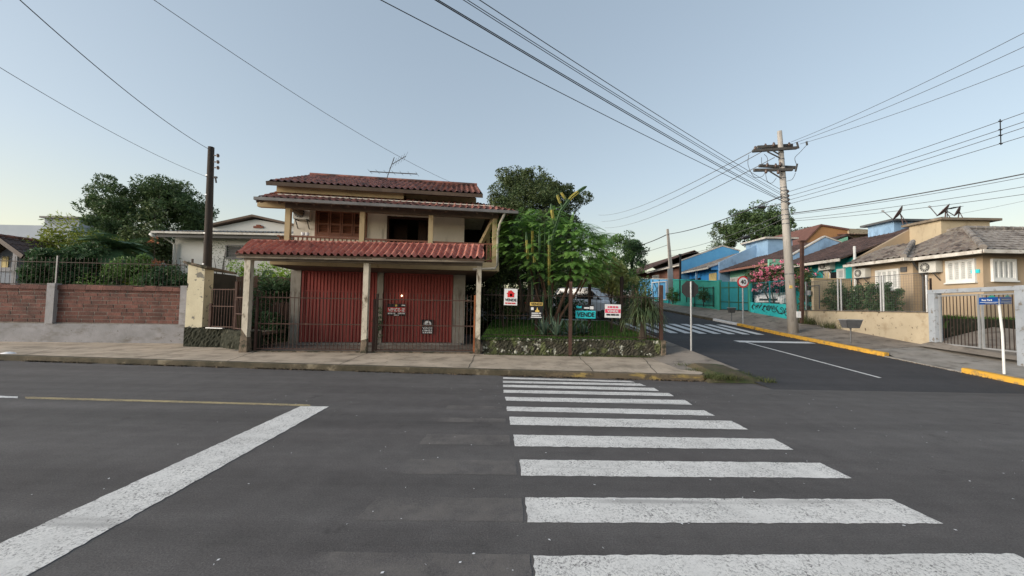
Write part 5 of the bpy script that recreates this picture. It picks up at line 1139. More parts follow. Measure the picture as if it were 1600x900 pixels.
ac(15.58, 16.9, 3.1, (-1, 0, 0), BH, .55, .4, .25); ac(15.98, 14.5, 3.12, (-1, 0, 0), BH, .6, .42, .26)
b = MB(); b.tube([(15.42, 14.75, 3.6), (15.7, 14.82, 3.3), (15.93, 14.85, 3.0), (15.93, 14.85, 1.2)], .035, 8); b.build('downpipe', 'ac_dark', BH)
p = at(1531, 427, 13.2); b = MB(); b.box(15.96, 15.995, 13.08, 13.32, 3.0, 3.12); b.build('house_plate', 'sign_teal', BH)
p = atx(1412, 421, 15.58); b = MB(); b.box(15.56, 15.595, p.y - .12, p.y + .12, p.z - .1, p.z + .1); b.build('electric_box', 'galv_dark', BH)
# satellite dishes on its roof: things of their own
def dish(label, px, py, Y, r, face, el, base):
    c = at(px, py, Y); f = Vector((cos(el) * sin(face), -cos(el) * cos(face), sin(el))); s_ = f.cross(V(0, 0, 1)).normalized(); u = s_.cross(f)
    t = thing('satellite_dish', base, label, 'satellite dish', 'satellite dishes above the beige house')
    b = MB(); n = 20; rings = []
    for k in range(5): q = k / 4; rings.append([c + (s_ * cos(2 * pi * i / n) + u * sin(2 * pi * i / n)) * r * q + f * (q * q * r * .3 - r * .15) for i in range(n)])
    for A_, B_ in zip(rings, rings[1:]):
        for i in range(n): j = (i + 1) % n; b.quad(A_[i], A_[j], B_[j], B_[i]); b.quad(B_[i] - f * .015, B_[j] - f * .015, A_[j] - f * .015, A_[i] - f * .015)
    b.build('reflector', 'dish', t)
    lnb = c + f * r * 1.5 - u * r * .25; b = MB(); b.bar(c - u * r * .9 + f * r * .1, lnb, .03); b.build('feed_arm', 'galv_dark', t)
    b = MB(); b.tube([lnb - f * .05, lnb + f * .05], .045, 8); b.build('receiver', 'galv', t)
    b = MB(); bb = Vector(base); b.tube([bb, c - f * r * .18], .022, 6); b.tube([bb + V(.22, 0, 0), c - f * r * .16], .016, 6); b.build('mount', 'dish', t)
dish('reddish satellite dish standing alone at the left, above the dark tiled roof', 1404, 333, 18.3, .38, radians(-128), radians(28), at(1411, 350, 18.3))
dish('dark satellite dish in the middle, on the left end of the beige tank block', 1475, 329, 16.7, .32, radians(-128), radians(38), at(1477, 340, 16.7))
dish('smaller satellite dish at the right, on the beige tank block', 1497, 330, 16.9, .24, radians(-130), radians(22), at(1497, 341, 16.9))
c0, c1 = at(1480, 327, 16.9), at(1497, 323, 16.9); T = thing('yagi_antenna', c0 - V(0, 0, .3), 'small dark comb-like antenna between the two right satellite dishes', 'antenna'); b = MB(); b.bar(c0, c1, .02)
for i in range(7): p = c0.lerp(c1, i / 6); b.bar(p + V(0, -.2, -.03), p + V(0, .2, .03), .014)
b.build('boom', 'black_metal', T); b = MB(); b.bar(c0, at(1480, 342, 16.9), .02); b.build('mast', 'galv_dark', T)
# --- teal house with dark tiled roof
def rowroof(parent, y0, y1, z0, m, slope=.38, X0=15.0, X1=19.5, fascia='fascia_white', amp=.05):
    roof('roof', [(X0, y0, z0), (X0, y1, z0), (X1, y1, z0 + (X1 - X0) * slope), (X1, y0, z0 + (X1 - X0) * slope)], (0, 1, 0), m, parent, p=.24, amp=amp, row=.36)
    P = [(X1, y0, z0 + (X1 - X0) * slope), (X1, y1, z0 + (X1 - X0) * slope), (X1 + 4.5, y1, z0), (X1 + 4.5, y0, z0)]
    roof('roof', P, (0, 1, 0), m, parent, p=.24, amp=amp, row=.36)
    b = MB(); b.bar((X0 - .03, y0, z0 - .06), (X0 - .03, y1, z0 - .06), .04, .13); b.build('fascia', fascia, parent)
TH = thing('teal_house', (15.7, 19, 1.3), 'teal house with dark brown tiled roof beside the beige house', 'house')
b = MB(); b.box(15.7, 23, 17.47, 21.9, .9, 4.1); b.build('wall', 'teal_wall', TH)
rowroof(TH, 17.48, 21.95, 4.02, 'dark_tile'); b = MB(); b.box(15.42, 15.47, 17.2, 17.29, 2.2, 4.55); b.build('edge_post', 'window_white', TH)
win_x(1309, 420, 1321, 437, 15.69, TH, n=1); win_x(1288, 423, 1299, 437, 15.69, TH, n=2, frame='fascia_white', leaf='curtain_yellow')
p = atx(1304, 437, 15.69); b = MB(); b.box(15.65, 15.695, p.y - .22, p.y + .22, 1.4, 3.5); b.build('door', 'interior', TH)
p = atx(1296, 422, 15.7); ac(15.69, p.y, p.z, (-1, 0, 0), TH, .7, .38, .26)
wallpoly([(15.8, 22.0, 1.0), (15.8, 22.0, 4.55), (18.0, 22.0, 5.85), (18.9, 22.0, 5.55), (18.9, 22.0, 1.0)], (0, .16, 0)).build('party_wall', 'sky_blue_wall' if False else 'pale_blue_wall', TH)
wallpoly([(15.75, 21.97, 4.56), (18.0, 21.97, 5.87), (18.95, 21.97, 5.56), (18.95, 21.97, 5.62), (18.0, 21.97, 5.95), (15.75, 21.97, 4.64)], (0, .22, 0)).build('coping', 'fascia_white', TH)
a, c = at(1397, 360, 19), at(1432, 345, 19); b = MB(); b.box(a.x, c.x + .6, 19, 20.4, 4.6, c.z - .05); b.build('tank_block', 'pale_blue_wall', TH); b = MB(); b.box(a.x - .25, c.x + .6, 18.8, 20.6, c.z - .045, c.z + .05); b.build('tank_slab', 'galv_dark', TH)
# --- mint green house
GH = thing('mint_house', (15.7, 25, 1.6), 'mint green house with brown tiled roof and bougainvillea in front', 'house')
b = MB(); b.box(15.7, 23, 22.2, 27.6, 1.2, 4.42); b.build('wall', 'mint_wall', GH)
rowroof(GH, 22.2, 27.7, 4.35, 'dark_tile', fascia='pink_wall')
b = MB(); b.box(14.9, 15.7, 22.2, 22.32, 3.6, 4.55); b.plate([(15.2, 22.18, 4.4), (19.5, 22.18, 4.4), (19.5, 22.18, 5.95)], (0, .08, 0)); b.build('gable', 'mint_wall', GH)
win_x(1142, 433, 1160, 442, 15.69, GH, n=2, leaf='fascia_white')
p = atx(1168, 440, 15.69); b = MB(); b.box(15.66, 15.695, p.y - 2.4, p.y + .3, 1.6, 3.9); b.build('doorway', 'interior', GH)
wallpoly([(15.03, 27.75, 1.2), (15.03, 27.75, 5.0), (18.5, 27.75, 6.7), (19.6, 27.75, 6.75), (19.6, 27.75, 1.2)], (0, .18, 0)).build('party_wall', 'pale_blue_wall', GH)
a, c = at(1200, 392, 26.5), at(1238, 374, 26.5); b = MB(); b.box(a.x, c.x, 26.5, 29, 4.5, c.z); b.build('tank_block', 'pale_blue_wall', GH); b = MB(); b.box(a.x - .3, c.x + .3, 26.3, 29.2, c.z + .002, c.z + .12); b.build('tank_slab', 'fascia_white', GH)
# --- blue house
BL_ = thing('blue_house', (15.7, 31, 2.0), 'vivid blue house with cream eaves and yellow curtained window', 'house')
b = MB(); b.box(15.7, 23, 28.0, 33.9, 1.5, 4.85); b.build('wall', 'blue_wall', BL_)
rowroof(BL_, 29.2, 34.0, 4.80, 'ash_tile', fascia='fascia_white', slope=.36); 
b = MB(); b.plate([(14.9, 29.1, 4.72), (19.5, 29.1, 6.38), (19.5, 29.1, 6.55), (14.9, 29.1, 4.88)], (0, .1, 0)); b.build('verge_board', 'fascia_white', BL_)
b = MB(); b.plate([(15.2, 29.22, 4.6), (19.4, 29.22, 4.6), (19.4, 29.22, 6.3), (15.2, 29.22, 4.8)], (0, .08, 0)); b.build('gable', 'sky_blue_wall', BL_)
win_x(1109, 427, 1120, 438, 15.69, BL_, frame='curtain_yellow', leaf='curtain_yellow', n=2)
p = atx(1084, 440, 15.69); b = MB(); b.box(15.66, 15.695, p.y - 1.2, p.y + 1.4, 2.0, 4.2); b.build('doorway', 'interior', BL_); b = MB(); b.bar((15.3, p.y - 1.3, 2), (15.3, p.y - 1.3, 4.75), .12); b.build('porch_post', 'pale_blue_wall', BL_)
wallpoly([(15.0, 34.05, 1.5), (15.0, 34.05, 5.8), (18.7, 34.05, 7.2), (20.2, 34.05, 6.8), (20.2, 34.05, 1.5)], (0, .18, 0)).build('party_wall', 'sky_blue_wall', BL_)
wallpoly([(14.95, 34.02, 5.81), (18.7, 34.02, 7.21), (20.3, 34.02, 6.8), (20.3, 34.02, 6.9), (18.7, 34.02, 7.32), (14.95, 34.02, 5.92)], (0, .24, 0)).build('coping', 'fascia_white', BL_)
# --- pinkish brown house, dark roofed house
PH = thing('pink_brick_house', (15.7, 38, 2.4), 'dusty pink house with pale eaves beyond the blue house', 'house')
b = MB(); b.box(15.7, 24, 34.3, 42, 2, 5.6); b.build('wall', 'pink_wall', PH); rowroof(PH, 34.3, 42.5, 5.55, 'ash_tile', slope=.30); win_x(1020, 430, 1030, 440, 15.69, PH, n=2)
b = MB(); b.box(15.6, 15.7, 34.4, 37.5, 2.2, 5.3); b.build('porch_recess', 'brown_wall', PH)
DH = thing('dark_roof_house', (15, 48, 3), 'house with large dark red-brown roof farthest up the hill', 'house')
b = MB(); b.box(16.2, 28, 43.2, 56, 2.5, 5.9); b.build('wall', 'brown_wall', DH); rowroof(DH, 43, 58, 5.7, 'dark_tile', X0=14.6, X1=20.5, slope=.42, fascia='dark_wood')
# --- orange house behind
OH = thing('orange_house', (24, 30, 2), 'plain orange-brown gabled house rising behind the teal house roof', 'house')
Y = 29; q = [at(1235, 400, Y), at(1283, 351, Y), at(1326, 358, Y), at(1326, 420, Y), at(1235, 440, Y)]; wallpoly([tuple(v) for v in q], (0, 6, 0)).build('wall', 'orange_wall', OH)
q = [at(1236, 399, 28.9), at(1283, 350, 28.9), at(1327, 357, 28.9), at(1327, 360, 28.9), at(1283, 352.5, 28.9), at(1238, 400, 28.9)]; wallpoly([tuple(v) for v in q], (0, 6.2, 0)).build('roof_edge', 'brown_wall', OH)
q = [at(1326, 357, 28.9), at(1392, 360, 29.5), at(1392, 400, 29.5), at(1326, 400, 28.9)]; wallpoly([tuple(v) for v in q], (0, 5, 0)).build('wing', 'cream_wall', OH)
a, c = at(1322, 366, 28.2), at(1400, 364, 28.8); d_ = at(1322, 357, 30.5) ; roof('roof', [tuple(a), tuple(c), (c.x, c.y + 4, c.z + .75), (a.x, a.y + 4, a.z + .75)], (1, 0, 0), 'house_tile', OH, p=.24, amp=.04)

# --- walls, fences and gates along the hill pavement, X = 13.6
X = 13.6
def hwall(name, label, y0, y1, zt0, zt1, m, cat='wall', th=.16, n=None):
    b = MB(); Y = fr(y0, y1, .6)
    for a, c in zip(Y, Y[1:]):
        f0, f1 = (a - y0) / (y1 - y0), (c - y0) / (y1 - y0); g = .0 if c == Y[-1] else .0
        b.hexa([(X, a, WZ(a) - .3), (X + th, a, WZ(a) - .3), (X + th, c, WZ(c) - .3), (X, c, WZ(c) - .3), (X, a, zt0 + (zt1 - zt0) * f0), (X + th, a, zt0 + (zt1 - zt0) * f0), (X + th, c, zt0 + (zt1 - zt0) * f1), (X, c, zt0 + (zt1 - zt0) * f1)])
    t = thing(name, (X, (y0 + y1) / 2, WZ((y0 + y1) / 2)), label, cat); b.build('wall_body', m, t); return t
CW = hwall('cream_garden_wall', 'low cream wall with dark peeling stains beside the hill pavement', 12.5, 18.2, 1.60, 1.60, 'cream_wall')
b = MB(); b.bar((X + .06, 12.5, 1.615), (X + .06, 18.2, 1.615), .2, .025); b.build('coping', 'post_base', CW)
MF = thing('mesh_fence', (X + .1, 15, 1.62), 'galvanised wire mesh fence on the low cream wall', 'fence')
for px in (1256, 1306, 1311, 1373, 1377, 1445):
    Yp = 600 * 13.7 / (px - 800 + 4); b = MB(); b.tube([(X + .1, Yp, 1.6), (X + .1, Yp, 1.6 + (1.35 if px != 1445 else 1.25))], .03, 8); b.build('fence_post', 'galv', MF)
b = MB()
for z in (1.64, 2.93): b.bar((X + .1, 12.6, z), (X + .1, 18.1, z), .02)
y = 12.6
while y < 18.1: b.bar((X + .1, y, 1.64), (X + .1, y, 2.9), .004); y += .09
z = 1.7
while z < 2.9: b.bar((X + .1, 12.6, z), (X + .1, 18.1, z), .004); z += .09
b.build('mesh', 'galv_dark', MF)
b = MB(); b.bar((X + .1, 17.75, 1.7), (X + .1, 17.75, 2.75), .03); b.bar((X + .1, 17.1, 1.7), (X + .1, 17.1, 2.75), .03); b.bar((X + .1, 17.75, 2.74), (X + .1, 17.1, 2.74), .03); b.build('wicket_frame', 'galv_dark', MF); p = atx(1262, 458, X); b = MB(); b.box(X - .02, X + .06, p.y - .12, p.y + .12, p.z - .1, p.z + .12); b.build('letter_box', 'galv', MF)
DW = thing('dividing_wall', (14.6, 17.5, 1.1), 'dirty beige dividing wall between the teal and the beige yards', 'wall')
b = MB(); b.box(13.77, 15.48, 17.5, 17.64, 1.0, 3.05); b.build('wall_body', 'peeling_cream' if False else 'beige_pale', DW); b = MB(); b.box(13.74, 15.48, 17.47, 17.67, 3.052, 3.10); b.build('coping', 'cream_paint', DW)
b = MB(); b.box(13.75, 13.9, 17.5, 21, 1.0, 3.05); b.build('return_wall', 'beige_pale', DW) if False else None
GW = hwall('graffiti_wall', 'low turquoise wall covered in black scribbles under the pink flowers', 18.7, 21.9, 1.88, 2.03, 'turq_wall')
def scribble(parent, X_, y0, y1, zf, h, n, rr, m='graffiti', r=.022):
    """spray strokes lying flat on a wall that faces -X"""
    b = MB()
    for i in range(n):
        y = y0 + (y1 - y0) * (i + .5) / n; z = zf(y) + h * rr.uniform(.2, .45); w_ = (y1 - y0) / n * .45; pts = []
        kind = rr.randrange(4); a0 = rr.uniform(0, 6); m_ = 9
        for k in range(m_):
            t = k / (m_ - 1)
            if kind == 0: q = (cos(a0 + t * 5) * w_, sin(a0 + t * 5) * h * .3 + h * .2)
            elif kind == 1: q = (w_ * (t * 2 - 1), h * .5 * abs(sin(t * 6 + a0)))
            elif kind == 2: q = (w_ * sin(t * 5 + a0) * .8, h * .6 * t)
            else: q = (w_ * (1 - 2 * t) * (1 if k % 2 else .3), h * .55 * t)
            pts.append(V(X_ - .004, y + q[0], z + q[1]))
        for p, q in zip(pts, pts[1:]):
            d = (q - p); d.normalize() if d.length else None; s_ = V(0, -d.z, d.y) * r; b.quad(p - s_, p + s_, q + s_, q - s_)
    b.build('graffiti', m, parent)
scribble(GW, X, 18.85, 21.8, lambda y: WZ(y) + .03, .55, 9, random.Random(4)); scribble(GW, X - .001, 18.85, 21.8, lambda y: WZ(y) + .1, .4, 7, random.Random(9))
MG = thing('teal_mesh_fence', (X + .08, 20.3, 2.0), 'dark teal wire fence above the turquoise scribbled wall', 'fence')
b = MB(); y = 18.8
while y < 21.9: b.bar((X + .08, y, 1.9), (X + .08, y, 3.1), .008); y += .12
b.build('bars', 'teal_sheet', MG)
for y in (18.8, 20.35, 21.9): b = MB(); b.bar((X + .08, y, 1.85), (X + .08, y, 3.15), .05); b.build('fence_post', 'teal_sheet', MG)
rail((X + .08, 18.8, 0), (X + .08, 21.9, 0), 3.1, .03).build('rail', 'teal_sheet', MG)
TG = thing('teal_sheet_gate', (X, 23.4, 1.6), 'dark teal sheet gate with thin dark frame lines', 'gate')
b = MB(); b.plate([(X, 22.0, 1.56), (X, 25.0, 1.62), (X, 25.0, 3.40), (X, 22.0, 3.22)], (.04, 0, 0)); b.build('sheet', 'teal_sheet', TG)
b = MB()
for y in (22.02, 23.0, 24.0, 24.98): b.bar((X - .03, y, 1.58), (X - .03, y, 3.2 + .06 * (y - 22)), .035)
for z in (2.0, 2.9): b.bar((X - .03, 22.0, z), (X - .03, 25.0, z + .1), .03)
b.build('frame', 'leaf_bush', TG)
b = MB(); b.box(X - .1, X + .1, 25.02, 25.25, 1.4, 3.5); b.build('gate_post', 'green_fence', TG); b = MB(); b.box(X - .04, X + .1, 21.9, 21.99, 1.5, 3.1); b.build('gate_post', 'green_fence', TG)
GF = hwall('green_wall', 'long sea-green wall behind a black barred gate up the hill', 25.3, 32.4, 3.42, 4.02, 'green_fence')
b = MB(); b.bar((X + .06, 25.3, 3.45), (X + .06, 32.4, 4.05), .22, .06); b.build('coping', 'turq_wall', GF)
BG = thing('black_barred_gate', (X - .15, 27, 1.7), 'thin black barred gate in front of the sea-green wall', 'gate'); b = MB()
for y in fr(25.7, 29.6, 1.3): b.bar((X - .12, y, 1.75), (X - .12, y, 3.1), .05)
for z in (1.85, 2.5, 3.05): b.bar((X - .12, 25.7, z), (X - .12, 29.6, z + .12), .035)
b.build('bars', 'black_metal', BG)
b = MB(); b.bar((X - .1, 28.5, 1.88), (X - .1, 32.5, 2.1), .12, .3); tag(b.build('planter_kerb', 'green_fence'), 'low pale green planter edge at the foot of the sea-green wall', 'planter')
UW = hwall('blue_graffiti_wall', 'bright blue wall with tall black graffiti letters at the top of the hill', 33.2, 41.2, 4.1, 4.72, 'sky_blue_wall')
scribble(UW, X, 35.2, 40.8, lambda y: WZ(y) + .3, 1.8, 7, random.Random(12), r=.07); b = MB(); b.bar((X + .06, 33.2, 4.13), (X + .06, 41.2, 4.76), .2, .06); b.build('coping', 'fascia_white', UW)
b = MB(); b.bar((X - .03, 33.2, WZ(33) + .12), (X - .03, 36.5, WZ(36) + .12), .1, .35); b.build('plinth', 'turq_wall', UW)
WG = thing('white_gate', (X - .1, 34.5, 2.2), 'white framed gate leaf before the blue graffiti wall', 'gate'); b = MB()
for y in (33.5, 35.2, 36.9): b.bar((X - .12, y, 2.3), (X - .12, y, 4.0), .09)
for z in (2.35, 3.95): b.bar((X - .12, 33.5, z), (X - .12, 36.9, z + .1), .08)
b.build('frame', 'window_white', WG)
RW = hwall('red_yard_wall', 'short reddish wall with white graffiti panel beyond the blue wall', 41.4, 50, 4.6, 5.0, 'pink_wall'); b = MB(); b.plate([(X - .006, 43.6, 2.9), (X - .006, 47.5, 3.2), (X - .006, 47.5, 4.9), (X - .006, 43.6, 4.7)], (.004, 0, 0)); b.build('white_panel', 'sign_white', RW); scribble(RW, X - .008, 43.8, 47.3, lambda y: 3.0, 1.7, 5, random.Random(3), r=.10)
# --- grey portal and gate at the right edge
PT = thing('gate_portal', (13.3, 11.1, .6), 'pale blue-grey painted concrete gate portal at the right edge', 'gateway')
g0, g1 = V(13.62, 12.42, 0), V(13.02, 9.78, 0); gd = (g1 - g0).normalized(); gn = V(-gd.y, gd.x, 0)
def gpt(d, z, o=0): p = g0 + gd * d + gn * o; return V(p.x, p.y, z)
GL = (g1 - g0).length
def gbox(b, d0, d1, z0, z1, o0, o1, s0=0, s1=0): return b.hexa([gpt(d0, z0, o0), gpt(d1, z0, o0), gpt(d1, z0, o1), gpt(d0, z0, o1), gpt(d0, z1 + s0, o0), gpt(d1, z1 + s1, o0), gpt(d1, z1 + s1, o1), gpt(d0, z1 + s0, o1)])
b = MB(); gbox(b, -.04, .20, .3, 2.22, -.1, .1); b.build('pillar', 'gate_grey', PT)
b = MB(); gbox(b, GL - .08, GL + .5, .3, 2.22, -.1, .1); b.build('pillar', 'gate_grey', PT)
b = MB(); gbox(b, -.06, GL + .52, 2.222, 2.34, -.11, .11); b.build('lintel', 'gate_grey', PT)
GG = thing('grey_barred_gate', (13.3, 11.1, .6), 'grey steel double gate of thin vertical bars inside the portal', 'gate'); b = MB()
for d0, d1 in ((.24, 1.55), (1.62, GL - .12)):
    b = MB(); gbox(b, d0, d1, .62, .66, -.02, .02); gbox(b, d0, d1, 2.12, 2.16, -.02, .02); gbox(b, d0, d0 + .04, .661, 2.119, -.02, .02); gbox(b, d1 - .04, d1, .661, 2.119, -.02, .02); lf = b.build('gate_leaf', 'galv', GG)
    b = MB(); d = d0 + .14
    while d < d1 - .08: gbox(b, d, d + .014, .66, 2.12, -.007, .007); d += .115
    b.build('bars', 'iron', lf)
c = gpt(.1, 2.3); 
b = MB(); b.bar((c.x + .3, c.y + .4, 2.2), (c.x + .3, c.y + .4, 2.75), .04); tag(b.build('thin_post', 'iron'), 'thin dark rod rising just behind the left end of the grey portal', 'post')
RWL = thing('retaining_wall', (16, 12.5, .6), 'dark stained retaining wall behind the grey gate', 'wall'); b = MB(); rough_wall(b, (13.8, 12.5, 0), (24, 12.3, 0), .3, 1.42, .2, 60, 8, random.Random(6), .015); b.build('wall_body', 'moss_wall', RWL)
n = 2600; x = rng.uniform(13.9, 22, n); c = np.stack([x, 12.5 - (x - 13.9) * .02 + rng.uniform(0, .5, n), np.full(n, 1.4)], 1)
tag(npmesh('yard_grass', blades(c, .13, .02, .9, rng), 3, 'grass'), 'ragged grass along the top of the dark retaining wall', 'grass', kind='stuff')
n = 2600; y = rng.uniform(12.6, 17.4, n); c = np.stack([X + .2 + rng.uniform(0, 1.4, n), y, np.full(n, 1.42)], 1)
tag(npmesh('yard_grass', blades(c, .14, .022, .9, rng), 3, 'grass'), 'grass behind the wire mesh fence on the cream wall', 'grass', kind='stuff')

# ================================================================== STREET FURNITURE
# stop sign seen from behind
c = at(1079, 466, 11.8); T = thing('stop_sign', at(1080, 551, 11.8), 'stop sign seen from behind, dark grey octagon on a thin steel post', 'sign')
b = MB(); R_ = .275; P8 = [c + V(cos(pi / 8 + i * pi / 4) * R_, -.0, sin(pi / 8 + i * pi / 4) * R_ + .36) for i in range(8)]; b.plate([p + V(0, .03, -.08) for p in P8], (0, .012, 0)); b.build('plate', 'sign_greyback', T)
pm = at(1080, 551, 11.8); b = MB(); b.tube([pm - V(0, 0, .1), V(pm.x, pm.y, at(1080, 440, 11.8).z)], .028, 10); b.build('post', 'galv', T)
# speed limit sign
pm = at(1161, 504, 19.2); c = at(1160.5, 440.5, 19.15); T = thing('speed_limit_sign', pm, 'round white speed sign reading 40 with red rim on a thin post', 'sign')
b = MB(); b.tube([pm - V(0, 0, .1), V(pm.x, pm.y, c.z + .2)], .035, 10); b.build('post', 'galv', T)
def disc(c, r, n_, d, m, name, parent):
    b = MB(); b.plate([c + V(cos(2 * pi * i / 28) * r, 0, sin(2 * pi * i / 28) * r) for i in range(28)], (0, d, 0)); return b.build(name, m, parent)
disc(c - V(0, .04, 0), .29, 0, .015, 'sign_red', 'rim', T); disc(c - V(0, .05, 0), .22, 0, .008, 'sign_white', 'disc', T); text('40', c - V(0, .052, 0), V(1, 0, 0), V(0, 0, 1), V(0, -1, 0), .27, .22, 'lettering', 'sign_black', T)
p = at(1170, 437, 19.1); b = MB(); b.plate([p + V(-.06, 0, -.14), p + V(.08, 0, -.14), p + V(.08, 0, .14), p + V(-.06, 0, .14)], (0, .01, 0)); b.build('side_plate', 'galv_dark', T)
# street name sign
pm = at(1569, 581, 9.05); tp = at(1560, 467, 9.02); T = thing('street_name_sign', pm, 'street name post with two blue plates and thin white pole by the grey gate', 'sign')
b = MB(); b.tube([pm - V(0, 0, .05), pm + V(-.005, 0, .9), tp], .024, 10); b.build('post', 'window_white', T)
def splate(x0, x1, yl0, yl1, yr0, yr1, Y0, Y1, txt, m):
    a, b_, c, d = at(x0, yl1, Y0), at(x1, yr1, Y1), at(x1, yr0, Y1), at(x0, yl0, Y0); pl = MB().plate([a, b_, c, d], (0, .012, 0)).build('name_plate', m, T)
    cc = (a + b_ + c + d) / 4; r = (b_ - a).normalized(); u = V(0, 0, 1); n_ = r.cross(u).normalized(); W = (b_ - a).length; Hh = (d - a).length
    if n_.y > 0: n_ = -n_
    if txt: text(txt, cc + u * Hh * .12 - r * W * .12 + n_ * .006, r, u, n_, W * .56, Hh * .24, 'lettering', 'sign_white', T)
    else: text('LINE', cc + u * Hh * .12 + n_ * .004, r, u, n_, W * .8, Hh * .12, 'lettering', 'galv', T)
    q = MB(); o = n_ * .004; q.plate([cc - r * W * .49 - u * Hh * .24 + o, cc + r * W * .49 - u * Hh * .24 + o, cc + r * W * .49 - u * Hh * .18 + o, cc - r * W * .49 - u * Hh * .18 + o], n_ * .003); q.build('stripe', 'sign_white', pl)
    text('LINE', cc - u * Hh * .38 + r * W * .1 + n_ * .004, r, u, n_, W * .6, Hh * .09, 'lettering', 'galv', T)
    g = MB(); pts = [cc + r * W * x + u * Hh * y + n_ * .001 for x, y in ((-.05, .5), (.35, .5), (.32, .64), (.22, .78), (.12, .74), (.02, .62))]; g.plate(pts, -n_ * .008); g.build('green_mark', 'sign_green', pl)
splate(1530.5, 1559.5, 465, 476, 464, 475.5, 9.05, 8.98, 'Rua Pará', 'sign_blue'); splate(1563, 1580.5, 464, 475.2, 464, 475, 8.98, 9.25, None, 'sign_blue')
# waste baskets on posts
def basket(label, px, pyb, pyt, Y, w_, h_, m):
    pm = at(px, pyb, Y); c = at(px, pyt, Y); T = thing('waste_basket', pm, label, 'litter bin', 'metal waste baskets on posts'); d = w_ * .55; z0, z1 = c.z - h_, c.z; t = .72
    b = MB(); o = [V(c.x - w_ / 2, c.y - d / 2, z1), V(c.x + w_ / 2, c.y - d / 2, z1), V(c.x + w_ / 2, c.y + d / 2, z1), V(c.x - w_ / 2, c.y + d / 2, z1)]; i_ = [V(c.x + (p.x - c.x) * t, c.y + (p.y - c.y) * t, z0) for p in o]
    for k in range(4): j = (k + 1) % 4; b.plate([i_[k], i_[j], o[j], o[k]], (V(c.x, c.y, o[k].z) - (o[k] + o[j]) / 2) * .05)
    b.plate(i_, (0, 0, .012)); bo = b.build('basket', m, T)
    b = MB()
    for k in range(4): b.bar(o[k], o[(k + 1) % 4], .025)
    b.build('rim', 'galv', bo); b = MB(); b.tube([pm - V(0, 0, .05), V(c.x, c.y, z0)], .02, 8); b.build('post', 'galv_dark', T)
basket('grey sheet-metal waste basket in front of the cream wall', 1329, 534, 499.5, 12.9, .56, .28, 'galv_dark'); basket('small dark waste basket on a thin post before the teal sheet gate', 1143, 503, 481, 20.2, .36, .26, 'ac_dark')
# white bag at the far kerb
c = atz(12, 560, .0); T = None; b = MB(); nb = []
rr = random.Random(2); b0 = len(b.v)
for j in range(7):
    for i in range(16): a = 2 * pi * i / 16; r = sin(pi * (j + .5) / 7) * (1 + rr.uniform(-.14, .14)); b.v.append(V(c.x + cos(a) * .22 * r, c.y + sin(a) * .14 * r, .0 + .095 * (1 - cos(pi * (j + .3) / 7)) * .9 + rr.uniform(-.006, .006)))
for j in range(6):
    for i in range(16): k = (i + 1) % 16; b.f.append((b0 + j * 16 + i, b0 + j * 16 + k, b0 + (j + 1) * 16 + k, b0 + (j + 1) * 16 + i))
b.f.append(tuple(b0 + 96 + i for i in range(16))); b.f.append(tuple(b0 + 15 - i for i in range(16)))
tag(b.build('plastic_bag', 'litter_white', smooth=True), 'crumpled white plastic bag lying at the kerb on the far left', 'bag')

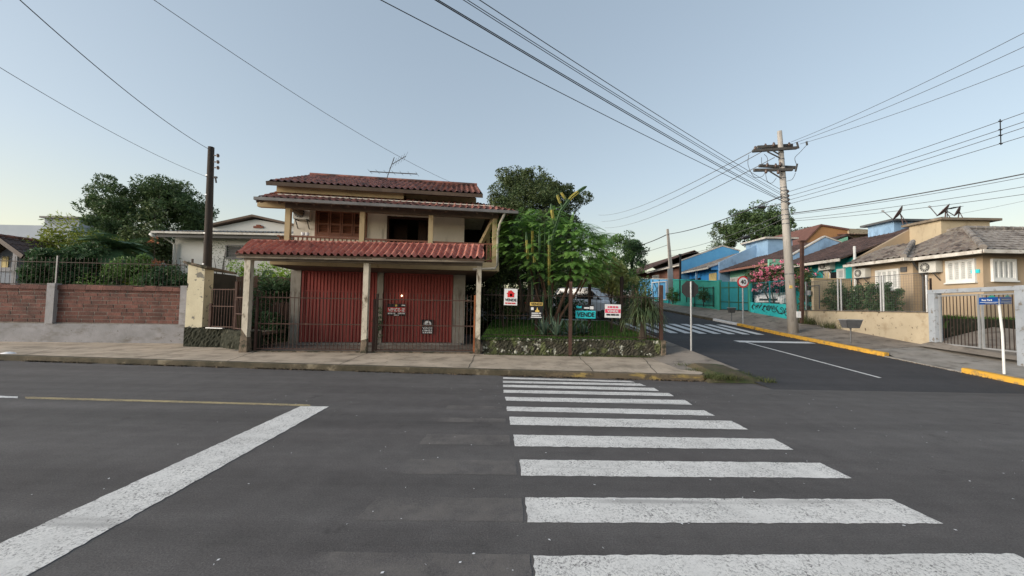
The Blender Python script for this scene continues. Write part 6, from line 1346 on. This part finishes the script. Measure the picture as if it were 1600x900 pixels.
# ================================================================== CARS
def car(label, loc, rz, paint, kind='hatch', group='parked cars'):
    T = thing('parked_car', loc, label, 'car', group, rz)
    st = [(-2.05, .72, .55, .34), (-1.98, .80, .92, .28), (-1.5, .86, 1.0, .22), (0, .88, .98, .2), (.9, .87, .96, .2), (1.35, .85, .90, .22), (1.85, .80, .78, .26), (2.03, .70, .66, .30), (2.08, .62, .55, .36)]
    if kind == 'suv': st = [(x, w * 1.05, zt * 1.15, zb * 1.15) for x, w, zt, zb in st]
    b = MB(); n = 12; R = []
    for x, w, zt, zb in st:
        ring = []
        for k in range(n):
            a = 2 * pi * k / n + pi / n; cx, cz = cos(a), sin(a); p = .45; ring.append(V(x, w * (abs(cx) ** p) * (1 if cx > 0 else -1), (zt + zb) / 2 + (zt - zb) / 2 * (abs(cz) ** p) * (1 if cz > 0 else -1)))
        R.append(ring)
    for a, c in zip(R, R[1:]):
        for k in range(n): j = (k + 1) % n; b.quad(a[k], a[j], c[j], c[k])
    b.poly(R[0][::-1]); b.poly(R[-1]); b.build('body', paint, T, world=False)
    s = 1.15 if kind == 'suv' else 1; zb, zt = .93 * s, 1.46 * s
    lo = [(1.15, .76), (-1.9, .76)]; hi = [(.35, .60), (-1.55, .60)]
    g = MB(); g.hexa([(1.15, -.76, zb), (1.15, .76, zb), (-1.9, .76, zb), (-1.9, -.76, zb), (.35, -.6, zt), (.35, .6, zt), (-1.55, .6, zt), (-1.55, -.6, zt)]); g.build('glazing', 'car_glass', T, world=False)
    r = MB(); r.hexa([(.40, -.62, zt + .002), (.40, .62, zt + .002), (-1.6, .62, zt + .002), (-1.6, -.62, zt + .002), (.25, -.52, zt + .05), (.25, .52, zt + .05), (-1.45, .52, zt + .05), (-1.45, -.52, zt + .05)])
    for sy in (-1, 1):
        r.bar((1.17, sy * .765, zb), (.37, sy * .61, zt + .01), .06); r.bar((-.35, sy * .775, zb), (-.4, sy * .615, zt + .01), .06); r.bar((-1.92, sy * .765, zb), (-1.57, sy * .61, zt + .01), .09)
    r.build('roof', paint, T, world=False)
    for x in (-1.3, 1.3):
        for sy in (-1, 1):
            wl = MB(); wl.tube([(x, sy * .66, .31), (x, sy * .875, .31)], .31, 20); wo_ = wl.build('wheel', 'rubber', T, world=False); wl = MB(); wl.tube([(x, sy * .876, .31), (x, sy * .885, .31)], .19, 12); wl.build('rim', 'chrome', wo_, world=False)
    for sy in (-1, 1):
        h = MB(); h.hexa([(1.86, sy * .50, .62 * s), (1.98, sy * .50, .60 * s), (1.90, sy * .78, .64 * s), (1.75, sy * .80, .66 * s), (1.80, sy * .50, .75 * s), (1.92, sy * .50, .74 * s), (1.84, sy * .79, .78 * s), (1.70, sy * .81, .80 * s)]); h.v = [v + V(.07, sy * .02, .0) for v in h.v]; h.build('headlight', 'lamp_glass', T, world=False)
        m_ = MB(); m_.box(.82, .98, sy * .88 - .07 + sy * .08, sy * .88 + .07 + sy * .08, .95 * s, 1.08 * s); m_.build('mirror', paint, T, world=False)
        t_ = MB(); t_.box(-2.06, -1.97, sy * .6 - .12, sy * .6 + .12, .7 * s, .88 * s); t_.build('tail_light', 'tail_red', T, world=False)
    g = MB(); g.box(2.03, 2.10, -.45, .45, .50 * s, .60 * s); g.box(2.03, 2.11, -.55, .55, .32 * s, .42 * s); g.build('grille', 'black_metal', T, world=False)
    g = MB(); g.box(2.10, 2.115, -.2, .2, .43 * s, .5 * s); g.build('number_plate', 'galv', T, world=False)
    return T
car('white high-bonnet car parked behind the garden turned towards the street', (4.35, 21.9, RZ(22)), radians(-38), 'car_white', 'suv')
car('red car parked farthest behind the garden, right of the white car', (5.2 - .6, 28.5, RZ(28)), radians(-80), 'car_red')
car('red car half hidden behind the tree trunks left of the white car', (1.1, 26.5, RZ(26.5)), radians(-70), 'car_red')
car('white off-road car parked behind the turquoise scribbled wall', (16.0 - .0, 22.6, 1.55), radians(-145), 'car_white', 'suv')

# ================================================================== TREES AND PLANTS
tree('round_tree', 'large dark green tree with drooping foliage in the left garden', 'tree', (-22.9, 24, .9), (-22.8, 24, 6.05), (3.05, 2.8, 3.0), nclump=170, rcl=.62, per=330, size=.22, m='leaf_forest', trunk_r=.24, low=-.75, seed=31, droop=.5, aspect=.3)
tree('background_tree', 'tall dense dark olive tree behind the tall house and the yellow-patched cactus', 'tree', (2.0, 24.5, .9), (1.2, 24.5, 6.3), (3.45, 3.2, 4.05), nclump=230, rcl=.68, per=430, size=.15, m='leaf_dark', trunk_r=.3, low=-.8, seed=32)
# dark thicket under and behind the garden trees
bush('hedge_shrub', 'dark dense thicket behind the lawn, right beside the tall house', 'shrub', (.35, 18.8, .8), (1.7, .8, 3.9), n=17000, size=.16, m='leaf_dark', seed=33, nclump=46)
bush('hedge_shrub', 'dark thicket closing the gap just right of the garage, behind the last carport post', 'shrub', (-1.7, 19.5, .1), (1.3, .6, 3.4), n=9000, size=.16, m='leaf_dark', seed=35, nclump=34)
bush('hedge_shrub', 'dark low thicket behind the agaves between the tree trunks', 'shrub', (2.1, 18.6, .8), (1.1, .6, 1.0), n=5000, size=.14, m='leaf_bush', seed=34)
bush('hedge_shrub', 'leafy dark shrub filling the gap between house and garden tree', 'shrub', (-.3, 15.5, .6), (.6, .6, 2.6), n=4200, size=.14, m='leaf_dark', seed=36, nclump=22)
# garden mimosa with feathery fronds
rngm = np.random.default_rng(40); MTR = thing('mimosa_tree', (1.55, 13.6, .65), 'bright green feathery-leaved garden tree with several thin leaning trunks', 'tree')
def frond_cloud(cs, n, L, **k):
    C, D = [], []
    for (cx, cy, cz), (rx, ry, rz_), m_ in cs:
        for i in range(m_):
            d = rngm.normal(size=3); d /= np.linalg.norm(d); q = rngm.uniform(.35, 1) ** .5; C.append((cx + d[0] * rx * q * .85, cy + d[1] * ry * q * .8, cz + round(d[2] * q * 1.6) / 1.6 * rz_ * 1.15 + rngm.normal() * .035)); D.append((d[0] * 1.2 + rngm.normal() * .3, d[1] + rngm.normal() * .3 - .15, .16 + rngm.normal() * .07))
    return fronds(C, D, L, rngm, **k)
mp = lambda px, py, Y=13.3: tuple(at(px, py, Y))
cs = [(mp(812, 352), (.75, .7, .35), 112), (mp(850, 345), (.8, .8, .3), 105), (mp(800, 385), (.55, .6, .4), 82), (mp(835, 400), (.7, .8, .45), 90), (mp(890, 368), (1.0, .9, .35), 180), (mp(905, 400), (1.0, .9, .45), 195), (mp(925, 378), (.6, .7, .3), 90), (mp(893, 424), (.9, .8, .3), 142), (mp(932, 410), (.65, .6, .4), 82), (mp(846, 430), (.5, .5, .4), 45)]
npmesh('crown', frond_cloud(cs, 0, .60), 4, 'leaf_mimosa', MTR)
b = MB(); bz = V(1.55, 13.6, .6)
for (dx, tgt, r) in ((0, mp(898, 395), .07), (-.15, mp(862, 380), .055), (-.35, mp(815, 370), .05), (.12, mp(925, 400), .05), (-.25, mp(840, 400), .04)):
    a = bz + V(dx, .05, -.05); e = Vector(tgt); b.tube([a, a + V(dx * .3 + .03, 0, .7), a.lerp(e, .55) + V(.05, 0, .1), a.lerp(e, .85), e + V(0, 0, .25)], [r * 1.3, r, r * .75, r * .45, r * .15], 7)
for tgt in (cs[3], cs[5], cs[7], cs[8], cs[9], cs[1]): e = Vector(tgt[0]); a = bz.lerp(e, .6); b.tube([a, a.lerp(e, .6) + V(0, 0, .12), e], [.03, .022, .008], 5)
b.build('trunk', 'bark_red', MTR, smooth=True)
# pale trunks of a second tree in shadow
T = thing('multi_trunk_tree', (.75, 15.2, .7), 'several pale slender trunks rising in the dark shade beside the house', 'tree'); b = MB()
for px0, px1 in ((822, 834), (828, 826), (834, 848), (815, 806)): a, e = at(px0, 488, 15.2), at(px1, 380, 15.6); b.tube([a, a.lerp(e, .3) + V(.04, 0, 0), a.lerp(e, .7) - V(.05, 0, 0), e], [.085, .07, .055, .03], 8)
b.build('trunk', 'bark', T, smooth=True); pts, _ = crown_points(at(828, 372, 15.6), (1.3, 1, 1.0), 30, .45, 120, np.random.default_rng(44), -1)
npmesh('crown', leaves(pts, .15, .4, .3), 4, 'leaf_dark', T)
# tall candelabra cactus with yellow patches
KC = thing('cactus', (1.15, 13.5, .66), 'tall ribbed cactus with yellow patches and one long arm leaning to the right', 'cactus')
def column_c(pts, r, yel=()):
    P = [Vector(p) for p in pts]; b = MB(); b.smooth = False; Q = []
    for i in range(len(P) - 1):
        for k in range(5): Q.append(P[i].lerp(P[i + 1], k / 5))
    Q.append(P[-1]); n = 10; base = 0
    for i, p in enumerate(Q):
        d = (Q[min(i + 1, len(Q) - 1)] - Q[max(i - 1, 0)]).normalized(); s_ = d.cross(V(0, 1, 0)).normalized(); u = s_.cross(d); tp_ = 1 if i < len(Q) - 2 else (.75 if i == len(Q) - 2 else .25)
        for k in range(n): a = 2 * pi * k / n; q = r * tp_ * min(1, .62 + .9 * i / len(Q)) * (1.12 if k % 2 == 0 else .62); b.v.append(p + (s_ * cos(a) + u * sin(a)) * q)
    for i in range(len(Q) - 1):
        for k in range(n): j = (k + 1) % n; b.f.append((i * n + k, i * n + j, (i + 1) * n + j, (i + 1) * n + k))
    b.f.append(tuple((len(Q) - 1) * n + k for k in range(n))); o = b.build('column', 'cactus_green', KC)
    if yel:
        y = MB(); i0, i1 = int(yel[0] * (len(Q) - 1)), int(yel[1] * (len(Q) - 1))
        for k in (0, 2, 4, 6, 8):
            for i in range(i0, i1):
                d = (Q[i + 1] - Q[i]).normalized(); s_ = d.cross(V(0, 1, 0)).normalized(); u = s_.cross(d); a = 2 * pi * k / n; f = (s_ * cos(a) + u * sin(a)); t_ = f.cross(d) * r * .30
                y.hexa([Q[i] + f * r * .85 - t_, Q[i] + f * r * .85 + t_, Q[i] + f * r * 1.17 + t_ * .5, Q[i] + f * r * 1.17 - t_ * .5, Q[i + 1] + f * r * .85 - t_, Q[i + 1] + f * r * .85 + t_, Q[i + 1] + f * r * 1.17 + t_ * .5, Q[i + 1] + f * r * 1.17 - t_ * .5])
        y.build('yellow_ribs', 'cactus_yellow', o)
kp = lambda px, py, Y=None: tuple(at(px, py, Y or (13.5 if py > 425 else 12.7)))       # the stems rise through the crown and come out at its front
column_c([kp(861, 505), kp(862, 430), kp(862, 375), kp(876, 330), kp(893, 308), kp(906, 298), kp(917, 291)], .052, (.66, .8))
column_c([kp(832, 505), kp(832, 430), kp(832, 342)], .038, (.74, .9)); column_c([kp(828, 440), kp(824, 395), kp(822, 362)], .036, (.45, .85))
column_c([kp(846, 505), kp(852, 430), kp(852, 345)], .038); column_c([kp(858, 480), kp(858, 420), kp(858, 358)], .036, (.35, .8)); column_c([kp(866, 350), kp(863, 335), kp(861, 318)], .042, (.25, .75))
column_c([kp(880, 326), kp(873, 312), kp(870, 303)], .036, (.3, .9)); column_c([kp(886, 314), kp(880, 306), kp(876, 300)], .034, (.2, .9)); column_c([kp(836, 440), kp(835, 410), kp(834, 398)], .036, (.5, .95)); column_c([kp(843, 430), kp(843, 390), kp(843, 355)], .034)
# agaves, yucca, variegated shrub
rga = np.random.default_rng(50)
for i, (px, py, Y, s_, lab) in enumerate(((850, 512, 12.9, .82, 'spiky blue-green agave at the left of the agave clump'), (870, 515, 12.6, .85, 'spiky agave in the middle of the clump behind the fence'), (893, 513, 12.9, .78, 'spiky agave just right of the front rusty fence post'), (862, 500, 14.0, .8, 'agave at the back of the clump'), (912, 511, 13.2, .55, 'small agave under the turquoise board'))):
    p = at(px, py, Y); T = thing('agave', (p.x, p.y, lawnz(0, Y)), lab, 'plant', 'agaves on the lawn'); npmesh('leaves', strap_rosette((p.x, p.y, lawnz(0, Y)), 34, s_, .09, rga, droop=.35), 4, 'agave', T)
p = at(1004, 525, 12.1); T = thing('ponytail_palm', (p.x, p.y, .58), 'grassy-headed ponytail palm with a short thick trunk by the corner post', 'plant')
b = MB(); b.tube([(p.x, p.y, .5), (p.x, p.y, .7), (p.x + .02, p.y, 1.0), (p.x, p.y, 1.35)], [.17, .13, .085, .06], 10); b.build('trunk', 'bark', T, smooth=True)
q = np.concatenate([strap_rosette((p.x + dx, p.y, z), 130, 1.0, .022, rga, droop=1.9, up=1.0, seg=7) for dx, z in ((0, 1.4), (.22, 1.3), (-.2, 1.3), (.12, 1.6))]); npmesh('leaves', q, 4, 'yucca', T)
c = at(955, 500, 15.0); tree('variegated_shrub', 'cream and green variegated shrub on thin stems beside the rear fence post', 'shrub', (c.x, c.y, .7), (c.x, c.y, 2.75), (.80, .6, .72), nclump=34, rcl=.22, per=110, size=.14, m='leaf_variegated', trunk_r=.035, limbs=9, low=-.9, seed=52, aspect=.5)
bush('pale_vine', 'loose climbing shrub with thin pale stems right of the variegated shrub', 'shrub', tuple(V(*at(992, 495, 17.5)[:2], .8)), (.8, .5, 1.9), n=1900, size=.12, m='leaf_mid', seed=53, nclump=26, stems=12)
bush('roadside_shrub', 'dark green shrub behind the pink-banded board', 'shrub', tuple(V(*at(972, 495, 16.5)[:2], .8)), (.45, .4, 1.3), n=1700, size=.13, m='leaf_bush', seed=54)
tree('hill_tree', 'yellow-green tree left of the pair standing beyond the parked cars', 'tree', (9.5, 38, 2.0), (9.5, 38, 6.6), (2.1, 1.6, 2.2), nclump=70, rcl=.55, per=110, size=.19, m='leaf_mid', seed=55, trunk_r=.16)
tree('hill_tree', 'darker clumped tree right of the pair beyond the parked cars', 'tree', (12.5, 40, 2.3), (12.6, 40, 7.0), (1.4, 1.3, 2.0), nclump=44, rcl=.6, per=120, size=.21, m='leaf_bush', seed=56, trunk_r=.18)
tree('hill_tree', 'low broad dark tree in front of the dark roofed house', 'tree', (10.6, 42.5, 2.3), (10.8, 42.5, 4.9), (2.6, 1.5, 1.6), nclump=60, rcl=.6, per=100, size=.25, m='leaf_bush', seed=57, trunk_r=.18)
tree('hill_tree', 'green tree directly behind the white car', 'tree', (4.6, 33, 1.4), (5.0, 33, 3.9), (3.4, 1.6, 2.0), nclump=70, rcl=.6, per=110, size=.22, m='leaf_mid', seed=58, trunk_r=.16)
tree('hilltop_tree', 'very large dark tree on the hilltop behind the pale blue party walls', 'tree', (29.5, 46, 3), (29.3, 46, 11.2), (3.8, 3.4, 2.7), nclump=130, rcl=.75, per=170, size=.26, m='leaf_forest', seed=59, trunk_r=.4)
tree('hilltop_tree', 'small sparse grey-green tree between the power pole and the orange house', 'tree', (33.5, 44, 3), (33.6, 44, 9.6), (1.9, 1.5, 1.5), nclump=40, rcl=.5, per=70, size=.22, m='leaf_dark', seed=60, trunk_r=.2)
tree('hilltop_tree', 'loose low tree at the left edge of the big hilltop tree', 'tree', (26.6, 48, 3), (26.3, 48, 10.3), (1.3, 1.2, 2.2), nclump=30, rcl=.55, per=60, size=.22, m='leaf_dark', seed=61, trunk_r=.2)
# bougainvillea
BO = thing('bougainvillea', (14.4, 21.3, 1.7), 'bougainvillea covered in pink flowers above the turquoise scribbled wall', 'shrub')
rgb_ = np.random.default_rng(62); L_ = []; Fl = []
for px, py, Y, n_ in ((1180, 432, 22.0, 320), (1192, 428, 21.6, 340), (1204, 425, 21.2, 340), (1216, 424, 20.9, 340), (1228, 423, 20.5, 340), (1200, 440, 21.2, 240), (1188, 440, 21.6, 240), (1218, 440, 20.7, 260), (1238, 430, 20.2, 260), (1252, 440, 19.6, 220), (1258, 428, 19.4, 160)):
    c = np.array(at(px, py, Y)); p = c + rgb_.normal(size=(n_, 3)) * [.26, .3, .17]; L_.append(p)
    c2 = c + rgb_.normal(size=(15, 3)) * [.36, .32, .27]
    for k in c2[: (15 if px < 1232 else 5)]: Fl.append(k + [-.1, -.15, 0] + rgb_.normal(size=(12, 3)) * .045)
npmesh('foliage', leaves(np.concatenate(L_), .14, .5), 4, 'leaf_dark', BO); npmesh('flowers', leaves(np.concatenate(Fl), .095, .9), 4, 'petal_pink', BO)
b = MB(); 
for px in (1180, 1200, 1222, 1245): c = at(px, 436, 21); b.tube([(14.6, 21.2, 1.3), V(14.6, 21.2, 1.3).lerp(c, .5) + V(0, 0, .2), c], [.05, .035, .012], 6)
b.build('stem', 'bark', BO)
# shrubs behind the cream wall and along the hill
bush('yard_bush', 'dark airy shrub behind the mesh fence, nearest the concrete pole', 'shrub', (14.5, 17.0, 1.42), (.6, .5, .95), n=3400, size=.09, m='leaf_bush', seed=63)
bush('yard_bush', 'dark spreading shrub in the middle behind the mesh fence', 'shrub', (14.6, 15.6, 1.42), (.75, .5, .85), n=4200, size=.09, m='leaf_bush', seed=64)
bush('conical_shrub', 'small conical conifer in front of the beige wall', 'shrub', (14.55, 14.7, 1.42), (.32, .32, .95), n=3000, size=.07, m='leaf_bush', seed=65)
bush('yard_bush', 'low dark shrub behind the dividing wall corner near the concrete pole', 'shrub', (14.2, 18.4, 1.5), (.4, .4, 1.5), n=2600, size=.10, m='leaf_dark', seed=66)
bush('round_topiary', 'small round dark shrub before the sea-green wall', 'shrub', tuple(V(X - .5, 26.2, 2.1)), (.4, .4, .62), n=1500, size=.09, m='leaf_bush', seed=67)
bush('wall_shrub', 'green shrub at the foot of the wall beside the black slim post', 'shrub', (X - .4, 31.5, 2.0), (.5, .5, .8), n=1200, size=.12, m='leaf_mid', seed=68)
for i, (y, x, h_, lab) in enumerate(((17.3, 13.45, .42, 'weed tuft at the left foot of the low cream wall'), (16.2, 13.42, .36, 'leafy weed tuft growing by the cream wall below the mesh fence'), (17.8, 13.4, .35, 'dry weed tuft beside the base of the concrete pole'))):
    n_ = 110; c = np.stack([rng.normal(x, .09, n_), rng.normal(y, .22, n_), np.full(n_, sidew(x, y))], 1); tag(npmesh('weed_tuft', blades(c, h_, .02, .7, rng), 3, 'weed'), lab, 'weed', 'weed tufts on the hill pavement')
# left garden
bush('garden_shrub', 'dark leafy shrub at the left end behind the picket fence', 'shrub', tuple(V(*at(92, 440, 14.6)[:2], 1.0)), (1.0, .6, 1.8), n=8500, size=.17, m='leaf_bush', seed=70, nclump=40)
bush('garden_shrub', 'shrub with spiky yellow-green top above the picket fence', 'shrub', tuple(V(*at(107, 440, 16.2)[:2], 1.0)), (1.25, .8, 2.55), n=6000, size=.20, m='leaf_yellow', seed=71, nclump=34, aspect=.22)
bush('garden_shrub', 'dark shrub low between the yellow-green and the yellow shrubs', 'shrub', tuple(V(*at(120, 440, 14.8)[:2], 1.0)), (1.3, .6, 1.9), n=6500, size=.14, m='leaf_bush', seed=72)
bush('garden_shrub', 'bright yellow shrub in the middle of the left garden', 'shrub', tuple(V(*at(160, 440, 17)[:2], 1.0)), (1.6, .8, 2.3), n=7000, size=.15, m='leaf_yellow', seed=73, nclump=40)
bush('garden_shrub', 'grey-green low shrub right of the middle, behind the picket fence', 'shrub', tuple(V(*at(200, 440, 14.5)[:2], 1.0)), (1.4, .5, 1.5), n=6500, size=.13, m='leaf_mid', seed=74)
bush('garden_shrub', 'low dark hedge-like shrub before the white neighbour house', 'shrub', tuple(V(*at(262, 440, 14.4)[:2], 1.0)), (1.3, .5, 1.15), n=7000, size=.12, m='leaf_bush', seed=75)
bush('orange_leaved_shrub', 'small shrub with orange-red leaves in the left garden', 'shrub', tuple(V(*at(243, 440, 15.5)[:2], 1.0)), (.45, .4, 2.0), n=150, size=.14, m='leaf_orange', seed=76, nclump=8, low=.3)
bush('garden_shrub', 'tall dark foliage filling the space below the big left tree', 'shrub', tuple(V(*at(235, 440, 20)[:2], 1.0)), (2.6, .8, 3.2), n=9000, size=.20, m='leaf_dark', seed=77, nclump=40)
PM = thing('garden_palm', tuple(V(*at(182, 440, 15.6)[:2], 1.0)), 'palm with arching dark fronds in the middle of the left garden', 'palm'); c = at(182, 390, 15.6); rgp = np.random.default_rng(80)
b = MB(); b.tube([(c.x, c.y, .9), (c.x + .05, c.y, 2.0), (c.x, c.y, c.z)], [.16, .13, .1], 9); b.build('trunk', 'bark', PM, smooth=True)
C = [tuple(c)] * 46; D = [(cos(a), sin(a), e) for a, e in zip(rgp.uniform(0, 2 * pi, 46), rgp.uniform(-.2, 1.3, 46))]; npmesh('fronds', fronds(C, D, 1.55, rgp, pairs=22, ll=.33, lw=.04), 4, 'leaf_palm', PM)
# distant masses that close the horizon
for x, y, z, rx, rz_, lab, s_ in ((-34, 40, .5, 9, 3.0, 'far row of dark trees behind the left garden', 90), (18, 64, 3, 9, 3.2, 'far trees at the top of the hill street', 91), (-12, 44, .8, 9, 3.6, 'far trees behind the tall house, left', 92), (4, 46, 1.5, 8, 3.4, 'far trees behind the parked cars', 93)):
    bush('distant_trees', lab, 'trees', (x, y, z), (rx, 2, rz_), n=9000, size=.4, m='leaf_forest', seed=s_, nclump=60, rcl=1.2)
